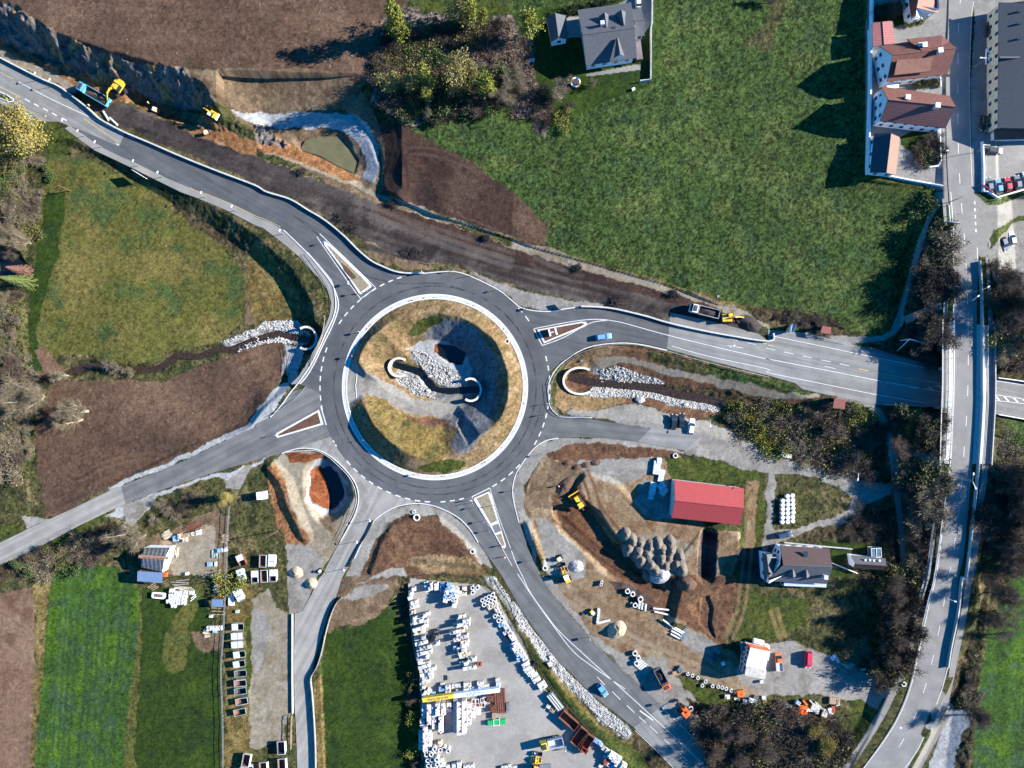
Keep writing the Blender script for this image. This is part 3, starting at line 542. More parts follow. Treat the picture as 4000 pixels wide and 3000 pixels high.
 ('thicket',T(2,3,[(860,600),(1000,670),(1269,680)],1.27)+T(3,3,[(200,700),(420,850),(380,952),(200,1200),(-250,1200),(-260,900),(-330,760)],1.27)),
 ('verge',T(3,3,[(400,610),(480,620),(560,670),(430,850),(410,760)],1.27)),
 ('verge',T(2,3,[(830,490),(960,560),(1050,600),(1080,660),(1000,690),(920,610),(860,560)],1.27)),
 # paths
 ('path',T(3,1,[(300,1215),(530,1238),(860,1255),(1000,1235),(1060,1190),(1120,1050),(1200,770),(1300,400),(1350,290),(1410,100),(1450,0),(1560,-10),(1560,110),(1500,95),(1400,250),(1340,450),(1280,650),(1220,850),(1170,1030),(1175,1130),(1100,1230),(1000,1282),(850,1300),(710,1312)])),
 ('path',T(3,1,[(1760,-100),(1770,0),(1850,70),(1900,115),(2000,110),(2212,30),(2500,-100),(2500,40),(2212,190),(2050,250),(1950,310),(1905,380),(1895,560),(1830,560),(1780,480)])),
 ('path',T(3,2,[(850,110),(980,230),(1040,320),(1080,500),(1135,720),(1150,1000),(1180,1300),(1205,1659),(1160,1659),(1130,1300),(1095,1000),(1070,760),(1040,600),(1020,430),(970,330),(900,250),(820,180),(600,130),(600,105)])),
 ('path',T(3,3,[(672,0),(680,60),(712,215),(775,0),(790,0),(745,180),(740,270),(705,410),(655,540),(600,660),(540,765),(420,945),(300,1150),(240,1150),(355,955),(440,850),(545,680),(600,580),(650,460),(688,330),(698,240),(690,180),(664,20)],1.27)),
 ('path',T(3,3,[(930,660),(880,740),(740,990),(600,1200),(560,1200),(700,980),(800,800),(820,730),(800,660),(860,560)],1.27)),
 # island
 ('berm',circ(350)),
 ('drygrass',[(1430,1560),(1470,1550),(1540,1600),(1640,1640),(1720,1650),(1760,1760),(1690,1810),(1590,1780),(1500,1710),(1450,1640)]),
 ('slategravel',[(1735,1250),(1800,1250),(1850,1280),(1895,1330),(1935,1400),(1948,1475),(1948,1545),(1935,1620),(1900,1685),(1838,1758),(1800,1780),(1760,1740),(1790,1680),(1730,1645),(1715,1562),(1700,1330),(1650,1310)]),
 ('belt',[(1560,1600),(1620,1630),(1715,1632),(1760,1640),(1740,1665),(1660,1665),(1600,1640)]),
 ('gravel',[(1341,1420),(1375,1405),(1400,1430),(1460,1470),(1520,1500),(1570,1535),(1640,1560),(1715,1562),(1790,1545),(1815,1580),(1780,1610),(1715,1628),(1640,1622),(1540,1588),(1470,1546),(1425,1542),(1385,1575),(1360,1610),(1341,1590)]),
 ('riprap',[(1530,1470),(1560,1510),(1620,1540),(1715,1562),(1700,1520),(1650,1470),(1620,1440),(1560,1420)]),
 ('riprap',[(1605,1360),(1640,1372),(1700,1420),(1750,1440),(1800,1450),(1840,1500),(1800,1530),(1715,1510),(1650,1440),(1610,1400)]),
 ('gravelw',[(1590,1370),(1640,1330),(1700,1322),(1760,1340),(1830,1390),(1845,1440),(1830,1490),(1790,1500),(1760,1430),(1700,1425),(1660,1385),(1610,1370)]),
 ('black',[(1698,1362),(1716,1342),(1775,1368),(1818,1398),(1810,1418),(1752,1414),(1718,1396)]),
 ('rust',[(1698,1345),(1716,1342),(1712,1385),(1726,1394),(1698,1372)]),
 ('verge',[(1590,1300),(1620,1255),(1690,1230),(1740,1250),(1700,1275),(1640,1300),(1600,1312)]),
 ('verge',[(1630,1830),(1700,1800),(1810,1800),(1820,1825),(1740,1850),(1650,1848)]),
 # waterside
 ('black',T(0,1,[(0,560),(90,480),(160,560),(220,640),(180,720),(20,700)])),
]
PX=2000+GX/S*H/(H-GZ); PY=1500-GY/S*H/(H-GZ)
jx=(fbm(GX,GY,3.0,90,3)-.5)*26; jy=(fbm(GX,GY,3.0,94,3)-.5)*26
TI=np.full(GX.shape,TN.index('rough'),np.int16)
sharp={'yard','concrete','path','crop','soil_pale'}
for nm,pl in ZN:
    k=0 if nm in sharp else 1
    xs=[p[0] for p in pl]; ys=[p[1] for p in pl]
    c_=[P(a_,b_,z_) for a_ in (min(xs)-40,max(xs)+40) for b_ in (min(ys)-40,max(ys)+40) for z_ in (-6,10)]; X0,X1,Y0,Y1=min(q[0] for q in c_),max(q[0] for q in c_),min(q[1] for q in c_),max(q[1] for q in c_)
    i0,i1=np.searchsorted(AX,X0),np.searchsorted(AX,X1); j0,j1=np.searchsorted(AY,Y0),np.searchsorted(AY,Y1)
    s=(slice(j0,j1),slice(i0,i1)); a=PX[s]+jx[s]*k; b=PY[s]+jy[s]*k
    TI[s][inside(pl,a,b)]=TN.index(nm)
GRN=np.zeros(GX.shape,np.float32); COL=np.zeros(GX.shape+(3,),np.float32); AMP=np.zeros(GX.shape,np.float32)
g1=fbm(GX,GY,.9,30,2); g2=vn(GX,GY,.33,37); bigv=fbm(GX,GY,30,70,3)
for k,(nm,t) in enumerate(TY.items()):
    m=TI == k
    if not m.any(): continue
    c=[np.array(s2l(x),np.float32)/A for x in t[:3]]
    X,Y=GX[m],GY[m]
    f=fbm(X,Y,t[3],11+k,4); f2=fbm(X,Y,t[3]*.6,60+k,4)
    w1=np.clip((f-.5)*5,0,1)[:,None]; w2=np.clip((f2-.52)*5,0,1)[:,None]
    cc=c[0]*(1-w1)+c[1]*w1; cc=cc*(1-w2)+c[2]*w2
    gr=1+t[4]*((g1[m]-.5)*2.0+(g2[m]-.5)*2.6)
    if nm in ('soil','soil_dark','soil_pale','crop','lawn','blackdirt','pasture','meadow','belt'):
        ang={'soil': 0,'soil_dark': -28,'soil_pale': 84,'crop': 86,'lawn': 88,'blackdirt': -19,'pasture': 78,'meadow': 88,'belt': -46}[nm]
        ang=np.where((nm == 'soil') & (X < -40) & (Y < 20),24,ang) if nm == 'soil' else np.full(X.shape,float(ang))
        a=np.radians(ang); v=-X*np.sin(a)+Y*np.cos(a); u=X*np.cos(a)+Y*np.sin(a)
        if nm == 'soil': v=v+np.where(X > -40,.0012*(X+60)**2,0)*(Y > 20)
        st=vn(v*1.0,u*.03,.55,40)*.6+vn(v,u*.02,1.7,41)*.6-.6
        gr=gr+st*{'crop': .5,'soil': .3,'soil_dark': .35,'soil_pale': .25,'lawn': .1,'blackdirt': .75,'pasture': .12,'meadow': .12,'belt': .35}[nm]
    if nm in ('soil','soil_dark'):                      # scattered pale stones
        gr=gr+(g2[m] > .93)*.9*(vn(X,Y,.7,44) > .5)
    COL[m]=cc*np.maximum(.25,gr)[:,None]; AMP[m]=t[5]; GRN[m]=min(1,t[4]*2)
COL *= (1+.12*(bigv-.5)*2)[...,None]
# tyre tracks and mown lines
def track(pts,tone,w=.25,gap=1.8,k=.6):
    for off in ((-gap/2,gap/2) if gap else (0,)):
        ww=[P(*p[:2],0) for p in catmull(pts,6)]; q=[]
        for i in range(len(ww)):
            a=ww[max(0,i-1)]; b=ww[min(len(ww)-1,i+1)]; dx,dy=b[0]-a[0],b[1]-a[1]; L=math.hypot(dx,dy)+1e-9
            q.append((ww[i][0]-dy/L*off,ww[i][1]+dx/L*off,0))
        s=_win(q,1); d,_=dline(q,GX[s],GY[s]); f=(np.clip(1-(d-w)/.3,0,1)*k*(.5+vn(GX[s],GY[s],2,5)*.8))[...,None]
        f=np.clip(f,0,1); COL[s]=COL[s]*(1-f)+np.array(s2l(tone),np.float32)/A*f
for a in ([(80,1659),(140,1300),(230,700),(290,0)],): track(T(0,0,[(190,1659+0)])+T(0,1,[(230,30),(215,300),(205,500)]),(60,70,45),.2,1.9,.5)
track(T(2,2,[(2070,850),(2060,1100),(2040,1430)])+T(2,3,[(1150,60),(1130,180),(1080,300)],1.27),(168,140,106),.35,2.2,.7)
track(T(2,3,[(560,40),(700,120),(900,210),(930,260)],1.27),(150,105,75),.3,2.2,.7)
track(T(2,2,[(620,760),(680,900),(740,1080),(960,1350)]),(120,78,50),.3,2.4,.7)
track(T(2,2,[(380,1150),(560,1300),(800,1500),(1100,1700)]),(80,48,32),.3,2.4,.6)
track(T(2,2,[(480,1080),(640,1240),(900,1460),(1150,1700)]),(150,98,62),.3,2.4,.6)
track(T(2,3,[(220,60),(420,200),(620,330),(850,430),(1200,600)],1.27),(186,170,146),.6,2.4,.6)
track(T(2,3,[(250,30),(480,180),(700,310),(1000,430)],1.27),(140,118,92),.4,2.2,.5)
track(T(3,3,[(30,170),(50,240),(70,300)],1.27),(190,160,110),.5,1.8,.6)
track(T(0,2,[(420,640),(640,820),(900,700),(1250,620),(1440,660)]),(140,108,88),.2,1.8,.5)
track(T(1,0,[(1130,1560),(1180,1400),(1220,1250),(1180,1100)]),(58,42,38),.25,1.9,.7)
track(T(1,0,[(1300,1640),(1280,1450),(1220,1300)]),(58,42,38),.25,1.9,.6)
track(T(1,0,[(1350,1330),(1600,1350),(2000,1500)]),(120,92,76),.2,1.9,.5)
for q in ([(560,200),(520,700),(480,1500)],[(800,50),(760,900),(690,1659)],[(900,100),(850,900),(840,1659)],[(640,300),(600,1000),(560,1659)],[(1100,100),(1060,500),(960,1300),(920,1659)]):
    track(T(0,3,q),(58,84,66),.22,1.7,.55)
track(T(2,0,[(1230,700),(1225,300),(1260,0)]),(84,108,40),.4,1.6,.5)
track(D([(1184,545),(1184,300)]),(90,100,70),.12,0,.5)
for q,t in (([(180,600),(400,700),(600,760)],(120,112,104)),([(0,640),(500,760),(1000,880)],(60,50,50)),([(0,700),(500,830),(800,900)],(58,48,46))):
    track(T(2,1,q),t,.5,2.3,.5)
for q,t in (([(900,120),(1400,300),(2212,560)],(120,110,102)),([(700,200),(1200,420),(2212,700)],(60,52,52)),([(1000,160),(1600,420),(2212,620)],(130,118,108))):
    track(T(1,1,q),t,.5,2.3,.5)
rel=(fbm(GX,GY,1.6,20,3)-.5)*1.6+(vn(GX,GY,.55,25)-.5)*.6+(vn(GX,GY,.33,26)-.5)*.35
clf=TI == TN.index('cliff')
rel=np.where(clf,(1-np.abs(fbm(GX,GY,6,27,4)-.5)*5)*1.6-.6+(fbm(GX,GY,2.5,33,3)-.5)*1.6+rel*.5,rel)
nf=np.clip(near/1.5,0,1)
GZ += rel*AMP*nf
# ground mesh
def grid_mesh(name):
    ny,nx=GX.shape; me=bpy.data.meshes.new(name)
    co=np.stack([GX,GY,GZ],-1).astype(np.float32).reshape(-1)
    me.vertices.add(nx*ny); me.vertices.foreach_set('co',co)
    i=np.arange(ny-1)[:,None]*nx+np.arange(nx-1)[None]; q=np.stack([i,i+1,i+nx+1,i+nx],-1).reshape(-1)
    n=len(q)//4; me.loops.add(n*4); me.loops.foreach_set('vertex_index',q.astype(np.int32))
    me.polygons.add(n); me.polygons.foreach_set('loop_start',np.arange(0,n*4,4,dtype=np.int32)); me.polygons.foreach_set('loop_total',np.full(n,4,np.int32))
    me.polygons.foreach_set('use_smooth',np.ones(n,bool)); me.update(calc_edges=True)
    a=me.color_attributes.new('albedo','FLOAT_COLOR','POINT')
    c4=np.ones((nx*ny,4),np.float32); c4[:,:3]=COL.reshape(-1,3); c4[:,3]=GRN.reshape(-1); a.data.foreach_set('color',c4.reshape(-1))
    return me
gm=bpy.data.materials.new('ground_cover'); gm.use_nodes=True; N=gm.node_tree.nodes; L=gm.node_tree.links
b=N['Principled BSDF']; b.inputs['Roughness'].default_value=.95; b.inputs['Specular IOR Level'].default_value=.1
at=N.new('ShaderNodeAttribute'); at.attribute_name='albedo'
tc=N.new('ShaderNodeTexCoord'); nz=N.new('ShaderNodeTexNoise'); nz.inputs['Scale'].default_value=2.4; nz.inputs['Detail'].default_value=5
L.new(tc.outputs['Object'],nz.inputs['Vector'])
mr=N.new('ShaderNodeMapRange'); mr.inputs['From Min'].default_value=.3; mr.inputs['From Max'].default_value=.7; mr.inputs['To Min'].default_value=-.45; mr.inputs['To Max'].default_value=.45
L.new(nz.outputs['Fac'],mr.inputs[0]); ml=N.new('ShaderNodeVectorMath'); ml.operation='SCALE'
gq=N.new('ShaderNodeMath'); gq.operation='MULTIPLY_ADD'; gq.inputs[2].default_value=1; L.new(mr.outputs[0],gq.inputs[0]); L.new(at.outputs['Alpha'],gq.inputs[1]); L.new(at.outputs['Color'],ml.inputs[0]); L.new(gq.outputs[0],ml.inputs['Scale']); L.new(ml.outputs[0],b.inputs['Base Color'])
gme=grid_mesh('ground'); gme.materials.append(gm); go=bpy.data.objects.new('ground',gme); link(go); tag(go,kind='structure')

def gz(X,Y):
    i=min(max(int(np.searchsorted(AX,X))-1,0),len(AX)-2); j=min(max(int(np.searchsorted(AY,Y))-1,0),len(AY)-2)
    fx=(X-AX[i])/(AX[i+1]-AX[i]); fy=(Y-AY[j])/(AY[j+1]-AY[j])
    return float((GZ[j,i]*(1-fx)+GZ[j,i+1]*fx)*(1-fy)+(GZ[j+1,i]*(1-fx)+GZ[j+1,i+1]*fx)*fy)
def G(x,y,dz=0):                     # ground point seen at photo pixel
    z=0
    for _ in range(6): p=P(x,y,z); z=.5*z+.5*gz(p[0],p[1]) if _ < 5 else gz(p[0],p[1])
    p=P(x,y,z); return (p[0],p[1],z+dz)
# ---------------------------------------------------------------- carriageways, kerbs, markings
def asph(name,c1,c2,ang=None,radial=False):
    m=mat(name,tuple(x/A for x in s2l(c1)),.85,.1,.25,spec=.25,col2=tuple(x/A for x in s2l(c2)))
    nt=m.node_tree; N=nt.nodes; L=nt.links; b=N['Principled BSDF']; src=b.inputs['Base Color'].links[0].from_socket
    tc=N.new('ShaderNodeTexCoord'); n=N.new('ShaderNodeTexNoise'); n.inputs['Scale'].default_value=5; n.inputs['Detail'].default_value=5
    L.new(tc.outputs['Object'],n.inputs['Vector']); r=N.new('ShaderNodeMapRange'); r.inputs[1].default_value=.3; r.inputs[2].default_value=.7; r.inputs[3].default_value=.86; r.inputs[4].default_value=1.14
    L.new(n.outputs['Fac'],r.inputs[0]); v=N.new('ShaderNodeVectorMath'); v.operation='SCALE'; L.new(src,v.inputs[0]); L.new(r.outputs[0],v.inputs['Scale']); L.new(v.outputs[0],b.inputs['Base Color'])
    if ang is not None or radial:
        src=b.inputs['Base Color'].links[0].from_socket; n=N.new('ShaderNodeTexNoise'); n.inputs['Detail'].default_value=4; r=N.new('ShaderNodeMapRange'); r.inputs[1].default_value=.32; r.inputs[2].default_value=.68; r.inputs[3].default_value=.80; r.inputs[4].default_value=1.22
        if radial:
            s_=N.new('ShaderNodeVectorMath'); s_.operation='SUBTRACT'; s_.inputs[1].default_value=(RCW[0],RCW[1],0); L.new(tc.outputs['Object'],s_.inputs[0]); l_=N.new('ShaderNodeVectorMath'); l_.operation='LENGTH'; L.new(s_.outputs[0],l_.inputs[0])
            n.noise_dimensions='4D'; n.inputs['Scale'].default_value=.02; w_=N.new('ShaderNodeMath'); w_.operation='MULTIPLY'; w_.inputs[1].default_value=1.1; L.new(l_.outputs['Value'],w_.inputs[0]); L.new(w_.outputs[0],n.inputs['W']); L.new(tc.outputs['Object'],n.inputs['Vector'])
        else:
            mp=N.new('ShaderNodeMapping'); mp.vector_type='TEXTURE'; mp.inputs['Rotation'].default_value=(0,0,math.radians(ang)); mp.inputs['Scale'].default_value=(28,1.3,1); L.new(tc.outputs['Object'],mp.inputs[0]); L.new(mp.outputs[0],n.inputs['Vector']); n.inputs['Scale'].default_value=1
        L.new(n.outputs['Fac'],r.inputs[0]); v=N.new('ShaderNodeVectorMath'); v.operation='SCALE'; L.new(src,v.inputs[0]); L.new(r.outputs[0],v.inputs['Scale']); L.new(v.outputs[0],b.inputs['Base Color'])
    return m
AC={'asph_new': ((118,121,124),(104,108,112)),'asph_new2': ((138,140,139),(120,122,123)),'asph_mid': ((150,150,148),(130,131,132)),'asph_old': ((178,177,173),(160,160,157)),'asph_pale': ((196,193,186),(180,177,170)),'path': ((194,191,184),(174,171,164))}
ANG={'north_west': -30,'west_road': 27,'south_lane': 62,'south_east': -50,'east_lane': -6,'east_road': -12}
AM={'asph_new': asph('asphalt_new',(112,111,114),(98,98,102)),'asph_new2': asph('asphalt_newer',(134,133,134),(112,112,116)),
      'asph_mid': asph('asphalt_mid',(152,150,148),(134,133,134)),'asph_old': asph('asphalt_old',(184,181,176),(166,164,160)),
      'asph_pale': asph('asphalt_pale',(196,193,186),(180,177,170)),'path': asph('path_asphalt',(190,187,180),(174,171,164))}
WHITE=mat('road_paint_white',(.5,.5,.49),.6,.08,2); YEL=mat('road_paint_yellow',(.5,.38,.14),.6,.1,2)
CONC=mat('concrete_light',(.42,.41,.38),.8,.1,1.5,bump=.01); CONCD=mat('concrete_weathered',(.25,.24,.22),.85,.15,1.2)
STEEL=mat('galvanised_steel',(.42,.43,.44),.45,.1,3,metal=.6)
def sheet(name,poly,z,m,kind='structure'):
    w=[P(p[0],p[1],z) for p in poly]; bm=bmesh.new(); vs=[]
    for p in w:
        if not vs or (vs[-1].co-Vector(p)).length > .02: vs.append(bm.verts.new(p))
    f=bm.faces.new(vs); f.normal_update(); bmesh.ops.triangulate(bm,faces=[f])
    for f in bm.faces:
        f.normal_update()
        if f.normal.z < 0: f.normal_flip()
    me=bpy.data.meshes.new(name); bm.to_mesh(me); bm.free(); me.materials.append(m)
    o=bpy.data.objects.new(name,me); link(o); return tag(o,kind=kind)
for nm,pl,z,mk in ROADS:
    if pl: a_=next((v for k,v in ANG.items() if nm.startswith(k)),None); sheet(nm,pl,z,AM['path'] if 'foot' in nm else asph('asphalt_'+nm,*AC[mk],ang=a_))
mb=MB(); n=160
v=[];
for r in (450.5,352):
    for i in range(n):
        t=2*math.pi*i/n; v.append(P(RC[0]+r*math.cos(t),RC[1]-r*math.sin(t),.050))
mb.add(v,[(i,(i+1) % n,(i+1) % n+n,i+n) for i in range(n)])
tag(mb.build('roundabout_carriageway',asph('asphalt_ring',(124,126,128),(106,110,114),radial=True)),kind='structure')

def offs(pts,off):
    q=[]
    for i in range(len(pts)):
        a=pts[max(0,i-1)]; b=pts[min(len(pts)-1,i+1)]; dx,dy=b[0]-a[0],b[1]-a[1]; L=math.hypot(dx,dy)+1e-9
        q.append((pts[i][0]-dy/L*off,pts[i][1]+dx/L*off,pts[i][2]))
    return q
def strip(mb,pts,w,z0=None,h=0,m=0,smooth=4):     # ribbon along world points; h>0 gives it thickness
    pts=catmull(pts,smooth) if smooth else pts
    a,b=offs(pts,w/2),offs(pts,-w/2); n=len(pts)
    if h:
        v=a+b+[(p[0],p[1],p[2]+h) for p in a]+[(p[0],p[1],p[2]+h) for p in b]; f=[]
        for i in range(n-1):
            f += [(2*n+i,3*n+i,3*n+i+1,2*n+i+1),(i,2*n+i,2*n+i+1,i+1),(n+i+1,3*n+i+1,3*n+i,n+i)]
        f += [(0,n,3*n,2*n),(n-1,3*n-1,4*n-1,2*n-1)]
        mb.add(v,f,m)
    else: mb.add(a+b,[(i,n+i,n+i+1,i+1) for i in range(n-1)],m)
def W(pts,z=0): return [P(p[0],p[1],z) for p in pts]
def GW(pts,dz=0): return [G(p[0],p[1],dz) for p in pts]
def dashes(mb,pts,w,on,off,z=.07,m=0):
    pts=catmull(W(pts,z),8); acc=0; cur=[]; on_=True
    for i in range(len(pts)-1):
        a,b=Vector(pts[i]),Vector(pts[i+1]); L=(b-a).length; t=0
        while t < L:
            lim=(on if on_ else off)-acc; st=min(lim,L-t)
            if on_:
                if not cur: cur=[tuple(a+(b-a)*(t/L))]
                cur.append(tuple(a+(b-a)*((t+st)/L)))
            t += st; acc += st
            if acc >= (on if on_ else off)-1e-6:
                if on_ and len(cur) > 1: strip(mb,cur,w,m=m,smooth=0)
                cur=[]; acc=0; on_=not on_
mk=MB()
def line(pts,w=.16,z=.062,m=0): strip(mk,W(pts,z),w,m=m)
# ring: give-way dashes in front of each entry
def rarc(a0,a1,r=450): return circ(r,a0,a1,24)
for a0,a1 in ((147,105),(192,158),(207.5,212),(268-0,218),(285,271),(-42,-62),(16,-32),(44,33)):
    n_=max(2,int(abs(a1-a0)/4.6)); 
    for i in range(n_):
        s0=a0+(a1-a0)*(i+.08)/n_; s1=a0+(a1-a0)*(i+.62)/n_; strip(mk,W(circ(449,s0,s1,4),.064),.34,smooth=0)
# splitter island outlines and entry lines
line(T(1,1,[(525,385),(700,640),(820,810),(905,922)]),.22); line(T(1,1,[(905,922),(1035,828)]),.22); line(T(1,1,[(1035,828),(800,600),(550,360)]),.22)
line(T(2,1,[(188,1182),(262,1326)]),.28); line(T(2,1,[(262,1326),(440,1260),(600,1170),(700,1125),(820,1108)]),.2); line(T(2,1,[(188,1182),(400,1140),(600,1108),(750,1100),(850,1108)]),.2)
line(T(1,2,[(560,195),(608,356)]),.3)
line(T(1,2,[(1865,975),(2020,898)]),.25); line(T(1,2,[(2020,898),(2060,1030),(2110,1180),(2200,1420)]),.16); line(T(1,2,[(1865,975),(1990,1190),(2100,1370),(2212,1570)]),.16)
line(T(2,2,[(-5,1440),(40,1560),(90,1659)])+T(2,3,[(60,20),(90,80),(160,180),(240,280),(380,410),(500,520),(600,610),(720,720),(860,850),(1000,985)],1.27),.2)
line(T(2,3,[(28,-10),(100,100),(200,240),(300,370),(400,450),(560,560)],1.27),.2)
line(T(2,3,[(740,650),(900,800),(1090,985)],1.27),.16); line(T(2,3,[(610,765),(740,890),(830,985)],1.27),.14)
for q in ([(422,500),(462,542)],[(497,573),(538,614)],[(570,642),(608,678)],[(684,744),(722,780)],[(756,812),(796,848)],[(830,878),(868,916)],[(630,698),(664,728)]): line(T(2,3,q,1.27),.2)
line(T(2,3,[(634,668),(700,716)],1.27),.35)
# east road
line(T(2,1,[(820,1108),(950,1128),(1300,1225),(1700,1325),(2212,1445)])+T(3,1,[(0,1443),(500,1540),(1000,1640)])+T(3,2,[(1000,0-60+40),(1500,68)]),.18)
line(T(3,1,[(0,1236),(500,1340),(1000,1445),(1420,1533)]),.16)
line(T(2,1,[(1380,1330),(1700,1420),(2212,1530)])+T(3,1,[(0,1560),(480,1659)])+T(3,2,[(900,85),(1100,120),(1390,170)]),.16)
for i in range(3): line(T(2,1,[(1715+159*i,1230+36*i),(1790+159*i,1246+36*i)]),.16)
for i in range(5): line(T(3,1,[(-20+160*i,1348+34*i),(62+160*i,1366+34*i)]),.16)
line(T(3,1,[(785,1526),(870,1546)]),.16,m=1); line(T(3,1,[(945,1560),(1200,1610),(1500,1655)]),.14,m=1); line(T(3,1,[(0,1320),(48,1332)]),.16,m=1)
line(T(2,1,[(2090,1282),(2200,1312)]),.16,m=1)
line(T(2,1,[(1860,1325),(1995,1348)]),.16); line(T(2,1,[(1885,1340),(1930,1322)]),.3)
line(T(3,1,[(485,1505),(585,1526)]),.16)
line(T(3,2,[(1230,30),(1330,38),(1400,30),(1500,12)]),.14)
for q in ([(1390,25),(1430,60)],[(1465,10),(1505,45)]): line(T(3,2,q),.35)
# hatched area east of the bridge
line(T(3,2,[(1950,90),(2350,150),(2600,190)]),.16); line(T(3,2,[(1950,140),(2350,185),(2600,215)]),.16); line(T(3,2,[(1955,255),(2350,325)]),.14); line(T(3,1,[(1960,1630),(2350,1690)]),.14)
for i in range(4): line(T(3,2,[(1955+i*80,92+i*11),(2010+i*80,152+i*8)]),.45)
# north west road
line(T(0,0,[(8,627),(115,683)]),.16,m=1); line(T(0,0,[(160,706),(400,835),(620,940),(720,985),(930,1085)]),.2)
line(T(0,0,[(0,750),(180,842)]),.16,m=1); line(T(0,0,[(720,1022),(860,1120),(1030,1232)]),.14,m=1)
for i,q in enumerate(([215,855],[292,895],[372,935],[447,975],[532,1018])): line(T(0,0,[(q[0],q[1]),(q[0]+44,q[1]+24)]),.34)
line(T(0,0,[(1003,1242),(1026,1252)]),.3)
for i in range(3): line(T(0,0,[(930+90*i,1090+42*i),(985+90*i,1114+44*i)]),.14)
line(T(0,0,[(1640,1622),(1700,1650)])+T(0,1,[(1790,20),(2000,105),(2212,208)])+T(1,1,[(60,228),(210,300)]),.12,m=1)
tag(mk.build('road_markings',[WHITE,YEL]),kind='structure')

# raised kerbs and aprons: each run is one kerb
kb=0
def kerb(name,pts,w,h,m,z=0,label=None,cat='kerb',group='kerbs of the roundabout and its roads',world=None,smooth=4):
    mb=MB(); strip(mb,world or W(pts,z),w,h=h,smooth=smooth); o=mb.build(name,m)
    return tag(o,kind='structure') if label is None else tag(o,label,cat,group)
def ringsheet(name,r0,r1,z0,z1,m,a0=0,a1=360,n=160):
    v=[]
    for r,z in ((r0,z0),(r0,z1),(r1,z1),(r1,z0)):
        for i in range(n+1): v.append(P(RC[0]+r*math.cos(math.radians(a0+(a1-a0)*i/n)),RC[1]-r*math.sin(math.radians(a0+(a1-a0)*i/n)),z))
    k=n+1; f=[]
    for s in range(3):
        for i in range(n): f.append((s*k+i,s*k+i+1,(s+1)*k+i+1,(s+1)*k+i))
    mb=MB(); mb.add(v,f); return tag(mb.build(name,m),kind='structure')
ringsheet('inner_kerb',364,357,.03,.12,WHITE); ringsheet('apron_pavement',356.5,349,-.2,.10,CONC); ringsheet('apron_edge',348.6,343.5,-.3,.16,WHITE)
kerb('kerb',NWs2[4:],.28,.16,WHITE); kerb('kerb',T(1,1,[(445,522),(600,700),(665,800),(690,960),(670,1080),(600,1230),(540,1370),(470,1500),(410,1590),(360,1659)])+T(1,2,[(290,85),(215,190),(125,288)]),.25,.2,WHITE)
kerb('kerb',NWn2[11:]+T(1,1,[(1450,703),(1700,687),(1870,735),(2100,850),(2212,940)])+T(2,1,[(60,990),(120,1012),(200,1027),(330,1032),(450,1012),(590,992)]),.25,.14,WHITE)
kerb('kerb',T(1,2,[(225,600),(350,560),(480,558),(600,596),(720,688),(820,798),(872,890),(886,1000),(862,1110),(795,1245),(730,1360)]),.25,.14,WHITE)
kerb('kerb',T(1,2,[(255,590),(480,572),(600,612),(705,700),(800,800),(852,900),(866,1000),(845,1100),(780,1230)]),.12,.1,WHITE)
kerb('kerb',T(1,2,[(850,1510),(930,1340),(1015,1190),(1130,1098),(1250,1050),(1380,1032),(1500,1044),(1620,1084),(1750,1156),(1850,1258),(1920,1370)]),.25,.14,WHITE)
kerb('kerb',T(2,2,[(400,468),(280,495),(172,577),(52,743),(8,880),(12,1000),(60,1196)]),.25,.14,WHITE)
kerb('kerb',T(2,2,[(690,292),(450,286),(380,258),(330,195),(312,100),(318,0)])+T(2,1,[(340,1600),(365,1555),(430,1480),(565,1385),(700,1332),(900,1306),(1100,1316),(1340,1368)]),.25,.16,WHITE)
kerb('kerb',T(1,1,[(860,1659)])+T(1,2,[(865,150),(810,245)])+T(1,1,[]),.2,.12,WHITE); kerb('kerb',T(1,1,[(800,1440),(870,1500),(865,1659)]),.2,.12,WHITE)
# splitter islands (each a raised slab with its own kerb)
def traffic_island(name,outer,infill,label,soilm,h=.14):
    e=empty(name,G(*outer[0]),0,label,'traffic island','splitter islands at the roundabout entries'); ox,oy,oz=e.location
    def ext(poly,z0,z1,nm,m):
        bm=bmesh.new(); vs=[bm.verts.new((P(p[0],p[1],z1)[0]-ox,P(p[0],p[1],z1)[1]-oy,z1-oz)) for p in poly]
        f=bm.faces.new(vs); f.normal_update(); r=bmesh.ops.extrude_face_region(bm,geom=[f])
        for g in r['geom']:
            if isinstance(g,bmesh.types.BMVert): g.co.z=z0-oz
        bmesh.ops.recalc_face_normals(bm,faces=bm.faces); bmesh.ops.triangulate(bm,faces=bm.faces)
        me=bpy.data.meshes.new(nm); bm.to_mesh(me); bm.free(); me.materials.append(m); o=bpy.data.objects.new(nm,me); link(o,e); reg(e,o)
    ext(outer,0,.06+h,'kerb',WHITE)
    for k,(pl,m) in enumerate(infill): ext(pl,.05,.06+h+.02+.003*k,'infill',m)
    return e
SOILM=mat('planted_soil',tuple(x/A for x in s2l((128,88,66))),.95,.2,2,bump=.1); SANDM=mat('sand_bedding',tuple(x/A for x in s2l((190,176,146))),.95,.15,2,bump=.08)
SLATE=mat('paving_grey',tuple(x/A for x in s2l((150,150,152))),.9,.1,2)
traffic_island('splitter_island',T(1,1,[(585,435),(600,425),(640,455),(925,720),(1000,812),(990,825),(905,884),(890,880),(800,740),(590,460)]),
    [(T(1,1,[(605,450),(640,475),(910,735),(980,810),(905,866),(810,735)]),SANDM),(T(1,1,[(735,610),(800,660),(865,730),(850,750),(810,735),(760,680)]),SOILM)],'long narrow sand filled splitter island on the north west entry',None)
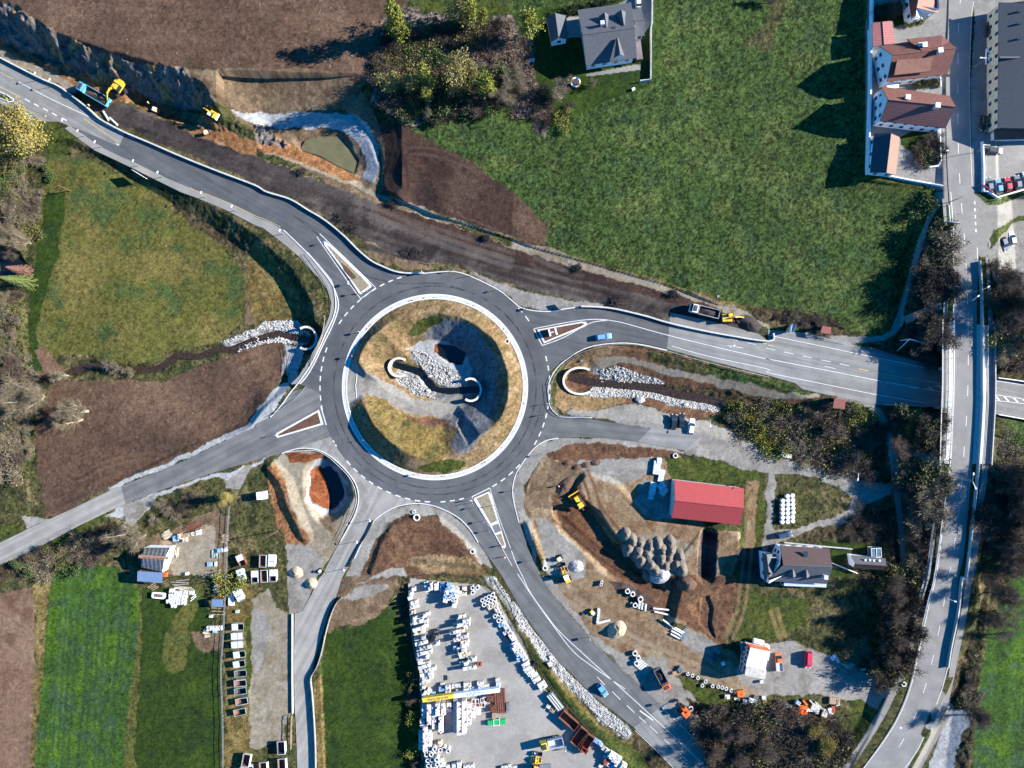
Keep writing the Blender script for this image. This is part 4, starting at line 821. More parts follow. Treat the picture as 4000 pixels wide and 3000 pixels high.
traffic_island('splitter_island',T(2,1,[(218,1190),(600,1120),(640,1122),(648,1142),(635,1160),(275,1308)]),
    [(T(2,1,[(238,1196),(600,1132),(630,1138),(600,1160),(285,1290)]),SOILM)],'triangular splitter island with brown soil on the east entry',None)
traffic_island('splitter_island',T(1,2,[(542,222),(580,350),(185,465),(165,448),(175,425)]),
    [(T(1,2,[(532,245),(560,340),(200,448),(190,436)]),SOILM)],'triangular splitter island with brown soil on the west entry',None)
traffic_island('splitter_island',T(1,2,[(1885,985),(2010,930),(2030,950),(2100,1195),(2160,1400),(2150,1420),(2125,1415),(2020,1225),(1880,1000)]),
    [(T(1,2,[(1905,990),(2005,945),(2085,1180),(2030,1205)]),SANDM),(T(1,2,[(2040,1225),(2095,1205),(2120,1270),(2065,1290)]),SLATE),(T(1,2,[(2075,1305),(2118,1290),(2150,1395),(2128,1400)]),SANDM)],'stepped sand filled splitter island on the south east entry',None)
# small grass island with sign at the far left
VERGE=mat('verge_grass',tuple(x/A for x in s2l((60,84,36))),.95,.3,4,bump=.1)
traffic_island('grass_island',T(0,0,[(-40,770),(60,815),(115,850),(115,878),(80,882),(0,850),(-60,830)]),[(T(0,0,[(-35,782),(60,825),(104,855),(100,872),(80,874),(0,842),(-50,820)]),VERGE)],'green grass island holding a no-entry sign at the left edge',None)

# concrete parapets along the new road
def parapet(pts,h,w,label,z=None,world=None,m=CONC,name='concrete_parapet',cat='wall',group=None,posts=None):
    mb=MB(); ww=world or W(pts,0); strip(mb,ww,w,h=h); o=mb.build(name,m); return tag(o,label,cat,group)
parapet(NWn+NWn2,.95,.42,'long white concrete parapet curving along the north west road')
parapet(T(2,1,[(595,990),(750,996),(900,1014),(1150,1073),(1300,1118),(1500,1168),(1800,1228),(2212,1290)])+T(3,1,[(40,1222)]),.95,.42,'white concrete parapet along the north side of the east road')

# dusty drift and worn tyre bands on the carriageways
def wear(name,pts,w,col,z=.058,g=None):
    mb=MB(); strip(mb,W(pts,z),w,smooth=6); m=mat(name,tuple(x/A for x in s2l(col)),.9,.1,.8,spec=.2); nt=m.node_tree; b=nt.nodes['Principled BSDF']
    if 'Alpha' in b.inputs and not b.inputs['Alpha'].links:
        tc=nt.nodes.new('ShaderNodeTexCoord'); n=nt.nodes.new('ShaderNodeTexNoise'); n.inputs['Scale'].default_value=.35; n.inputs['Detail'].default_value=8; n.inputs['Roughness'].default_value=.7; nt.links.new(tc.outputs['Object'],n.inputs['Vector']); r=nt.nodes.new('ShaderNodeMapRange'); r.inputs[1].default_value=.42; r.inputs[2].default_value=.72; r.inputs[3].default_value=0; r.inputs[4].default_value=.75; nt.links.new(n.outputs['Fac'],r.inputs[0]); nt.links.new(r.outputs[0],b.inputs['Alpha'])
    return tag(mb.build('road_dust' if col[0] > 130 else 'tyre_marks',m),kind='structure')
wear('dust_pale',circ(446,100,-60,40),1.1,(168,164,156)); wear('dust_pale',T(2,1,[(330,1010),(600,1040),(900,1080),(1200,1150),(1340,1190)]),.9,(168,164,156),.057); wear('dust_pale',T(2,1,[(330,1370),(450,1240),(600,1180),(850,1150),(1300,1240)]),.7,(168,164,156),.059); wear('dust_pale',T(1,1,[(250,240),(400,320),(520,410),(620,560),(720,700),(820,880),(860,990)]),1.0,(168,164,156),.0575)
wear('dust_pale',T(1,1,[(760,500),(900,600),(1020,720),(1150,830)]),.9,(168,164,156),.0585); wear('dust_pale',T(2,3,[(20,240),(150,400),(330,590),(560,760)],1.27),1.6,(168,164,156),.0565); wear('dust_pale',T(2,3,[(170,60),(300,220),(430,350),(640,560)],1.27),1.2,(168,164,156),.0562)
wear('rubber_dark',circ(395,0,360,90),.5,(70,73,78),.0595); wear('rubber_dark',circ(420,200,350,60),.35,(70,73,78),.0592); wear('rubber_dark',T(1,1,[(300,180),(600,420),(850,650),(1000,740),(1250,790),(1600,790),(1800,850)]),.4,(70,73,78),.0598)
wear('dust_pale2',T(1,2,[(880,850),(950,1000),(880,1200),(760,1400),(650,1600)]),2.2,(196,192,184),.056); wear('dust_pale2',T(1,2,[(250,460),(500,430),(650,560),(820,740)]),1.2,(170,168,162),.0555)
# ---------------------------------------------------------------- bridge road, bridge, rails
def brz(x,y):
    b=BRC; 
    for i in range(len(b)-1):
        if b[i][1] <= y <= b[i+1][1]:
            t=(y-b[i][1])/(b[i+1][1]-b[i][1]); return b[i][2]+t*(b[i+1][2]-b[i][2])
    return b[0][2] if y < b[0][1] else b[-1][2]
def BW(pts,dz): return [P(p[0],p[1],brz(*p[:2])+dz) for p in catmull(pts,5)]
def ribbon(mb,Lp,Rp,dz,m=0,n=90):      # sheet between two photo polylines at bridge-road height
    def res(p):
        p=catmull(p,6); y=[q[1] for q in p]; x=[q[0] for q in p]; ys=np.linspace(y[0],y[-1],n); return list(zip(np.interp(ys,y,x),ys))
    a,b=res(Lp),res(Rp); v=[P(q[0],q[1],brz(*q)+dz) for q in a]+[P(q[0],q[1],brz(*q)+dz) for q in b]
    mb.add(v,[(i,i+n,i+n+1,i+1) for i in range(n-1)],m)
VW=T(3,0,[(1565,-200),(1558,200),(1538,700),(1545,1290)])+T(3,1,[(1565,40),(1592,300),(1612,700),(1608,1100),(1605,1500)])+T(3,2,[(1600,100),(1590,300),(1575,600),(1530,1000),(1480,1400)])+T(3,3,[(820,20),(790,150),(740,380),(700,550),(640,700),(560,830),(455,975)],1.27)
VE=T(3,0,[(1790,-200),(1760,190),(1745,700),(1756,1290)])+T(3,1,[(1775,40),(1795,300),(1818,560),(1805,1000),(1802,1500)])+T(3,2,[(1798,100),(1785,400),(1765,700),(1730,1100),(1688,1500)])+T(3,3,[(945,20),(930,200),(893,400),(863,560),(803,720),(743,860),(675,985)],1.27)
mb=MB(); ribbon(mb,VW,VE,.09,n=160); tag(mb.build('bridge_road',AM['asph_old']),kind='structure')
mb=MB(); ribbon(mb,T(3,1,[(1506,60),(1522,300),(1530,700),(1512,1100),(1512,1500)])+T(3,2,[(1505,100),(1498,400),(1485,700),(1435,1100),(1385,1500),(1366,1659)])+T(3,3,[(770,30),(742,120)],1.27),
       T(3,1,[(1535,60),(1548,300),(1560,700),(1550,1100),(1550,1500)])+T(3,2,[(1545,100),(1535,400),(1520,700),(1475,1100),(1420,1500),(1400,1659)])+T(3,3,[(795,30),(768,120)],1.27),.07,n=90)
tag(mb.build('west_footway',AM['path']),kind='structure')
mb=MB(); ribbon(mb,T(3,1,[(1880,560),(1900,1000),(1905,1500)])+T(3,2,[(1890,100),(1870,500),(1840,800),(1790,1200),(1738,1600)])+T(3,3,[(980,30),(955,200),(915,380),(890,530),(855,640)],1.27),
       T(3,1,[(1900,560),(1940,1000),(1950,1500)])+T(3,2,[(1948,100),(1930,500),(1895,800),(1845,1200),(1795,1600)])+T(3,3,[(1012,30),(985,200),(945,400),(918,530),(890,650)],1.27),.07,n=90)
tag(mb.build('east_footway',AM['path']),kind='structure')
# markings on it
mk2=MB()
def bline(pts,w,on=None,off=None):
    q=BW(pts,.105)
    if on is None: strip(mk2,q,w,smooth=0)
    else:
        acc=0; cur=[q[0]]; o=True
        for i in range(len(q)-1):
            a,b=Vector(q[i]),Vector(q[i+1]); L=(b-a).length; t=0
            while t < L-1e-6:
                st=min((on if o else off)-acc,L-t)
                t += st; acc += st
                if o: cur.append(tuple(a+(b-a)*(t/L)))
                if acc >= (on if o else off)-1e-6:
                    if o: strip(mk2,cur,w,smooth=0)
                    o=not o; acc=0; cur=[tuple(a+(b-a)*(t/L))] if o else []
CL=T(3,0,[(1668,-60),(1648,200),(1640,700),(1645,1290)])+T(3,1,[(1668,60),(1690,300),(1712,640),(1728,1100),(1730,1500)])+T(3,2,[(1722,170),(1700,500),(1665,950),(1630,1250),(1590,1520)])+T(3,3,[(893,20),(865,180),(840,310),(800,480),(760,610),(700,762),(590,945)],1.27)
bline(CL,.18,3.0,5.7)
bline(T(3,1,[(1580,0),(1600,300),(1618,700),(1612,1100),(1612,1500)])+T(3,2,[(1606,100),(1596,300),(1582,600),(1538,1000),(1490,1400)])+T(3,3,[(830,20),(798,150),(748,380),(708,550),(648,700),(568,830),(470,960)],1.27),.2)
bline(T(3,3,[(905,390),(870,540),(810,705),(750,850),(675,960)],1.27),.2); bline(T(3,1,[(1785,80),(1800,400)]),.35,.9,1.1)
bline(T(3,1,[(1808,480),(1812,590)]),.2); bline(T(3,0,[(1778,10),(1758,190),(1742,700),(1752,1290),(1765,1600)]),.14)
tag(mk2.build('bridge_road_markings',[WHITE,YEL]),kind='structure')
# the bridge itself
bx,by,bz=P(3770,1500,0)
br=empty('road_bridge',(bx,by,0),0,'concrete road bridge carrying the north south road over the main road','bridge')
def local(v,o): return [(p[0]-o[0],p[1]-o[1],p[2]-o[2]) for p in v]
def bridge_part(name,Lp,Rp,dz0,dz1,m,n=40):
    def res(p):
        y=[q[1] for q in p]; x=[q[0] for q in p]; ys=np.linspace(y[0],y[-1],n); return list(zip(np.interp(ys,y,x),ys))
    a,b=res(Lp),res(Rp); v=[]
    for dz in (dz0,dz1):
        for side in (a,b): v += [P(q[0],q[1],brz(*q)+dz) for q in side]
    v=[(p[0]-bx,p[1]-by,p[2]) for p in v]; f=[]
    for i in range(n-1): f += [(i,i+1,n+i+1,n+i),(2*n+i,3*n+i,3*n+i+1,2*n+i+1),(i,2*n+i,2*n+i+1,i+1),(n+i,n+i+1,3*n+i+1,3*n+i)]
    f += [(0,n,3*n,2*n),(n-1,3*n-1,4*n-1,2*n-1)]
    mb=MB(); mb.add(v,f); return mb.build(name,m,br)
bridge_part('deck',T(3,1,[(1508,1110),(1508,1659)])+T(3,2,[(1500,200),(1485,690)]),T(3,1,[(1960,1160),(1966,1659)])+T(3,2,[(1962,200),(1935,690)]),-1.1,.03,CONC)
bridge_part('parapet',T(3,1,[(1508,1100),(1505,1659)])+T(3,2,[(1498,200),(1483,700)]),T(3,1,[(1516,1100),(1513,1659)])+T(3,2,[(1506,200),(1491,700)]),-.4,.95,CONC)
bridge_part('parapet',T(3,1,[(1960,1160),(1966,1659)])+T(3,2,[(1962,200),(1932,700)]),T(3,1,[(1968,1160),(1974,1659)])+T(3,2,[(1970,200),(1940,700)]),-.4,.95,CONC)
for q in (T(3,1,[(1515,1525),(1950,1600)]),T(3,2,[(1510,205),(1950,262)])):
    mb=MB(); a,b=P(*q[0],4.6),P(*q[1],4.6); v=[]
    w=[(a[0]-bx,a[1]-by,-.2),(b[0]-bx,b[1]-by,-.2)]; mb2=MB(); strip(mb2,w,.8,h=5.4,smooth=0); mb2.build('abutment',CONCD,br)
def bridge_rail(name,pts,dz,h,label=None,parent=br,step=2.0,rails=2,w=.06,cat='railing',group=None,world=None):
    q=world or BW(pts,dz); mb=MB(); o=q[0] if not parent else (bx,by,0)
    q=[(p[0]-o[0],p[1]-o[1],p[2]-o[2]) for p in q]
    for k in range(rails): 
        for i in range(len(q)-1): mb.tube((q[i][0],q[i][1],q[i][2]+h*(k+1)/rails),(q[i+1][0],q[i+1][1],q[i+1][2]+h*(k+1)/rails),w,n=4,caps=False)
    acc=0
    for i in range(len(q)-1):
        L=math.hypot(q[i+1][0]-q[i][0],q[i+1][1]-q[i][1]); acc += L
        if acc > step or i == 0: mb.tube(q[i],(q[i][0],q[i][1],q[i][2]+h),w*.8,n=4); acc=0
    ob=mb.build(name,STEEL,parent)
    if not parent: ob.location=o; tag(ob,label,cat,group)
    return ob
bridge_rail('railing',T(3,1,[(1590,1110),(1590,1659)])+T(3,2,[(1585,200),(1565,640)]),.05,1.0)
bridge_rail('railing',T(3,1,[(1850,1160),(1852,1659)])+T(3,2,[(1848,200),(1815,690)]),.05,1.0)
bridge_rail('railing',T(3,1,[(1882,1160),(1884,1659)])+T(3,2,[(1882,200),(1850,690)]),.05,1.0)
# guard rails and walls beside the bank
bridge_rail('guard_rail',T(3,1,[(1548,120),(1572,400),(1590,700),(1585,1090)]),.05,.8,'steel guard rail west of the high road, north of the bridge',None,2,1,.14,'guard rail','guard rails along the high road')
bridge_rail('guard_rail',T(3,2,[(1562,660),(1515,1000),(1460,1400)])+T(3,3,[(812,20),(785,120),(735,330)],1.27),.05,.8,'steel guard rail west of the high road, south of the bridge',None,2,1,.14,'guard rail','guard rails along the high road')
bridge_rail('footway_railing',T(3,2,[(1480,710),(1430,1100),(1380,1500)]),.05,1.0,'thin steel railing beside the west footway south of the bridge',None,2.4,2,.04)
def bwall(pts,h,w,label,name='retaining_wall',m=CONC,dz=0,group=None):
    q=BW(pts,dz); mb=MB(); strip(mb,q,w,h=h,smooth=0); return tag(mb.build(name,m),label,'wall',group)
bwall(T(3,1,[(1815,600),(1835,900),(1838,1200),(1838,1650)])+T(3,2,[(1838,200),(1805,700),(1755,1200),(1700,1659)])+T(3,3,[(955,10),(935,180),(900,350),(885,450)],1.27),1.15,.3,'low concrete wall along the east edge of the high road','barrier_wall')
# fence/railings by the main road
parapet(T(3,1,[(850,1343),(1400,1497),(1505,1524)]),.9,.25,'dark steel parapet north of the main road before the bridge',m=mat('dark_steel',(.05,.055,.06),.5,.1,2),name='road_parapet',cat='barrier')
parapet(T(3,2,[(1000,178),(1400,193),(1505,200)]),.8,.2,'steel parapet south of the main road before the bridge',m=STEEL,name='road_parapet',cat='barrier')
parapet(T(3,1,[(1975,1606),(2212,1640),(2500,1705)]),.9,.25,'steel barrier north of the main road east of the bridge',m=STEEL,name='road_parapet',cat='barrier')
parapet(T(3,2,[(1975,262),(2212,305),(2500,365)]),.9,.25,'steel barrier south of the main road east of the bridge',m=STEEL,name='road_parapet',cat='barrier')
def rail_run(name,pts,h,label,step=2.2,rails=2,w=.045,cat='railing',z=None,group=None,m=None):
    q=W(catmull(pts,5),z) if z is not None else GW(catmull(pts,5)); ob=bridge_rail(name,None,0,h,label,None,step,rails,w,cat,group,world=q)
    if m: ob.data.materials[0]=m
    return ob
rail_run('guard_railing',T(1,1,[(440,535),(560,700),(640,830),(665,960),(640,1080),(590,1200),(530,1340),(478,1480)]),1.0,'steel pedestrian railing on the outer west kerb above the brook',z=0)
rail_run('guard_railing',T(2,1,[(345,1659),(375,1580),(450,1490),(570,1405),(720,1350),(900,1318),(1100,1325),(1340,1378)]),1.0,'steel railing curving round the kerb above the east brook',z=0)
rail_run('guard_railing',T(2,2,[(320,0),(330,90),(345,190),(390,250),(455,278),(680,292)]),1.0,'steel railing round the corner beside the east lane',z=0)
rail_run('guard_railing',T(2,1,[(1340,1375),(1600,1450),(1960,1540),(2212,1600)]),.8,'low steel rail along the south side of the east road',z=0,rails=1,w=.07)
rail_run('guard_railing',T(1,2,[(845,1050),(780,1230),(720,1345)]),1.0,'steel railing on the kerb beside the lined pit',z=0)
rail_run('guard_railing',T(1,2,[(440,20),(330,140),(125,280)]),.8,'dark handrail on the kerb of the west entry',z=0)
rail_run('wooden_handrail',T(1,1,[(592,1070),(600,1110),(560,1300),(478,1510)]),1.0,'orange wooden handrail above the brook culvert',z=0,m=mat('raw_timber',(.5,.33,.18),.7))
rail_run('ladder_fence',T(1,1,[(250,1320),(270,1420),(270,1550)]),.9,'black railing at the edge of the brown field by the culvert',step=1.0,m=mat('black_paint',(.02,.02,.022),.5))
rail_run('guard_railing',T(3,1,[(300,1222),(500,1272),(705,1310)]),.9,'thin dark railing beside the footpath north of the main road',z=0,rails=1)
rail_run('guard_railing',T(3,2,[(1040,480),(1048,650),(1060,800)]),1.0,'handrail on the west side of the shaded footpath')
rail_run('bridge_ramp_railing',T(3,1,[(1175,1085),(1300,1030),(1420,990),(1495,960)]),1.0,'railing along the shaded stairway up to the high road',step=1.0)
# stairways up the embankment
def stair(p0,p1,w,n,label):
    a,b=G(*p0),G(*p1); b=(b[0],b[1],b[2]); a=(a[0],a[1],a[2]+.1)
    mb=MB(); dx,dy=b[0]-a[0],b[1]-a[1]; L=math.hypot(dx,dy); rz=math.atan2(dy,dx)
    for i in range(n):
        t=(i+.5)/n; mb.box(dx*t,dy*t,(b[2]-a[2])*t-.5,L/n*.97,w,.75,rz)
    return tag(mb.build('stairway',CONCD,loc=a),label,'stairs','stairways up the embankment')
stair(T(3,1,[(1180,1110)])[0],T(3,1,[(1500,975)])[0],2.3,22,'shaded concrete stairway north of the bridge'); stair(T(3,2,[(1265,590)])[0],T(3,2,[(1480,700)])[0],2.0,20,'shaded concrete stairway south of the bridge')
# culvert headwalls, each an open horseshoe of concrete
PALE=mat('pale_concrete',(.55,.52,.46),.8,.1,1.5,bump=.01)
def headwall(c,rx,ry,open_deg,zb,h,label,w=.6):
    o=P(c[0],c[1],zb+h); pts=[]
    for i in range(25):
        t=math.radians(open_deg+58+(244)*i/24); pts.append((rx*S*math.cos(t),ry*S*math.sin(t),0))
    mb=MB(); strip(mb,pts,w,h=h,smooth=0); ob=mb.build('culvert_headwall',PALE); ob.location=(o[0],o[1],zb); return tag(ob,label,'culvert wall','curved concrete culvert headwalls')
headwall(T(1,1,[(430,1262)])[0],42,44,180,-4.4,3.0,'horseshoe headwall where the west brook leaves the roundabout')
headwall(T(1,1,[(1235,1515)])[0],40,36,0,-4.4,2.6,'oval pale headwall on the sunny side of the island')
headwall(T(1,2,[(1855,50)])[0],40,44,180,-4.4,2.6,'shaded headwall on the east side of the island')
headwall(T(2,1,[(590,1632)])[0],66,52,0,-4.2,2.4,'large white headwall where the east brook begins')
# water
def water(name,pts,hw,z,m,closed=False):
    mb=MB(); strip(mb,[P(p[0],p[1],p[2]) for p in pts],hw*2); o=mb.build(name,m); return tag(o,kind='structure')
WD=mat('brook_water',(.035,.022,.012),.12,.3,2,spec=.6); WP=mat('pond_water',(.115,.105,.05),.25,.25,.4,col2=(.09,.085,.045),spec=.5); WB=mat('dark_water',(.006,.007,.007),.08,.2,2,spec=.6)
water('west_brook',D([(672,735,-4.0),(640,730,-4.0),(600,722,-3.9),(550,735,-3.7),(500,755,-3.7),(470,755,-3.6),(430,770,-3.45),(380,770,-3.35),(345,795,-3.25),(300,800,-3.05),(260,800,-2.85),(200,790,-2.65),(130,812,-2.25),(80,820,-1.85),(-60,850,-1.65)]),.95,0,WD)
water('island_brook',[(1525,1420,-4.3),(1640,1455,-4.3),(1690,1515,-4.3),(1750,1528,-4.3),(1872,1520,-4.3)],1.0,0,WB)
water('east_brook',[(p[0],p[1],p[2]+.3) for p in EB],1.2,0,WD)
def pool(name,pts,z,m):
    o=sheet(name,pts,z,m); return o
pool('sump_water',T(1,0,[(380,1290),(430,1210),(560,1180),(700,1180),(800,1290),(870,1400),(850,1500),(700,1430),(560,1350),(400,1300)]),-2.0,WP)
pool('pit_water',T(1,2,[(560,700),(650,720),(760,860),(775,960),(700,1050),(630,1050),(560,960),(550,840)]),-4.2,WB)
pool('island_pond',T(1,1,[(1560,1310),(1800,1340),(1860,1410),(1780,1490),(1640,1450),(1570,1390)]),-4.75,WB)
pool('gully_water',T(0,1,[(0,540),(90,460),(170,540),(240,650),(160,730),(0,770)]),-1.9,WB)
# ---------------------------------------------------------------- buildings
def lin(r,g,b,k=2.5): return tuple(x/k for x in s2l((r,g,b)))
def roofmat(name,c,c2,per=.33,ax=0): return mat(name,c,.75,.2,1.2,col2=c2,stripes=(ax,per,.72),bump=.02)
RED=roofmat('red_clay_tiles',(.16,.05,.03),(.1,.035,.025),.4); REDP=roofmat('pink_metal_sheets',(.3,.09,.085),(.25,.08,.075),.7,0); PLUM=roofmat('plum_tiles',(.14,.05,.05),(.11,.045,.045),.5,1)
ORA=roofmat('orange_tiles',(.26,.11,.07),(.2,.085,.055),.4); GRY=roofmat('grey_concrete_tiles',(.07,.075,.085),(.055,.06,.07),.36); DKB=roofmat('dark_slate_sheets',(.03,.045,.06),(.024,.036,.05),.5,1)
BARN=roofmat('red_corrugated_metal',(.3,.03,.032),(.26,.025,.028),.42,0); BRN=roofmat('brown_tiles',(.065,.032,.03),(.05,.027,.026),.4); BLU=roofmat('blue_corrugated_sheet',(.13,.2,.32),(.11,.17,.28),.3,0)
WALLW=mat('white_render',(.72,.73,.74),.85,.06,1); WALLY=mat('cream_render',(.6,.5,.32),.85,.08,1); WALLG=mat('grey_block_wall',(.35,.36,.38),.85,.1,1); WOOD=mat('brown_wood',(.16,.08,.045),.7,.2,3); GLASS=mat('window_glass',(.03,.04,.055),.08,.1,1,spec=.8)
CHIM=mat('metal_flue',(.6,.62,.64),.4,.1,2,metal=.3); TRANS=mat('polycarbonate_sheet',(.5,.54,.6),.3,.08,2,spec=.6,stripes=(1,.7,.8)); SOLAR=mat('solar_panel',(.02,.03,.06),.15,.2,2,spec=.8,stripes=(0,1.0,2.5))
def slab(mb,pts,th,m=0):       # roof plane: 3D polygon with thickness downwards
    n=len(pts); v=list(pts)+[(p[0],p[1],p[2]-th) for p in pts]
    mb.add(v,[tuple(range(n)),tuple(range(2*n-1,n-1,-1))]+[(i,(i+1) % n,(i+1) % n+n,i+n) for i in range(n)],m)
def loc(pts,o): return [(p[0]-o[0],p[1]-o[1],p[2]-o[2]) for p in pts]
def lerp(a,b,t): return tuple(a[i]+(b[i]-a[i])*t for i in range(3))
def wallwin(house,a,b,z0,z1,n,rows=1,wm=GLASS,size=(1.0,1.2),proud=.04):
    """windows on the wall from a to b (local xy), outside is to the right of a->b"""
    dx,dy=b[0]-a[0],b[1]-a[1]; L=math.hypot(dx,dy); rz=math.atan2(dy,dx); nx,ny=dy/L,-dx/L
    for r in range(rows):
        z=z0+(z1-z0)*(r+.28)/rows
        for i in range(n):
            t=(i+.5)/n; x,y=a[0]+dx*t+nx*proud,a[1]+dy*t+ny*proud
            mb=MB(); mb.box(0,0,0,size[0]+.2,.1,size[1]+.2); w=mb.build('window',WALLW,house,loc=(x,y,z),rz=rz)
            mb=MB(); mb.box(0,-.07,.1,size[0],.06,size[1]); mb.build('pane',wm,w)
def gable(name,label,rA,rB,zr,ze,zg,eA,eB,roofs,wallm,inset=.45,cat='house',chim=(),win=True,walls=True,flip=False):
    """ridge rA-rB at zr; eA = two eave pixels on one side (A end, B end), eB on the other"""
    RA,RB=P(*rA,zr),P(*rB,zr); A1,A2=P(*eA[0],ze),P(*eA[1],ze); B1,B2=P(*eB[0],ze),P(*eB[1],ze)
    c=[sum(p[i] for p in (A1,A2,B1,B2))/4 for i in range(2)]; o=(c[0],c[1],zg); e=empty(name,o,0,label,cat)
    e.rotation_euler=(0,0,0)
    ang=math.atan2(RB[1]-RA[1],RB[0]-RA[0])
    def rot(pts):
        q=loc(pts,o); cs,sn=math.cos(-ang),math.sin(-ang); return [(p[0]*cs-p[1]*sn,p[0]*sn+p[1]*cs,p[2]) for p in q]
    e.rotation_euler=(0,0,ang)
    RA,RB,A1,A2,B1,B2=rot([RA,RB,A1,A2,B1,B2])
    mb=MB(); slab(mb,[RA,RB,A2,A1],.22,0); slab(mb,[RB,RA,B1,B2],.22,1); roof=mb.build('roof',roofs,e)
    mb=MB(); mb.tube((RA[0],RA[1],RA[2]+.03),(RB[0],RB[1],RB[2]+.03),.14,n=6); mb.build('ridge_cap',roofs[0],roof)
    if walls:
        def ins(p,q):      # inset corner p toward q and toward the other side
            return p
        cx=(A1[0]+A2[0]+B1[0]+B2[0])/4; cy=(A1[1]+A2[1]+B1[1]+B2[1])/4
        def sh(p,d):
            return (p[0]+(d if p[0] < cx else -d),p[1]+(d if p[1] < cy else -d),p[2])
        a1,a2,b1,b2=[sh(p,inset) for p in (A1,A2,B1,B2)]; drop=(zr-ze)*inset/max(.5,abs(A1[1]-RA[1])); hz=ze-zg+drop-.26
        ra=((a1[0]+b1[0])/2,RA[1],zr-zg-.26); rb=((a2[0]+b2[0])/2,RB[1],zr-zg-.26)
        v=[(a1[0],a1[1],-1),(a2[0],a2[1],-1),(b2[0],b2[1],-1),(b1[0],b1[1],-1),(a1[0],a1[1],hz),(a2[0],a2[1],hz),(b2[0],b2[1],hz),(b1[0],b1[1],hz),ra,rb]
        mb=MB(); mb.add(v,[(0,1,5,4),(3,7,6,2),(0,4,8,7,3),(1,2,6,9,5)]); mb.build('wall',wallm,e)
        if win:
            def outward(p,q):
                dx,dy=q[0]-p[0],q[1]-p[1]; mx,my=(p[0]+q[0])/2-cx,(p[1]+q[1])/2-cy
                return (p,q) if dy*mx-dx*my > 0 else (q,p)
            rows=2 if ze-zg > 4.5 else 1
            for p,q in ((a1,a2),(b1,b2),(a1,b1),(a2,b2)):
                p,q=outward(p,q); L=math.hypot(q[0]-p[0],q[1]-p[1]); wallwin(e,p,q,.3,hz,max(1,int(L/2.9)),rows)
    for (x,y,zz,s) in chim:
        w=rot([P(x,y,zz)])[0]; mb=MB(); mb.box(w[0],w[1],w[2]-1.8,s,s,1.9); mb.box(w[0],w[1],w[2]+.05,s*1.25,s*1.25,.12); mb.build('chimney',CHIM,roof)
    return e,rot,roof
# village houses
T30=lambda *l: T(3,0,list(l))
h1,rt,rf=gable('village_house','white house with brown-red tile roof and raised dormer, northern of the two big gabled houses',T30((1078,475))[0],T30((1628,415))[0],12.6,8.2,3.2,T30((1028,708),(1552,640)),T30((965,400),(1497,310)),(RED,RED),WALLW,
    chim=[(*T30((1355,385))[0],12.0,1.1),(*T30((1318,385))[0],11.6,.9),(*T30((1492,432))[0],13.2,1.1)])
q=rt([P(*p,z) for p,z in zip(T30((1112,522),(1420,500),(1392,620),(1085,652)),(12.0,12.0,9.8,9.8))]); mb=MB(); slab(mb,[(p[0],p[1],p[2]+.35) for p in q],.5); mb.build('dormer_roof',ORA,rf)
q=rt([P(*p,z) for p,z in zip(T30((1200,340),(1497,308),(1560,360),(1500,400),(1330,440),(1230,370)),(9.6,9.6,10.4,11.4,12.0,10))]); mb=MB(); slab(mb,[(p[0],p[1],p[2]+.25) for p in q],.4); mb.build('side_roof',RED,rf)
h2,rt,rf=gable('village_house','white house with plum striped tile roof, southern of the two big gabled houses',T30((1038,862))[0],T30((1622,922))[0],12.4,8.2,3.2,T30((968,1045),(1535,1108)),T30((978,745),(1572,828)),(PLUM,RED),WALLW,
    chim=[(*T30((1210,838))[0],12.2,1.1),(*T30((1468,908))[0],13.2,1.1)])
mb=MB(); q=rt([P(*T30((1140,1080))[0],7)])[0]; mb.box(q[0],q[1]+1.2,q[2]-1.2,5.2,1.2,.15); mb.box(q[0],q[1]+.6,q[2]-1.1,5.2,.08,1); mb.build('balcony',WOOD,h2)
h3,rt,rf=gable('garage_annex','flat pink metal roofed annex north of the white houses',T30((988,188))[0],T30((1002,386))[0],7.3,6.9,3.2,T30((902,196),(906,404)),T30((1075,178),(1098,374)),(REDP,REDP),WALLW,cat='annex',win=False)
h4,rt,rf=gable('garage','low garage with half dark, half orange roof, south of the white houses',T30((1062,1152))[0],T30((1022,1492))[0],8.0,6.3,3.2,T30((918,1152),(884,1490)),T30((1138,1185),(1104,1510)),(DKB,ORA),WALLW,cat='garage',inset=.3)
h5,rt,rf=gable('village_house','red roofed house cut by the top edge above the pink annex',T30((1282,66))[0],T30((1350,-260))[0],11,7.6,3.2,T30((1242,168),(1190,-240)),T30((1468,112),(1450,-270)),(RED,ORA),WALLW)
h6,rt,rf=gable('apartment_block','big dark slate roofed building with cream facade right of the street',T30((2420,30))[0],T30((2420,1110))[0],11.5,8.6,3.2,T30((1995,20),(1988,1105)),T30((2850,20),(2850,1105)),(DKB,DKB),WALLY,inset=.35,cat='building')
for y in (100,205,335):
    q=rt([P(*T30((2168,y))[0],9.95)])[0]; mb=MB(); mb.box(q[0],q[1],q[2]-.2,.5,1.1,.35); mb.build('skylight',GLASS,rf)
mb=MB(); q=rt([P(*T30((2080,500))[0],9.5)])[0]; mb.box(q[0],q[1],q[2]-.3,.5,5.5,.7); mb.build('roof_step',DKB,rf)
h7,rt,rf=gable('porch_building','low red roofed extension south of the dark slate building',T30((1955,1122))[0],T30((2500,1090))[0],7.2,6.0,3.4,T30((1958,1208),(2500,1196)),T30((1955,1118),(2500,1084)),(RED,RED),WALLW,cat='annex',win=False)
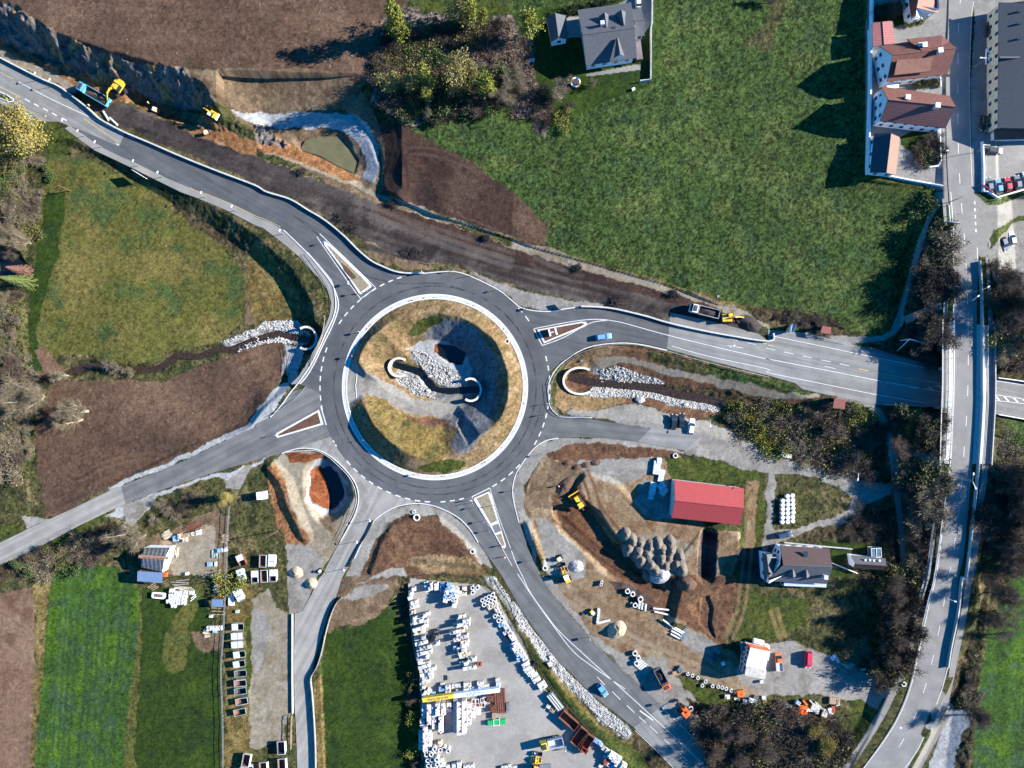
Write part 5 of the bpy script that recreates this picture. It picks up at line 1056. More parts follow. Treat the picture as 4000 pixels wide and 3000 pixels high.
# north farmhouse
T20=lambda *l: T(2,0,list(l)); zg=3.3
h8,rt,rf=gable('farmhouse','grey tiled farmhouse with dormers and white south wall, north of the meadow',T20((610,300))[0],T20((1062,240))[0],11.6,7.6,zg,T20((640,566),(1080,500)),T20((566,86),(1030,20)),(GRY,GRY),WALLW,inset=.7,
    chim=[(*T20((782,195))[0],12.2,.9)])
def dormer(rf,rt,front,back,peakz,side,m,zlow):
    """small gable dormer; front = two low px, back = ridge start px"""
    a,b=[rt([P(*p,zlow)])[0] for p in front]; c=rt([P(*back,peakz)])[0]; mid=((a[0]+b[0])/2,(a[1]+b[1])/2,peakz-o_z(rf)); return a,b,c,mid
def add_dormer(rt,rf,px0,px1,w,z0,z1,m,zg,side):
    """ridge runs px0 (front peak) to px1 (meets roof); w = half width"""
    f=rt([P(*px0,z1)])[0]; b=rt([P(*px1,z1)])[0]; dx,dy=b[0]-f[0],b[1]-f[1]; L=math.hypot(dx,dy); nx,ny=-dy/L*w,dx/L*w; dr=z1-z0
    mb=MB(); slab(mb,[f,b,(b[0]+nx*.2,b[1]+ny*.2,b[2]-dr*.2),(f[0]+nx,f[1]+ny,f[2]-dr)],.15); slab(mb,[b,f,(f[0]-nx,f[1]-ny,f[2]-dr),(b[0]-nx*.2,b[1]-ny*.2,b[2]-dr*.2)],.15)
    d=mb.build('dormer',m,rf)
    mb=MB(); k=.15; fx,fy=f[0]+dx/L*.3,f[1]+dy/L*.3
    mb.add([(fx+nx*.85,fy+ny*.85,f[2]-dr-1.2),(fx-nx*.85,fy-ny*.85,f[2]-dr-1.2),(fx-nx*.85,fy-ny*.85,f[2]-dr),(fx,fy,f[2]-.25),(fx+nx*.85,fy+ny*.85,f[2]-dr)],[(0,1,2,3,4)]); mb.build('dormer_front',WALLW,d)
add_dormer(rt,rf,T20((935,470))[0],T20((912,325))[0],1.5,9.6,11.2,GRY,zg,0)
add_dormer(rt,rf,T20((800,105))[0],T20((818,232))[0],1.4,9.6,11.3,GRY,zg,0)
add_dormer(rt,rf,T20((945,82))[0],T20((968,215))[0],1.5,9.6,11.4,GRY,zg,0)
q=rt([P(*T20((882,240))[0],11.4)])[0]; mb=MB(); mb.box(q[0],q[1],q[2]-.3,.8,.9,.3); mb.build('skylight',GLASS,rf)
h9,rt,rf=gable('farmhouse_wing','lower grey tiled wing on the east side of the farmhouse',T20((1060,180))[0],T20((1140,172))[0],8.2,6.6,zg,T20((1070,318),(1146,308)),T20((990,84),(1118,70)),(GRY,GRY),WALLW,cat='annex',win=True)
h9b,rt,rf=gable('lean_to','ribbed lean-to roof over the timber terrace of the farmhouse',T20((1068,372))[0],T20((1112,350))[0],6.9,6.0,zg,T20((1078,514),(1132,510)),T20((1068,352),(1108,346)),(roofmat('mauve_sheets',(.14,.11,.12),(.12,.09,.1),.3,0),)*2,WOOD,cat='annex',win=False)
h10,rt,rf=gable('outbuilding','grey roofed outbuilding west of the farmhouse',T20((374,113))[0],T20((402,322))[0],7.8,6.2,3.6,T20((298,148),(338,364)),T20((468,134),(480,340)),(GRY,GRY),WALLW,cat='outbuilding',inset=.3)
# barn
T22=lambda *l: T(2,2,list(l))
h11,rt,rf=gable('barn','barn with bright red corrugated metal roof on the construction site',T22((1410,1008))[0],T22((2003,1072))[0],6.9,4.6,.6,T22((1378,1155),(1968,1218)),T22((1405,830),(2003,903)),(BARN,BARN),WALLG,inset=.25,cat='barn',win=False)
# house in the south east garden
US=lambda *l: U(2850,2050,1.813,list(l))
h12,rt,rf=gable('garden_house','house with brown tiled north slope and grey south slope beside the shaded garden',US((380,284))[0],US((728,298))[0],8.6,4.8,.2,US((262,398),(694,420)),US((358,148),(704,168)),(GRY,BRN),WALLW,inset=.5,chim=[(*US((683,372))[0],8.2,.9)])
add_dormer(rt,rf,US((452,376))[0],US((448,318))[0],1.4,6.6,8,GRY,0,0); add_dormer(rt,rf,US((548,378))[0],US((544,320))[0],1.4,6.6,8,GRY,0,0)
q=rt([P(*US((538,208))[0],6.9)])[0]; mb=MB(); mb.box(q[0],q[1],q[2]-.2,1.2,1.5,.35); mb.build('skylight',GLASS,rf)
h13,rt,rf=gable('house_wing','grey roofed west wing with white gable of the garden house',US((262,210))[0],US((278,336))[0],7.2,4.4,.2,US((232,198),(247,412)),US((330,208),(372,352)),(GRY,GRY),WALLW,cat='annex')
o=G(*US((535,415))[0]); c=[P(*p,z) for p,z in zip(US((388,384),(692,390),(684,444),(385,432)),(3.6,3.6,2.9,2.9))]; e=empty('veranda',o,0,'white translucent veranda roof along the south side of the garden house','veranda')
mb=MB(); slab(mb,loc(c,o),.08); mb.build('roof',TRANS,e)
for i in range(5): mb=MB(); p=lerp(loc(c,o)[3],loc(c,o)[2],i/4); mb.tube((p[0],p[1],-.3),(p[0],p[1]+.1,p[2]-.1),.08); mb.build('post',WALLW,e)
h14,rt,rf=gable('cottage','small brown roofed cottage with white roof windows east of the garden house',US((890,276))[0],US((1110,290))[0],5.4,3.2,.2,US((874,308),(1098,320)),US((860,214),(1104,238)),(BRN,GRY),WALLW,inset=.3,win=False)
for x in (962,994,1022,1062):
    q=rt([P(*US((x,250 if x < 1000 else 253))[0],4.6)])[0]; mb=MB(); mb.box(q[0],q[1],q[2]-.15,.55,.6,.3); mb.build('roof_window',CHIM,rf)
# glass cube greenhouse
o=G(*US((1012,185))[0]); e=empty('greenhouse',o,.05,'small glass greenhouse north of the cottage','greenhouse'); mb=MB()
for a,b in ((-1,-1),(1,-1),(1,1),(-1,1)): mb.box(a*1.4,b*1.3,0,.1,.1,2.2)
for z in (0,2.15): mb.box(0,-1.3,z,2.9,.1,.1); mb.box(0,1.3,z,2.9,.1,.1); mb.box(-1.4,0,z,.1,2.5,.1); mb.box(1.4,0,z,.1,2.5,.1)
mb.box(0,0,2.2,.1,2.6,.1); mb.build('frame',WALLW,e); mb=MB(); mb.box(0,0,.05,2.7,2.5,2.12); mb.build('glazing',mat('tinted_glazing',(.09,.14,.18),.15,.1,1,spec=.7),e)
# site office containers: two storeys of three
UC=lambda *l: U(2860,2440,2.35,list(l))
CR=mat('container_roof_white',(.62,.62,.62),.6,.08,1,stripes=(1,.5,.85)); CT=mat('container_roof_tan',(.42,.4,.35),.7,.1,1,stripes=(0,.3,.75)); CW=mat('container_wall',(.55,.5,.52),.6,.1,1); ORG=mat('orange_paint',(.75,.12,.03),.5,.08,2)
for i,(c,rm,lb) in enumerate(((UC((172,213),(357,250),(327,330),(143,292)),CR,'two storey white roofed site office stack with the orange north edge'),(UC((146,294),(324,332),(300,420),(128,386)),CR,'middle two storey site office stack with pale ribbed roof'),(UC((130,389),(318,424),(298,503),(118,468)),CT,'southern two storey site office stack with tan corrugated roof'))):
    q=[P(*p,5.4) for p in c]; o=(sum(p[0] for p in q)/4,sum(p[1] for p in q)/4,0); ang=math.atan2(q[1][1]-q[0][1],q[1][0]-q[0][0]); L=math.dist(q[0][:2],q[1][:2]); Wd=math.dist(q[1][:2],q[2][:2])
    e=empty('site_office',o,ang,lb,'site office','stacked site office containers')
    for k in range(2):
        mb=MB(); mb.box(0,0,.1+2.65*k,L-.05,Wd-.08,2.55); bd=mb.build('cabin',CW,e)
        mb=MB(); mb.box(-L/2,-Wd*.22,1+2.65*k,.06,.9,1.1); mb.box(-L/2,Wd*.22,1+2.65*k,.06,.9,1.1); mb.build('window',GLASS,bd)
        mb=MB(); mb.box(-L/2+.02,0,.1+2.65*k,.12,Wd-.04,.15); mb.box(-L/2+.02,0,2.5+2.65*k,.12,Wd-.04,.15); mb.build('trim',ORG,bd)
    mb=MB(); mb.box(0,0,5.3,L,Wd-.05,.12); mb.build('roof',rm,e)
    if i == 0: mb=MB(); mb.box(0,Wd/2+.02,2.7,L,.5,2.62); mb.build('orange_fascia',ORG,e)
# ruined white shed and blue open shed, lower left
UL=lambda *l: U(520,2040,2.115,list(l))
h15,rt,rf=gable('workshop','half roofed white workshop with dark glazing among lumber',UL((78,288))[0],UL((258,300))[0],4.8,3.6,0,UL((66,372),(236,412)),UL((92,214),(300,216)),(mat('old_glazing',(.06,.065,.07),.3,.2,2,stripes=(0,1.2,2.2)),)*2,WALLW,cat='workshop',inset=-.1,win=False)
mb=MB(); q=rt([P(*UL((170,290))[0],4.8)])[0]; mb.box(q[0],q[1],q[2]-.05,8.6,.9,.12); mb.build('rust_strip',mat('rusty_sheet',(.3,.14,.08),.8),rf)
def shed(name,corners,z,label,rm,wm=WOOD,cat='shed',slope=.4,posts=True):
    q=[P(*p,z) for p in corners]; q=[(a,b,c+(slope if i < 2 else 0)) for i,(a,b,c) in enumerate(q)]; c=[sum(p[i] for p in q)/4 for i in range(2)]; g=gz(*c); o=(c[0],c[1],g); ang=math.atan2(q[1][1]-q[0][1],q[1][0]-q[0][0])
    e=empty(name,o,ang,label,cat); cs,sn=math.cos(-ang),math.sin(-ang); l=[((p[0]-o[0])*cs-(p[1]-o[1])*sn,(p[0]-o[0])*sn+(p[1]-o[1])*cs,p[2]-o[2]) for p in q]
    mb=MB(); slab(mb,l,.1); mb.build('roof',rm,e)
    if posts:
        for p in l: mb=MB(); mb.box(p[0]*.93,p[1]*.93,-.3,.18,.18,p[2]+.2); mb.build('post',wm,e)
    mb=MB(); mb.box(0,(l[0][1])*.9,-.2,abs(l[1][0]-l[0][0])*.92,.1,l[0][2]); mb.build('back_wall',wm,e); return e
shed('open_shed',UL((42,402),(247,414),(240,503),(33,487)),3.4,'open shed with blue corrugated roof south of the white workshop',BLU)
shed('small_shed',UL((655,634),(745,636),(740,700),(648,698)),2.2,'small shed with blue corrugated roof beside the long fence',BLU)
shed('bus_shelter',T(3,1,[(464,1158),(543,1170),(541,1228),(455,1215)]),2.8,'small red tiled shelter beside the footpath north of the main road',roofmat('shelter_tiles',(.28,.07,.05),(.22,.06,.045),.35,0),cat='shelter')
shed('bus_shelter',T(3,2,[(570,120),(668,137),(662,218),(560,205)]),2.8,'small red tiled shelter in the bushes south of the main road',roofmat('shelter_tiles2',(.22,.06,.045),(.16,.05,.04),.35,1),cat='shelter')
# garden walls of the village
def ww(pts,h,w,label,m=WALLW,name='garden_wall',cat='wall'): 
    mb=MB(); strip(mb,GW(pts,-.6),w,h=h+.6,smooth=0); return tag(mb.build(name,m),label,cat)
ww(T(3,0,[(884,-20),(880,200),(870,420),(868,760),(858,1100),(850,1500)]),1.6,.45,'tall white boundary wall between the meadow and the village')
ww(T(3,0,[(1050,1530),(1200,1560),(1400,1595),(1495,1612)]),1.1,.3,'white boundary wall south of the long garage')
ww(T(3,0,[(1470,1110),(1475,1250),(1480,1400),(1455,1440),(1380,1450)]),1.0,.35,'curved pale wall round the village garden'); ww(T(3,0,[(1240,690),(1470,660),(1475,760)]),1.2,.3,'pale garden wall between the two gabled houses')
ww(T(3,0,[(1840,1230),(1850,1450),(1850,1659)])+T(3,1,[(1890,0),(1965,52),(2212,-20)]),1.0,.35,'white wall round the car park below the slate building')
ww(T(2,0,[(1205,-40),(1205,210),(1195,260),(1192,700),(1100,712)]),1.4,.3,'garden wall between the farmhouse lawn and the meadow',WALLG)
ww(US((380,122),(640,148),(860,168)),.9,.25,'thin pale wall north of the garden house',WALLG); ww(US((722,268),(895,338)),1.2,.2,'white picket fence between garden house and cottage',WALLW,'picket_fence','fence')
for i,(a,b) in enumerate((((1140,700),(1010,712)),)):
    mb=MB(); q=[P(*p,6.0) for p in T(3,0,[(1020,716),(1125,702),(1135,758),(1030,764)])]; o=(q[0][0],q[0][1],3.2); slab(mb,loc(q,o),.15); rr=mb.build('flat_roof',WALLW,loc=o); tag(rr,'flat white canopy between the two gabled houses','canopy')
    mb=MB(); c=loc(q,o); mb.box((c[0][0]+c[2][0])/2,(c[0][1]+c[2][1])/2,0,2.6,1.2,2.6); mb.build('wall',WALLG,rr)
# big horseshoe wall of the yard: low concrete wall and conveyor-like banner
BAN=mat('yellow_banner',(.55,.4,.03),.6,.08,2); BAW=mat('white_banner',(.62,.7,.78),.6,.05,2); INK=mat('banner_ink',(.03,.06,.14),.6); INKB=mat('banner_ink_blue',(.04,.12,.4),.6)
UY=lambda *l: U(1600,2600,2.3809,list(l))
a,b=P(*UY((118,325))[0],3.2),P(*UY((838,230))[0],3.2); o=(a[0],a[1],0); ang=math.atan2(b[1]-a[1],b[0]-a[0]); L=math.dist(a[:2],b[:2])
e=empty('banner_rack',o,ang,'long yellow and pale blue trade banner above the brick stacks','banner')
mb=MB(); mb.box(L*.205,0,1.55,L*.41,1.25,1.6,rx=0); mb.build('yellow_panel',BAN,e); mb=MB(); mb.box(L*.705,0,1.55,L*.59-.02,1.2,1.6); mb.build('white_panel',BAW,e)
for i in range(8): mb=MB(); mb.box(L*(i+.5)/8,0,-.1,.15,.9,1.66); mb.build('post',STEEL,e)
def text(s,size,loc_,rot,parent,m,name='lettering',ext=.01):
    c=bpy.data.curves.new(name,'FONT'); c.body=s; c.size=size; c.align_x='CENTER'; c.align_y='CENTER'; c.extrude=ext; t=bpy.data.objects.new(name,c); SC.collection.objects.link(t)
    dg=bpy.context.evaluated_depsgraph_get(); me=bpy.data.meshes.new_from_object(t.evaluated_get(dg)); bpy.data.objects.remove(t); me.materials.clear(); me.materials.append(m)
    ob=bpy.data.objects.new(name,me); link(ob,parent); ob.location=loc_; ob.rotation_euler=rot; return ob
text('GaLaPark',1.35,(L*.68,0,3.17),(0,0,math.pi),e,INKB); text('NATURSTEINE',.95,(L*.2,0,3.17),(0,0,math.pi),e,INK)
# ---------------------------------------------------------------- vegetation
def leafmat(name,c,c2,tr=.25):
    m=mat(name,c,.8,.2,.9,col2=c2,spec=.2); return m
LY=leafmat('leaf_spring_yellow',(.20,.19,.03),(.13,.15,.03)); LO=leafmat('leaf_olive',(.09,.095,.03),(.13,.115,.045)); LG=leafmat('leaf_green',(.045,.08,.022),(.07,.1,.03))
LT=leafmat('twig_tan',(.2,.165,.11),(.14,.115,.075)); LB=leafmat('twig_brown',(.085,.062,.045),(.12,.09,.065)); LD=leafmat('twig_dark',(.035,.03,.025),(.055,.048,.035)); LF=leafmat('fir_needles',(.1,.12,.03),(.06,.085,.025)); LR=leafmat('larch_rust',(.15,.075,.05),(.11,.06,.045))
LH=leafmat('hedge_green',(.018,.028,.014),(.028,.04,.016))
BW_=mat('birch_bark',(.6,.56,.48),.8,.12,3); BB=mat('grey_bark',(.22,.18,.14),.9,.2,3); BP=mat('pale_bark',(.45,.38,.27),.9,.2,3)
def rnd(r,a,b): return a+(b-a)*r.random()
def wood(mb,r,h,rt,nst,nl,spread,lean=.08,thin=.05,up=.5):
    """stems with limbs; returns limb tips"""
    tips=[]
    for s in range(nst):
        a=r.random()*6.28; off=.12*nst*.3; p=Vector((math.cos(a)*off*(nst > 1),math.sin(a)*off*(nst > 1),-.3)); d=Vector((math.cos(a)*lean*(1+nst*.6),math.sin(a)*lean*(1+nst*.6),1)).normalized(); n=7; q=[p]; hh=h*rnd(r,.8,1)
        for i in range(n): p=p+d*(hh/n)+Vector((r.gauss(0,.03),r.gauss(0,.03),0))*hh*.25; q.append(p)
        for i in range(n): mb.tube(q[i],q[i+1],rt*(1-i/n*.85),rt*(1-(i+1)/n*.85),n=5,caps=False)
        for k in range(nl):
            t=rnd(r,.2,.98); i=min(n-1,int(t*n)); b=q[i].lerp(q[i+1],t*n-i); a=r.random()*6.28; L=spread*(1.15-t*.75)*rnd(r,.6,1)
            e=b+Vector((math.cos(a)*L,math.sin(a)*L,L*rnd(r,up*.4,up*1.5))); m_=b.lerp(e,.5)+Vector((0,0,-.06*L))
            mb.tube(b,m_,rt*.3*(1.2-t),rt*.2*(1.2-t),n=4,caps=False); mb.tube(m_,e,rt*.2*(1.2-t),.015,n=3,caps=False); tips += [b.lerp(e,.45),b.lerp(e,.75),e]
    return tips
def leaves(mb,r,tips,n,cl,sz,flat=.7):
    for i in range(n):
        c=tips[r.randrange(len(tips))]; d=Vector((r.gauss(0,cl),r.gauss(0,cl),r.gauss(0,cl*flat))); p=c+d; s=sz*rnd(r,.5,1.3)
        u=Vector((r.gauss(0,1),r.gauss(0,1),r.gauss(0,.6))).normalized(); v=u.orthogonal().normalized(); w=u.cross(v); a=r.random()*6.28; v,w=v*math.cos(a)+w*math.sin(a),w*math.cos(a)-v*math.sin(a)
        mb.add([p-v*s,p+w*s*.7,p+v*s,p-w*s*.7],[(0,1,2,3)])
def twigs(mb,r,tips,n,L,w=.035,up=.5):
    for i in range(n):
        c=tips[r.randrange(len(tips))]+Vector((r.gauss(0,.25),r.gauss(0,.25),r.gauss(0,.2))); a=r.random()*6.28; l=L*rnd(r,.4,1.2)
        e=c+Vector((math.cos(a)*l,math.sin(a)*l,l*rnd(r,-.2,up*2))); s=Vector((-math.sin(a)*w,math.cos(a)*w,0)); u=Vector((0,0,w))
        mb.add([c-s,c+s,e],[(0,1,2)]); mb.add([c-u,c+u,e],[(0,1,2)])
PROTO={}
def proto(key,name,fn,variants=2):
    PROTO[key]=[]
    for k in range(variants):
        r=random.Random(hash(key) % 1000 if False else sum(map(ord,key))*7+k); tr,cr,tm,cm=fn(r)
        e=empty(name,(0,0,-500)); a=tr.build('trunk',tm,e); b=cr.build('crown',cm,e); PROTO[key].append([e,False,name])
def f_birch(r): a=MB(); t=wood(a,r,16,.2,1,34,2.6,.05); b=MB(); leaves(b,r,t,2300,.5,.24); return a,b,BW_,LY
def f_birch2(r): a=MB(); t=wood(a,r,16,.2,2,22,2.8,.06); b=MB(); leaves(b,r,t,1900,.6,.24); return a,b,BP,leafmat('leaf_spring_gold',(.19,.16,.045),(.15,.14,.05))
def f_willow(r): a=MB(); t=wood(a,r,12,.28,3,26,5.2,.12); b=MB(); leaves(b,r,t,5200,.8,.22); return a,b,BP,leafmat('leaf_willow',(.26,.21,.05),(.2,.17,.05))
def f_bare(r): a=MB(); t=wood(a,r,12,.2,3,24,3.6,.13); b=MB(); twigs(b,r,t,2600,1.3); return a,b,BP,LT
def f_bared(r): a=MB(); t=wood(a,r,11,.18,2,26,3.6,.1); b=MB(); twigs(b,r,t,2400,1.3); return a,b,BB,LB
def f_shb(r): a=MB(); t=wood(a,r,3,.06,7,8,1.3,.3); b=MB(); twigs(b,r,t,1300,.7,.035); return a,b,BB,LB
def f_sht(r): a=MB(); t=wood(a,r,3,.06,7,8,1.4,.32); b=MB(); twigs(b,r,t,900,.7,.035); leaves(b,r,t,700,.35,.12); return a,b,BP,LT
def f_shd(r): a=MB(); t=wood(a,r,3.2,.06,6,8,1.4,.3); b=MB(); twigs(b,r,t,900,.8,.04); leaves(b,r,t,600,.4,.13); return a,b,BB,LD
def f_sho(r): a=MB(); t=wood(a,r,2.8,.06,6,8,1.2,.3); b=MB(); leaves(b,r,t,1300,.38,.14); return a,b,BB,LO
def f_shg(r): a=MB(); t=wood(a,r,2.8,.06,6,8,1.2,.28); b=MB(); leaves(b,r,t,1500,.36,.14); return a,b,BB,LG
def f_shy(r): a=MB(); t=wood(a,r,3.0,.06,6,8,1.3,.3); b=MB(); leaves(b,r,t,1300,.38,.14); return a,b,BB,LY
def f_fir(r):
    a=MB(); a.tube((0,0,-.3),(0,0,12),.2,.03); b=MB()
    for k in range(26):
        z=1+k*.43; R=2.7*(1-(z-1)/11.6)
        for j in range(9):
            an=j*.7+k*1.3+r.random()*.4; n=max(2,int(R*5))
            for i in range(n):
                t=(i+.6)/n; x,y=math.cos(an)*R*t,math.sin(an)*R*t; zz=z-.35*R*t+.1; s=.16+.12*t; dx,dy=-math.sin(an)*s,math.cos(an)*s; l=R/n*.8
                b.add([(x-dx,y-dy,zz-.08),(x+math.cos(an)*l,y+math.sin(an)*l,zz-.1),(x+dx,y+dy,zz-.08),(x,y,zz+.1)],[(0,1,3),(1,2,3)])
    return a,b,BB,LF
def f_larch(r): a,b,c,d=f_fir(r); return a,b,c,LR
for k,nm,fn,v in (('birch','birch_tree',f_birch,3),('birch2','birch_tree',f_birch2,2),('willow','willow_tree',f_willow,1),('bare','bare_tree',f_bare,3),('bared','bare_tree',f_bared,3),('shb','bare_shrub',f_shb,2),('sht','bare_shrub',f_sht,2),('shd','dark_shrub',f_shd,2),('sho','leafy_shrub',f_sho,2),('shg','leafy_shrub',f_shg,2),('shy','leafy_shrub',f_shy,2),('fir','fir_tree',f_fir,1),('larch','larch_tree',f_larch,1)): proto(k,nm,fn,v)
VC=[0]; HT=dict(birch=16,birch2=16,willow=12,bare=12,bared=11,shb=3,sht=3,shd=3.2,sho=2.8,shg=2.8,shy=3,fir=12,larch=12)
def plant(key,x,y,h,wd=1.0,label='',group=None,cat=None):
    VC[0] += 1; pr=PROTO[key][VC[0] % len(PROTO[key])]; p=G(x,y); s=h/HT[key]; sc=(s*wd,s*wd,s); rz=(VC[0]*2.399) % 6.28
    if not pr[1]: o=pr[0]; pr[1]=True; o.location=p; o.rotation_euler=(0,0,rz); o.scale=sc
    else: o=copy_tree(pr[0],p,rz,scale=sc); 
    for k_ in ('group',):
        if k_ in o: del o[k_]
    tag(o,label,cat or ('shrub' if key[:2] == 'sh' else 'tree'),group); return o
def scatter(poly,keys,step,h0,h1,label,group,wd=1.15,seed=1):
    step *= 1.42
    r=random.Random(seed); xs=[p[0] for p in poly]; ys=[p[1] for p in poly]; y=min(ys); row=0
    while y < max(ys):
        x=min(xs)+(row % 2)*step/2
        while x < max(xs):
            a,b=x+r.uniform(-.4,.4)*step,y+r.uniform(-.4,.4)*step
            if inside(poly,np.array([a]),np.array([b]))[0]:
                k=r.choice(keys); hh=r.uniform(h0,h1); lb=label[k] if isinstance(label,dict) else label; plant(k,a,b,hh,wd*r.uniform(.85,1.2),lb,group+' ('+{'shb': 'brown','sht': 'tan','shd': 'dark','sho': 'olive','shg': 'green','shy': 'yellow'}.get(k,k)+')')
            x += step
        y += step*.87; row += 1
def SL(where): return {'shb': 'bare brown shrub '+where,'sht': 'pale tan bare shrub '+where,'shd': 'dark leafless shrub '+where,'sho': 'olive leafed shrub '+where,'shg': 'green leafed shrub '+where,'shy': 'yellow green shrub '+where,'bared': 'tall bare brown tree '+where,'bare': 'tall bare tan tree '+where}
# grove in the north
g=None
for x,y,k,h,w,lb in ((1240,372,'birch',21,.85,'tall yellow-green birch at the left end of the northern grove, left of a pair'),(1290,335,'birch',20,.9,'tall yellow-green birch, right of the pair at the field edge'),
    (1195,805,'birch2',15,1.0,'golden birch leaning over the ploughed field south of the tall pair'),(1350,770,'birch2',13,1.1,'sparse golden birch second from the field edge in the grove'),(1525,775,'birch',18,.8,'slim bright birch in the middle of the grove'),(1490,865,'birch',11,1.1,'short bright birch at the south edge of the grove'),
    (1762,745,'birch2',18,1.1,'broad golden birch right of the slim bright one'),(1882,695,'birch2',13,.8,'narrow golden birch between two broad ones'),(1978,825,'birch',17,1.05,'bright birch at the east side of the grove'),
    (1755,205,'birch2',20,1.2,'tall pale birch above the reeds at the top edge'),(1850,230,'birch',16,1.0,'bright birch just right of the tall pale one at the top'),(1955,235,'birch',11,.9,'short birch near the top edge before the outbuilding'),
    (2110,830,'bare',8,1.1,'rounded tan tree at the east end of the grove'),(2190,860,'bare',7,1.2,'low rounded tan tree beside the pond ditch'),(1470,1010,'bare',6,.8,'small pale bare tree fallen toward the meadow south of the grove')): plant(k,*T(1,0,[(x,y)])[0],h,w,lb)
scatter(T(1,0,[(1150,480),(1500,450),(1700,640),(2000,700),(2212,640),(2212,860),(1900,920),(1550,1000),(1300,1000),(1100,850)]),['shd','shg','sho','shb','shb'],26,2.5,5,SL('under the birches of the northern grove'),'undergrowth of the northern grove',seed=3)
scatter(T(1,0,[(1100,300),(1400,300),(1650,230),(2100,230),(2150,300),(1500,420),(1150,460)]),['shd','shb','sho'],30,2.5,4,SL('between the top birches and the reeds'),'shrubs north of the reeds',seed=4)
for x,y,k,h,w,lb in ((165,315,'birch',17,1.2,'tall golden birch between the grove and the grey outbuilding'),(430,850,'bare',9,.95,'broad tan tree beside the trampoline'),(690,745,'bare',4,.8,'small bare fruit tree right of the trampoline'),(455,1060,'shy',3.4,1.2,'yellow bush by the garden pond'),(490,950,'shb',2.2,1,'reddish bush above the yellow one'),(30,760,'bare',8,1.2,'tan crowned tree at the right side of the grove by the ditch')): plant(k,*T(2,0,[(x,y)])[0],h,w,lb)
scatter(T(2,0,[(240,860),(330,900),(340,1140),(260,1150)]),['shd','shb'],24,2,3.5,SL('at the ditch below the garden'),'ditch shrubs below the farmhouse garden',seed=5)
# hedge bodies
def hedge(pts,w,h,label,m=LH):
    r=random.Random(9); q=catmull(GW(pts),8); mb=MB(); t=[]
    for p in q:
        for _ in range(5): t.append(Vector((p[0]-q[0][0]+r.uniform(-w/2,w/2),p[1]-q[0][1]+r.uniform(-w/2,w/2),p[2]-q[0][2]+r.uniform(.3,h))))
    leaves(mb,r,t,len(t)*22,.3,.16); return tag(mb.build('hedge',m,loc=q[0]),label,'hedge')
hedge(T(2,0,[(440,110),(560,85),(700,60),(810,25)]),2.4,2.4,'dark clipped hedge behind the farmhouse'); hedge(T(2,0,[(810,10),(930,-5)]),2.2,2,'dark hedge piece beside the white parked car')
hedge(T(3,0,[(910,110),(1000,120),(1100,80),(1200,60)]),3.5,2.6,'brown bare hedge behind the pink annex',LD); hedge(T(3,0,[(1260,740),(1360,730),(1450,720)]),1.4,1.6,'olive hedge between the gabled houses',LO); hedge(T(3,0,[(1180,215),(1250,200),(1320,185)]),1,1.2,'low flowering hedge below the top red house',LY)
for x,y,k,h,w in ((1390,1395,'sho',3.4,1.2),(1330,1350,'shb',3,1.2),(1290,1290,'shb',2.4,1.1),(1440,1250,'shb',3,1.2),(1455,1330,'shd',3,1)): plant(k,*T(3,0,[(x,y)])[0],h,w,{'sho': 'yellow-green bush at the corner of the village garden','shb': 'bare garden shrub inside the curved pale wall','shd': 'dark shrub by the curved pale wall'}[k],'garden shrubs inside the curved wall' if k == 'shb' else None)
plant('shg',*T(3,1,[(1285,125)])[0],3.6,1.4,'round dark bush alone at the corner of the meadow'); plant('bared',*T(3,0,[(1010,130)])[0],7,1,'bare tree behind the pink annex throwing a shadow on the meadow'); plant('bared',*T(2,0,[(2212,30)])[0],5,1.2,'bare tree at the top edge of the meadow')
# banks of the high road
scatter(T(3,1,[(1440,300),(1500,330),(1530,700),(1515,950),(1270,930),(1320,640),(1400,400)]),['shb','shb','sht','shd','sho'],27,3.5,6,SL('on the west bank north of the stairway'),'shrubs on the bank north of the stairway',seed=6)
scatter(T(3,1,[(1290,1110),(1500,1080),(1500,1470),(1380,1440),(1230,1250)]),['shb','shd','shd','sht'],28,3,5.5,SL('between the stairway and the main road'),'shrubs between stairway and main road',seed=7)
scatter(T(3,2,[(1090,260),(1480,280),(1480,560),(1280,560),(1150,420)]),['shd','shb','shd','sho'],28,3,5,SL('on the shaded bank just south of the main road'),'shrubs just south of the main road',seed=8)
scatter(T(3,2,[(1180,720),(1470,740),(1420,1200),(1360,1600),(1230,1659),(1170,1100)]),['shd','shb','shd','sho','sht'],30,2.8,5.5,SL('on the long bank beside the footpath'),'shrubs on the long western bank',seed=9)
scatter(T(3,3,[(570,40),(660,20),(680,180),(685,300),(650,430),(610,520),(560,500),(545,380),(575,220)],1.27),['shd','shb','shd','sho'],34,5.5,8.5,SL('in the tall thicket east of the shaded garden'),'tall thicket east of the shaded garden',wd=.75,seed=10)
for i,(x,y) in enumerate(((575,90),(590,200),(570,300),(560,400),(600,20))): plant('bared',*T(3,3,[(x,y)],1.27)[0],9.5,1,'tall bare tree in the thicket shading the garden','tall bare trees shading the garden')
plant('shy',*T(3,3,[(672,290)],1.27)[0],4.2,1.1,'yellow-green bush beside the footpath junction'); plant('sho',*US((1190,380))[0],6,1.1,'olive bush beside the footpath east of the cottage'); plant('bared',*T(3,2,[(1090,520)])[0],9,1.2,'pinkish grey bare tree leaning over the shaded footpath')
scatter(T(3,1,[(1920,580),(2030,700),(2120,800),(2212,850),(2260,1400),(1980,1500),(1950,1000)]),['shb','shb','sht','shy','sht'],34,3.5,6,SL('on the east bank north of the main road'),'shrubs east of the high road, north',seed=11)
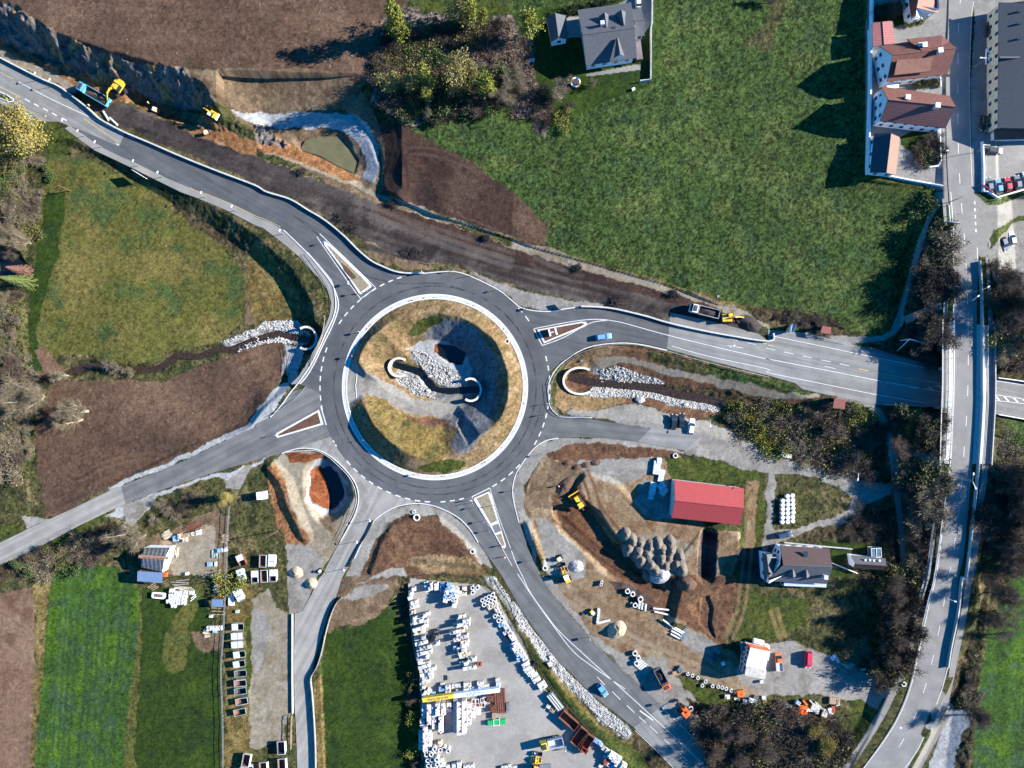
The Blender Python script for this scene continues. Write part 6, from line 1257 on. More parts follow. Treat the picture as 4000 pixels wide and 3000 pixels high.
for x,y,h in ((2000,820,12),(2090,930,14),(2180,1010,14),(2050,1120,13),(2150,1240,14),(2240,900,13),(2290,1100,14)): plant('bared',*T(3,1,[(x,y)])[0],h,1,'tall bare tree east of the high road, north of the main road','tall bare trees east of the road, north')
scatter(T(3,2,[(1950,420),(2040,420),(2100,560),(2000,690),(1930,640)]),['shy','sho','sht'],30,3,5,SL('at the right edge just south of the main road'),'shrubs at the right edge',seed=12)
scatter(T(3,2,[(1920,720),(2260,640),(2260,1300),(1950,1450),(1850,1200)]),['shb','shd','sht','shb'],36,3,5.5,SL('in the wood east of the high road'),'undergrowth of the eastern wood',seed=13)
for x,y,h in ((2010,740,13),(2120,800,14),(1990,890,13),(2180,940,15),(2070,1020,14),(1990,1120,13),(2150,1180,14),(2050,1290,13),(1960,1420,12),(2250,1060,15),(2280,760,15),(2000,1560,12),(2290,1300,15),(2120,1420,12)): plant('bared',*T(3,2,[(x,y)])[0],h,1.05,'tall leafless tree in the wood east of the high road','tall bare trees of the eastern wood')
scatter(T(3,2,[(1850,1440),(2100,1400),(2150,1659),(1800,1659)]),['shb','sho','sht'],38,2.4,4,SL('at the south end of the eastern wood'),'shrubs south of the eastern wood',seed=14)
for x,y,h,k in ((1060,20,11,'bared'),(1100,80,11,'bared'),(1130,170,9,'bare'),(1130,290,7,'bare'),(1045,205,10,'bared'),(1010,690,9,'bared'),(975,660,9,'bared')): plant(k,*T(3,3,[(x,y)],1.27)[0],h,1,'bare tree with long shadow on the curve of the high road' if k == 'bared' else 'tan bare tree at the edge of the far right crop field','trees beside the curve ('+k+')')
scatter(T(3,3,[(990,300),(1030,330),(1040,560),(1010,650),(960,640),(960,480)],1.27),['shb','sho','sht'],30,1.6,2.8,SL('in the ditch beside the far right crop field'),'ditch shrubs by the crop field',seed=15)
# brook thicket
scatter(T(2,2,[(1830,230),(2000,200),(2212,160)])+T(3,2,[(300,170),(540,220),(700,260),(850,330),(920,470),(840,640),(820,760),(600,740),(300,650),(0,560)])+T(2,2,[(2212,570),(2080,470),(1900,400)]),['shb','sht','sho','sht','shy'],31,2.8,5.5,SL('in the thicket along the east brook'),'thicket along the east brook',seed=16)
scatter(T(3,2,[(700,190),(850,260),(940,380),(930,480),(780,480),(680,330)]),['shy','shg','sho'],30,2.6,4,SL('beside the bend of the footpath'),'green shrubs beside the footpath bend',seed=17)
scatter(T(3,1,[(20,1020),(250,1040),(450,1090),(600,1160),(520,1200),(250,1130),(20,1080)]),['shb','sht','shb'],20,1.2,2.2,SL('in the hedge at the foot of the meadow'),'hedge at the foot of the meadow',seed=18)
scatter(T(3,2,[(640,1190),(800,1120),(1050,1040),(1080,1300),(1000,1340),(700,1290)]),['shd','shb'],40,2,3.5,SL('in the shaded corner north of the cottage'),'shrubs in the shaded corner',seed=19)
# south east corner grove
scatter(T(2,3,[(900,650),(1000,700),(1269,700)],1.27)+T(3,3,[(180,720),(330,800),(420,870),(360,952),(-230,1000),(-280,860)],1.27),['shb','shb','shd','sht','sho'],30,3.5,6.5,SL('in the corner grove south of the scrap row'),'corner grove south of the scrap row',seed=20)
for x,y in ((210,740),(260,780),(240,830)): plant('willow',*T(3,3,[(x,y)],1.27)[0],6.5,.8,'golden willow beside the scrap row','golden willows')
for x,y in ((1010,740),(1120,760),(1200,830),(1100,880),(1000,850)): plant('bared',*T(2,3,[(x,y)],1.27)[0],9,1.1,'bare tree in the corner grove beside the south east road','bare trees of the corner grove')
scatter(US((660,790),(780,800),(960,850),(1000,940),(900,952),(760,900)),['sht','sho','shb'],30,2.2,3.4,SL('on the rough bank above the gravel yard'),'shrubs above the gravel yard',seed=21)
# western margin
plant('willow',*T(0,0,[(325,1245)])[0],15,1.0,'big golden willow leaning over the left edge'); plant('willow',*T(0,0,[(120,1300)])[0],11,.9,'second golden willow at the left edge below the road'); plant('bare',*T(0,0,[(60,1090)])[0],9,.8,'bare tan tree at the left edge beside the junction')
for x,y,k,h,w,lb in ((270,445,'bare',12,.5,'slim white bare birch on the west ditch'),(255,440,'bare',11,.8,'bare tree leaning left above the fir'),(235,690,'larch',9,1.1,'rust brown larch north of the fir'),(262,790,'fir',13,.9,'bright green fir at the left edge'),(600,1585,'bare',9,.6,'thin bare tree by the bend of the west brook'),(1010,1555,'bare',5,1.5,'round tan willow bush over the west brook'),(1140,1570,'bare',4,1.3,'smaller tan bush right of the round one'),(150,560,'bared',7,1,'bare tree above the dark gully')): plant(k,*T(0,1,[(x,y)])[0],h,w,lb)
scatter(T(0,1,[(0,0),(380,0),(330,250),(290,400),(0,400)]),['sht','sho','shb','sht'],34,2,3.6,SL('on the west ditch above the fir'),'west ditch shrubs north of the fir',seed=22)
scatter(T(0,1,[(0,860),(220,900),(210,1400),(150,1600),(0,1659)]),['sht','sho','sht','shb'],34,2,3.8,SL('on the west ditch below the fir'),'west ditch shrubs south of the fir',seed=23)
scatter(T(0,0,[(0,1330),(250,1300),(430,1450),(420,1659),(0,1659)]),['sho','shg','sht'],40,2,3.2,SL('below the golden willows'),'shrubs below the golden willows',seed=24)
for x,y,k,h,w,lb in ((768,240,'bare',11,.9,'bare tan tree in the brown field, upper of two'),(715,312,'bare',11,.8,'bare tan tree in the brown field, lower of two'),(378,108,'bare',13,1,'large bare tree at the corner of the brown field'),(375,130,'bare',12,1.1,'large bare tree just below the corner one'),(120,640,'sht',6,1.2,'big tan bush left of the brown field'),(1215,1292,'bare',13,1,'leaning bare tree north of the white workshop'),(1260,1300,'bare',8,.8,'short bare tree beside the leaning one'),(1995,965,'willow',8,.5,'sparse yellow tree north of the long fence')): plant(k,*T(0,2,[(x,y)])[0],h,w,lb)
scatter(T(0,2,[(0,0),(350,0),(300,260),(270,500),(200,700),(0,700)]),['sht','shb','sht','sho'],34,2.4,4.6,SL('in the scrub left of the brown field'),'scrub left of the brown field',seed=25)
scatter(T(0,2,[(270,1500),(560,1400),(900,1260),(1000,1340),(900,1450),(820,1560),(560,1620),(300,1659),(120,1659)]),['shb','sht','sho','shd','shg'],28,2,3.8,SL('in the scrub between the west road and the crop field'),'scrub south of the west road',seed=26)
scatter(T(0,2,[(1330,1060),(1600,930),(1900,850),(1900,900),(1650,1080),(1350,1200)]),['shd','sht','shb'],34,1.4,2.4,SL('between the west road and the lumber yard'),'scrub north of the lumber yard',seed=27)
plant('shy',*UL((820,470))[0],5,1.1,'yellow bush over the long fence beside the skips'); 
for x,y,k,h,lb in ((1400,870,'sho',3.5,'olive bush at the yard edge beside white pallets'),(1385,1030,'shb',3,'rust coloured bush at the yard edge by the banner'),(1385,1250,'shy',4,'yellow-green bush at the yard edge beside the brick stacks'),(1405,1510,'shy',4,'yellow-green bush at the yard edge beside the pipes'),(1440,1630,'shb',3,'brown bush at the bottom edge of the yard')): plant(k,*T(1,3,[(x,y)])[0],h,1,lb)
# brush heaps on the stripped soil
HEAP=mat('brush_heap',(.05,.042,.038),.95,.3,2)
def heap(x,y,r_,label,group='brush heaps on the stripped soil'):
    r=random.Random(int(x)); mb=MB(); t=[Vector((r.gauss(0,r_*.4),r.gauss(0,r_*.35),abs(r.gauss(0,.4)))) for _ in range(30)]; twigs(mb,r,t,500,.9,.05,.4); return tag(mb.build('brush_heap',HEAP,loc=G(x,y)),label,'brush heap',group)
for (c,r,x,y,s),lb in zip(((1,0,395,1490,1.3),(1,1,1185,110,1.4),(1,1,1985,400,1.4),(2,1,560,655,1.7),(2,1,1390,885,1.5),(1,1,730,230,1.5),(1,1,820,320,2.2),(1,1,1350,530,3),(2,1,900,950,2.2)),('below the sump','first from the west on the pale strip','second from the west on the pale strip','third from the west on the pale strip','near the white dump truck','small, beside the parapet','long, beside the parapet','widest, north of the roundabout','beside the east road parapet')): heap(*T(c,r,[(x,y)])[0],s,'dark brush heap, '+lb)
# reeds as one mass
def tuft_mass(name,zones,n,col,h,label,cat,w=.06,seed=31):
    r=random.Random(seed); mb=MB()
    for poly,cnt in zones:
        xs=[p[0] for p in poly]; ys=[p[1] for p in poly]; k=0
        while k < cnt:
            a,b=r.uniform(min(xs),max(xs)),r.uniform(min(ys),max(ys))
            if inside(poly,np.array([a]),np.array([b]))[0]:
                p=G(a,b); k += 1
                for _ in range(3):
                    t=r.random()*6.28; hh=h*rnd(r,.6,1.2); c,s=math.cos(t)*w,math.sin(t)*w; mb.add([(p[0]-c,p[1]-s,p[2]-.05),(p[0]+c,p[1]+s,p[2]-.05),(p[0]+r.gauss(0,.3),p[1]+r.gauss(0,.3),p[2]+hh)],[(0,1,2)])
    return tag(mb.build(name,col),label,cat,kind='stuff')
tuft_mass('reeds',[(T(1,0,[(1350,450),(1600,330),(2000,200),(2212,180),(2212,560),(1900,520),(1650,600),(1450,560)]),2200),(T(2,0,[(0,400),(100,250),(190,500),(200,700),(290,850),(240,1030),(0,1030)]),1100)],0,mat('dry_reed',(.3,.22,.16),.9,.25,2),1.3,'dry grey and pink reeds in the wet hollow beside the grove','reeds')
# rip-rap
def stones(name,zones,label,m,s0=.1,s1=.36,seed=41):
    r=random.Random(seed); mb=MB()
    for poly,cnt in zones:
        xs=[p[0] for p in poly]; ys=[p[1] for p in poly]; k=0
        while k < cnt:
            a,b=r.uniform(min(xs),max(xs)),r.uniform(min(ys),max(ys))
            if inside(poly,np.array([a]),np.array([b]))[0]:
                p=G(a,b); k += 1; s=s0+(s1-s0)*r.random()**2.5; t=r.random()*6.28; v=[]
                for z,f in ((-.3,.9),(.35,1),(.8,.55)):
                    for i in range(5): an=t+i*1.2566+r.uniform(-.25,.25); v.append((p[0]+math.cos(an)*s*f,p[1]+math.sin(an)*s*f*.8,p[2]+z*s))
                mb.add(v,[(i,(i+1) % 5,(i+1) % 5+5,i+5) for i in range(5)]+[(i+5,(i+1) % 5+5,(i+1) % 5+10,i+10) for i in range(5)]+[(10,11,12,13,14)])
    return tag(mb.build(name,m),label,'stones',kind='stuff')
ST=mat('white_limestone',(.46,.45,.42),.85,.2,1.6,col2=(.2,.195,.185)); STB=mat('grey_limestone',(.36,.37,.38),.85,.2,.5,col2=(.2,.2,.21))
stones('riprap',[(ZNP,n_) for ZNP,n_ in ((T(1,1,[(60,1120),(360,1110),(400,1190),(340,1230),(150,1190),(0,1190)]),800),(T(1,1,[(0,1250),(150,1230),(280,1260),(300,1310),(150,1300),(0,1320)]),500),(T(0,1,[(1930,1290),(2212,1180),(2212,1225),(1980,1310)]),130),(T(0,1,[(2020,1350),(2212,1270),(2212,1330),(2040,1390)]),140))],'white stone riprap lining the west brook',ST)
stones('riprap',[(T(2,1,[(760,1540),(900,1500),(1100,1570),(1300,1640),(1320,1659),(760,1640)]),800),(T(2,2,[(640,90),(700,20),(1100,60),(1260,90),(1500,150),(1800,200),(1790,240),(1480,200),(1180,120),(1000,115),(700,115)]),1800)],'grey and white stone riprap lining the east brook',ST)
stones('riprap',[([(1540,1480),(1560,1455),(1640,1490),(1680,1545),(1715,1560),(1620,1540)],750),([(1605,1365),(1660,1378),(1720,1425),(1800,1455),(1830,1500),(1715,1500),(1650,1440)],850)],'white stone riprap on the slopes inside the roundabout',ST)
stones('riprap',[(T(1,3,[(1970,20),(2060,40),(2212,280),(2212,220),(2060,0)]),200),(T(2,3,[(0,120),(100,265),(230,430),(410,610),(540,720),(590,780),(570,805),(450,725),(300,565),(150,415),(60,275),(0,185)],1.27),3200)],'white stone strip between the stone yard and the south east road',ST,.12,.3)
for i,((x,y),s,lb) in enumerate(((T(2,2,[(1105,138)])[0],1.5,'large pale boulder south of the east brook'),(T(2,2,[(1495,180)])[0],1.1,'upright white boulder in the east brook riprap'),(T(1,2,[(1485,55)])[0],.8,'white boulder by the shaded brook in the roundabout'),(T(1,1,[(225,1272)])[0],.7,'white boulder beside the west brook'),(T(1,1,[(1500,1590)])[0],.7,'white boulder on the riprap inside the roundabout'))):
    r=random.Random(i); bm=bmesh.new(); bmesh.ops.create_icosphere(bm,subdivisions=2,radius=s)
    for v in bm.verts: v.co *= rnd(r,.8,1.1); v.co.z *= .6; v.co.y *= .7
    me=bpy.data.meshes.new('boulder'); bm.to_mesh(me); bm.free(); me.materials.append(ST); o=bpy.data.objects.new('boulder',me); link(o); o.location=G(x,y,.2); tag(o,lb,'boulder')
# ---------------------------------------------------------------- vehicles and machines
RUB=mat('tyre_rubber',(.02,.02,.02),.9,.1,4); RIM=mat('wheel_rim',(.35,.36,.38),.4,.1,4,metal=.6); DKM=mat('dark_chassis',(.035,.035,.04),.6,.15,4); CARG=mat('car_glass',(.02,.028,.035),.05,.05,1,spec=.9); LAMP=mat('headlight_lens',(.7,.72,.75),.2,.05,2)
def paint(name,c): return mat('paint_'+name,c,.35,.06,1.5,coat=.5)
PB=paint('black',(.012,.013,.016)); PW=paint('white',(.75,.76,.77)); PS=paint('silver',(.4,.43,.46)); PBL=paint('light_blue',(.12,.3,.55)); PDB=paint('dark_blue',(.02,.045,.1)); PR=paint('red',(.55,.02,.03)); PG=paint('grey',(.14,.16,.18)); PO=paint('orange',(.8,.14,.02)); PY=paint('yellow',(.72,.42,.03)); PYL=paint('lime_yellow',(.7,.55,.03)); PGN=paint('green',(.02,.35,.1)); PMR=paint('magenta_red',(.6,.03,.07)); PTB=paint('truck_blue',(.1,.35,.6))
def wheel(parent,x,y,r,w,z=None):
    mb=MB(); z=r if z is None else z
    mb.tube((0,-w/2,0),(0,w/2,0),r,n=14); o=mb.build('wheel',RUB,parent,loc=(x,y,z)); m2=MB(); m2.tube((0,-w/2-.01,0),(0,w/2+.01,0),r*.6,n=10); m2.build('rim',RIM,o)
def loft(mb,secs,m=0):     # secs: (x, halfwidth, zbottom, ztop, tophalf)
    v=[]; n=6
    for x,w,zb,zt,tw in secs: v += [(x,-w*.92,zb),(x,-w,zb+(zt-zb)*.5),(x,-tw,zt),(x,tw,zt),(x,w,zb+(zt-zb)*.5),(x,w*.92,zb)]
    f=[tuple(range(n-1,-1,-1)),tuple(range(len(v)-n,len(v)))]
    for i in range(len(secs)-1):
        for j in range(n): f.append((i*n+j,i*n+(j+1) % n,(i+1)*n+(j+1) % n,(i+1)*n+j))
    mb.add(v,f,m)
def car_at(name,x,y,deg,body,label,kind='hatch',group=None,dz=0):
    """deg: direction the nose points in the photo, counter-clockwise from right"""
    p=G(x,y,max(dz,.04)); e=empty(name,p,math.radians(deg),label,'van' if kind in ('van','pickup') else 'car',group)
    L,Wd={'hatch': (4.15,1.78),'estate': (4.7,1.82),'suv': (4.6,1.9),'van': (4.9,1.95),'pickup': (5.2,1.95)}[kind]; a,w=L/2,Wd/2; mb=MB()
    zr={'hatch': 1.48,'estate': 1.5,'suv': 1.68,'van': 1.95,'pickup': 1.9}[kind]; zs={'van': 1.1,'pickup': 1.05,'suv': 1.0}.get(kind,.92)
    if kind == 'pickup':
        loft(mb,[(-a,w*.9,.35,.75,w*.86),(.1,w*.95,.3,.78,w*.9),(.15,w,.3,zs,w*.92),(a-.5,w*.98,.3,zs-.05,w*.9),(a,w*.8,.35,.8,w*.7)])
    else: loft(mb,[(-a,w*.8,.38,zs-.12,w*.74),(-a+.15,w*.94,.3,zs,w*.86),(-a*.4,w,.26,zs+.02,w*.9),(a*.35,w,.26,zs,w*.9),(a-.75,w*.97,.28,zs-.1,w*.84),(a-.12,w*.84,.34,zs-.26,w*.7),(a,w*.68,.38,zs-.36,w*.6)])
    bd=mb.build('body',body,e,smooth=False)
    mb=MB()
    if kind in ('hatch','suv'): c=[(-a+.12,-a+.62,a-2.0,a-1.15)]
    elif kind == 'estate': c=[(-a+.12,-a+.5,a-2.2,a-1.35)]
    elif kind == 'van': c=[(-a+.05,-a+.2,a-1.45,a-.75)]
    else: c=[(.15,.3,a-1.2,a-.55)]
    x0,x1,x2,x3=c[0]; tw=w*.74
    loft(mb,[(x0,w*.84,zs-.05,zs+.02,w*.82),(x1,w*.85,zs-.05,zr-.04,tw),(x2,w*.85,zs-.05,zr-.04,tw),(x3,w*.84,zs-.08,zs-.02,w*.8)]); gl=mb.build('windows',CARG,e)
    mb=MB(); rx0=x1-.05; mb.box((rx0+x2)/2,0,zr-.06,x2-rx0,tw*1.9,.07,top=(.96,.94))
    if kind != 'van': mb.box(x1+.1,0,zs,.1,tw*2.05,zr-zs-.04,top=(1,.92)); mb.box((x1+x2)/2,0,zs,.1,tw*2.12,zr-zs-.04,top=(1,.92))
    else: mb.box((x1+x2)/2-.3,0,zs,(x2-x1)*.75,tw*2.2,zr-zs-.05,top=(1,.9))
    mb.build('roof',body,e)
    for sx in (-1,1):
        for sy in (-1,1): wheel(e,sx*a*.62,sy*(w-.1),.32,.22)
    for sy in (-1,1):
        mb=MB(); mb.box(a-.2,sy*w*.62,zs-.36,.3,.32,.13); mb.build('headlight',LAMP,e); mb=MB(); mb.box(-a+.06,sy*w*.68,zs-.25,.1,.28,.2); mb.build('tail_light',PR,e)
        mb=MB(); mb.box(x3-.35,sy*(w+.06),zs-.02,.16,.2,.13); mb.build('mirror',body,e)
    if kind == 'pickup':
        mb=MB(); b=-a/2
        for q in ((b,0,.8,a,Wd*.98,.08),(b,w*.96,.85,a,.06,.4),(b,-w*.96,.85,a,.06,.4),(-a+.04,0,.85,.07,Wd*.96,.4),(-.05,0,.85,.07,Wd*.96,.4)): mb.box(*q)
        mb.build('load_bed',PS,e)
    return e
T22l=T22
car_at('car',*T(2,1,[(790,1252)])[0],8,PBL,'light blue estate car driving on the east road','estate'); car_at('car',*T(2,3,[(447,562)],1.27)[0],-52,PBL,'light blue car driving on the south east road','hatch')
car_at('car',*T22((1392,325))[0],84,PB,'left of two black cars parked beside the east lane','suv'); car_at('car',*T22((1458,318))[0],84,PB,'right of two black cars parked beside the east lane','estate'); car_at('car',*T22((1546,365))[0],82,PW,'white car parked beside two black cars','estate')
car_at('car',*US((382,68))[0],10,PDB,'dark blue car on the track north of the garden house','estate')
car_at('car',*T30((1902,262))[0],86,PB,'black car parked high on the shaded village street','suv'); car_at('car',*T30((1893,495))[0],88,PW,'white car parked on the shaded village street','estate'); car_at('car',*T30((1848,1072))[0],-92,PB,'black car beside the cream facade','suv'); car_at('car',*T30((1945,1308))[0],-4,PB,'black car alone under the low red roof in the car park','estate')
for x,y,m,l in ((1897,1598,PG,'grey car at the left end of the car park row'),(1980,1615,PBL,'light blue car second in the car park row'),(2060,1598,PR,'red car in the car park row'),(2142,1580,PG,'grey car right of the red one in the car park row'),(2212,1550,PS,'silver car cut by the right edge in the car park row')): car_at('car',*T30((x,y))[0],98,m,l,'hatch','cars in the car park row')
car_at('car',*T(3,1,[(2030,455)])[0],-70,PG,'dark grey car on the gravel lot by the junction'); car_at('car',*T(3,1,[(2095,405)])[0],100,PW,'white car on the gravel lot by the junction'); car_at('car',*T20((1085,10))[0],95,PW,'white car parked at the farmhouse yard')
car_at('van',*UC((688,312))[0],-92,PMR,'magenta red van parked on the gravel yard','van'); car_at('pickup_truck',*UC((418,335))[0],94,PO,'orange pickup truck beside the site offices','pickup'); car_at('car',*T(3,1,[(2108,732)])[0],5,PW,'white car half hidden under bare trees east of the bridge')
def tipper(x,y,deg,cab,bed,label,L=8.6,load=None,Wd=2.5,name='dump_truck',dz=0):
    e=empty(name,G(x,y,.03+dz),math.radians(deg),label,'truck'); a=L/2
    mb=MB(); mb.box(-.3,0,.7,L-1,.9,.3); mb.box(a-1.6,0,.5,1.6,Wd*.9,.4); mb.build('chassis',DKM,e)
    mb=MB(); loft(mb,[(a-2.1,Wd/2,.75,2.9,Wd/2*.94),(a-.55,Wd/2,.6,2.9,Wd/2*.92),(a-.05,Wd/2*.97,.55,1.9,Wd/2*.92),(a,Wd/2*.95,.5,1.2,Wd/2*.9)]); cb=mb.build('cab',cab,e)
    mb=MB(); mb.add([(a-.02,-Wd*.42,1.9),(a-.02,Wd*.42,1.9),(a-.5,Wd*.4,2.86),(a-.5,-Wd*.4,2.86),(a-.06,-Wd*.42,1.86),(a-.06,Wd*.42,1.86)],[(0,1,2,3)]); mb.v=[(p[0]+.03,p[1],p[2]+.02) for p in mb.v]; mb.build('windscreen',CARG,cb)
    mb=MB(); mb.box(a-1.3,0,2.92,1.1,Wd*.7,.12,top=(.8,.9)); mb.build('roof_hatch',DKM,cb)
    b0,b1=-a,a-2.35; bl=b1-b0; bc=(b0+b1)/2; mb=MB(); mb.box(bc,0,1.15,bl,Wd,.12)
    for s in (-1,1):
        mb.box(bc,s*(Wd/2-.05),1.27,bl,.1,1.15)
        mb.box(bc,s*(Wd/2-.02),2.38,bl+.02,.14,.12)
    mb.box(b1-.06,0,1.27,.12,Wd-.22,1.35); mb.box(b0+.06,0,1.27,.12,Wd-.22,1.1); mb.build('tipper_body',bed,e)
    if load:
        mb=MB(); r=random.Random(int(x)); n=8; v=[(b0+.3+(bl-.6)*i/n,-Wd/2+.15+(Wd-.3)*j/4,1.5+(.7*math.sin(math.pi*i/n)*math.sin(math.pi*j/4))+r.uniform(-.1,.1)) for i in range(n+1) for j in range(5)]
        mb.add(v,[(i*5+j,(i+1)*5+j,(i+1)*5+j+1,i*5+j+1) for i in range(n) for j in range(4)]); mb.build('load',load,e)
    for wx in (a-1.3,-a+2.6,-a+1.2):
        for s in (-1,1): wheel(e,wx,s*(Wd/2-.2),.5,.35)
    for s in (-1,1): mb=MB(); mb.box(a+.02,s*Wd*.38,.8,.06,.35,.2); mb.build('headlight',LAMP,e)
    return e
EARTH=mat('loose_earth',(.09,.05,.032),.95,.25,2,bump=.08); EARTHD=mat('dark_earth',(.03,.023,.02),.95,.25,2,bump=.08); SANDP=mat('sand_pile',(.36,.27,.18),.95,.12,1.5,bump=.05); GRV=mat('gravel_pile',(.15,.125,.098),.95,.25,1.2,col2=(.1,.085,.07),bump=.15)
GINT=mat('grey_tipper',(.3,.3,.31),.6,.2,2)
tipper(*T(0,0,[(840,835)])[0],149.5,PTB,paint('teal',(.1,.32,.42)),'blue tipper truck being loaded beside the new road',10.2,EARTH); tipper(*T(2,1,[(1650,1035)])[0],166,PW,GINT,'white tipper truck with dark load on the stripped strip',8.6,EARTHD)
tipper(*T(2,3,[(740,500)],1.27)[0],-62,PO,PG,'orange cabbed tipper truck with dark load beside the south east road',6.9,EARTHD,2.3)
tipper(*T(2,3,[(195,815)],1.27)[0],194,PYL,PS,'lime yellow cabbed tipper truck in the stone yard',6.8,None,2.4)
def excavator(x,y,deg,body,label,s=1.0,arm=0,boom=(3.2,2.6),tracked=True,name='excavator',cabm=None):
    """deg: direction of the boom"""
    e=empty(name,G(x,y,.02),math.radians(deg),label,'excavator'); 
    for sy in (-1,1):
        mb=MB(); prof=[(-1.9*s,.25*s),(-1.6*s,0),(1.6*s,0),(1.9*s,.25*s),(1.9*s,.55*s),(1.6*s,.8*s),(-1.6*s,.8*s),(-1.9*s,.55*s)]; mb.prism(prof,sy*1.1*s-.28*s,sy*1.1*s+.28*s); 
        for i in range(12): mb.box((-1.6+i*.29)*s,sy*1.1*s,.8*s,.08*s,.6*s,.05)
        t=mb.build('track',RUB,e); t.rotation_euler=(0,0,math.radians(arm))
    mb=MB(); mb.tube((0,0,.5*s),(0,0,.95*s),.7*s,n=12); mb.box(-.5*s,0,.95*s,3.0*s,2.3*s,.35*s); mb.box(-1.3*s,0,1.3*s,1.5*s,2.3*s,.75*s,top=(.9,.92)); mb.box(.2*s,-.75*s,1.3*s,1.2*s,.7*s,.5*s); mb.build('upper_body',body,e)
    mb=MB(); mb.box(-1.95*s,0,.95*s,.35*s,2.3*s,.95*s); mb.build('counterweight',cabm or DKM,e)
    mb=MB(); mb.box(.25*s,.68*s,1.3*s,1.4*s,.85*s,1.5*s,top=(.85,.9)); c=mb.build('cab',CARG,e); mb=MB(); mb.box(.22*s,.68*s,2.8*s,1.2*s,.8*s,.08*s); mb.build('cab_roof',cabm or body,c)
    b1=(boom[0]*s,-.1*s,3.0*s); b2=((boom[0]+boom[1])*s,-.1*s,.9*s); mb=MB(); mb.tube((.5*s,-.1*s,1.3*s),(boom[0]*.5*s,-.1*s,3.1*s),.22*s,.24*s,n=4); mb.tube((boom[0]*.5*s,-.1*s,3.1*s),b1,.24*s,.2*s,n=4); mb.build('boom',body,e)
    mb=MB(); mb.tube(b1,b2,.2*s,.13*s,n=4); mb.tube((boom[0]*.5*s,-.1*s,3.5*s),(b1[0]+.2*s,-.1*s,2.9*s),.07*s,n=5); mb.build('stick',body,e)
    mb=MB(); mb.prism([(b2[0]-.3*s,b2[2]+.15),(b2[0]+.35*s,b2[2]+.1),(b2[0]+.4*s,b2[2]-.6*s),(b2[0]-.1*s,b2[2]-.8*s),(b2[0]-.5*s,b2[2]-.5*s)],-.6*s,.4*s); mb.build('bucket',DKM,e); return e
excavator(*T(0,0,[(1040,770)])[0],236,PY,'yellow-orange tracked excavator loading the blue truck',1.15,60,(2.8,2.0)); excavator(*T(0,0,[(1850,1000)])[0],150,PY,'small yellow and white excavator in the trench',.85,10,(2.6,2.0),cabm=PW)
excavator(*T(2,1,[(1860,1090)])[0],4,PY,'yellow excavator behind the white tipper truck',1.0,0,(2.6,1.8)); excavator(*T(2,3,[(850,660)],1.27)[0],128,PO,'orange digger loading beside the south east road',.9,20,(2.0,1.6),name='excavator')
def dozer(x,y,deg,label):
    e=empty('bulldozer',G(x,y,.02),math.radians(deg),label,'bulldozer')
    for sy in (-1,1): mb=MB(); mb.prism([(-2.2,.3),(-1.8,0),(1.5,0),(1.9,.3),(1.8,.8),(1.4,1.0),(-1.8,1.0),(-2.2,.7)],sy*1.1-.3,sy*1.1+.3); mb.build('track',DKM,e)
    mb=MB(); mb.box(.5,0,.8,2.4,1.3,.95,top=(.92,.85)); mb.box(-1.3,0,.8,1.4,1.6,.7); mb.build('body',PY,e); mb=MB(); mb.box(-.9,0,1.5,1.4,1.4,1.4,top=(.9,.9)); c=mb.build('cab',CARG,e); mb=MB(); mb.box(-.9,0,2.9,1.4,1.4,.1); mb.build('cab_roof',PY,c)
    mb=MB(); mb.prism([(2.5,.05),(2.75,.05),(2.6,.6),(2.8,1.2),(2.6,1.2),(2.4,.6)],-1.75,1.75); mb.build('blade',PY,e)
    for sy in (-1,1): mb=MB(); mb.box(1.6,sy*1.45,.4,2.0,.15,.25); mb.build('push_arm',PY,e)
    mb=MB(); mb.box(-2.7,0,.4,.8,.5,.5); mb.build('ripper',DKM,e)
dozer(*T22((570,1010))[0],122,'yellow bulldozer at the top of the brown cut')
def loader(x,y,deg,label,body=PY,s=1.0,roof=PW,fork=False,name='wheel_loader'):
    e=empty(name,G(x,y,.02),math.radians(deg),label,'loader'); mb=MB(); mb.box(-1.3*s,0,.7*s,2.3*s,1.5*s,.9*s,top=(.9,.85)); mb.box(.7*s,0,.6*s,1.4*s,.9*s,.6*s); mb.build('body',body,e)
    mb=MB(); mb.box(-.35*s,0,1.4*s,1.3*s,1.3*s,1.4*s,top=(.92,.92)); c=mb.build('cab',CARG,e); mb=MB(); mb.box(-.35*s,0,2.8*s,1.4*s,1.4*s,.1); mb.build('cab_roof',roof,c)
    for wx in (-1.5,1.2):
        for sy in (-1,1): wheel(e,wx*s,sy*.95*s,.65*s,.5*s)
    mb=MB()
    for sy in (-1,1): mb.tube((.5*s,sy*.4*s,1.4*s),(2.6*s,sy*.4*s,.7*s),.12*s,n=4)
    mb.build('lift_arm',body,e)
    mb=MB()
    if fork: mb.box(2.7*s,0,.4*s,.15,1.4*s,1.2*s); mb.box(3.3*s,.4*s,.35*s,1.2*s,.12,.06); mb.box(3.3*s,-.4*s,.35*s,1.2*s,.12,.06)
    else: mb.box(3.0*s,0,.3*s,.9*s,2.4*s,.08); mb.box(2.6*s,0,.3*s,.1,2.4*s,.9*s); mb.box(3.0*s,1.2*s,.3*s,.9*s,.08,.7*s); mb.box(3.0*s,-1.2*s,.3*s,.9*s,.08,.7*s)
    mb.build('fork' if fork else 'bucket',DKM,e); return e
UM=lambda *l: U(2100,2150,3.1725,list(l))
loader(*UM((340,290))[0],112,'white roofed yellow wheel loader beside the small brown mound'); loader(*T(1,3,[(1545,505)])[0],50,'black fork lift truck among the white pallets',PB,.75,PB,True,'forklift')
loader(*T(2,3,[(120,925)],1.27)[0],80,'yellow wheel loader at the bottom edge of the stone yard',PY,1.0,PY)
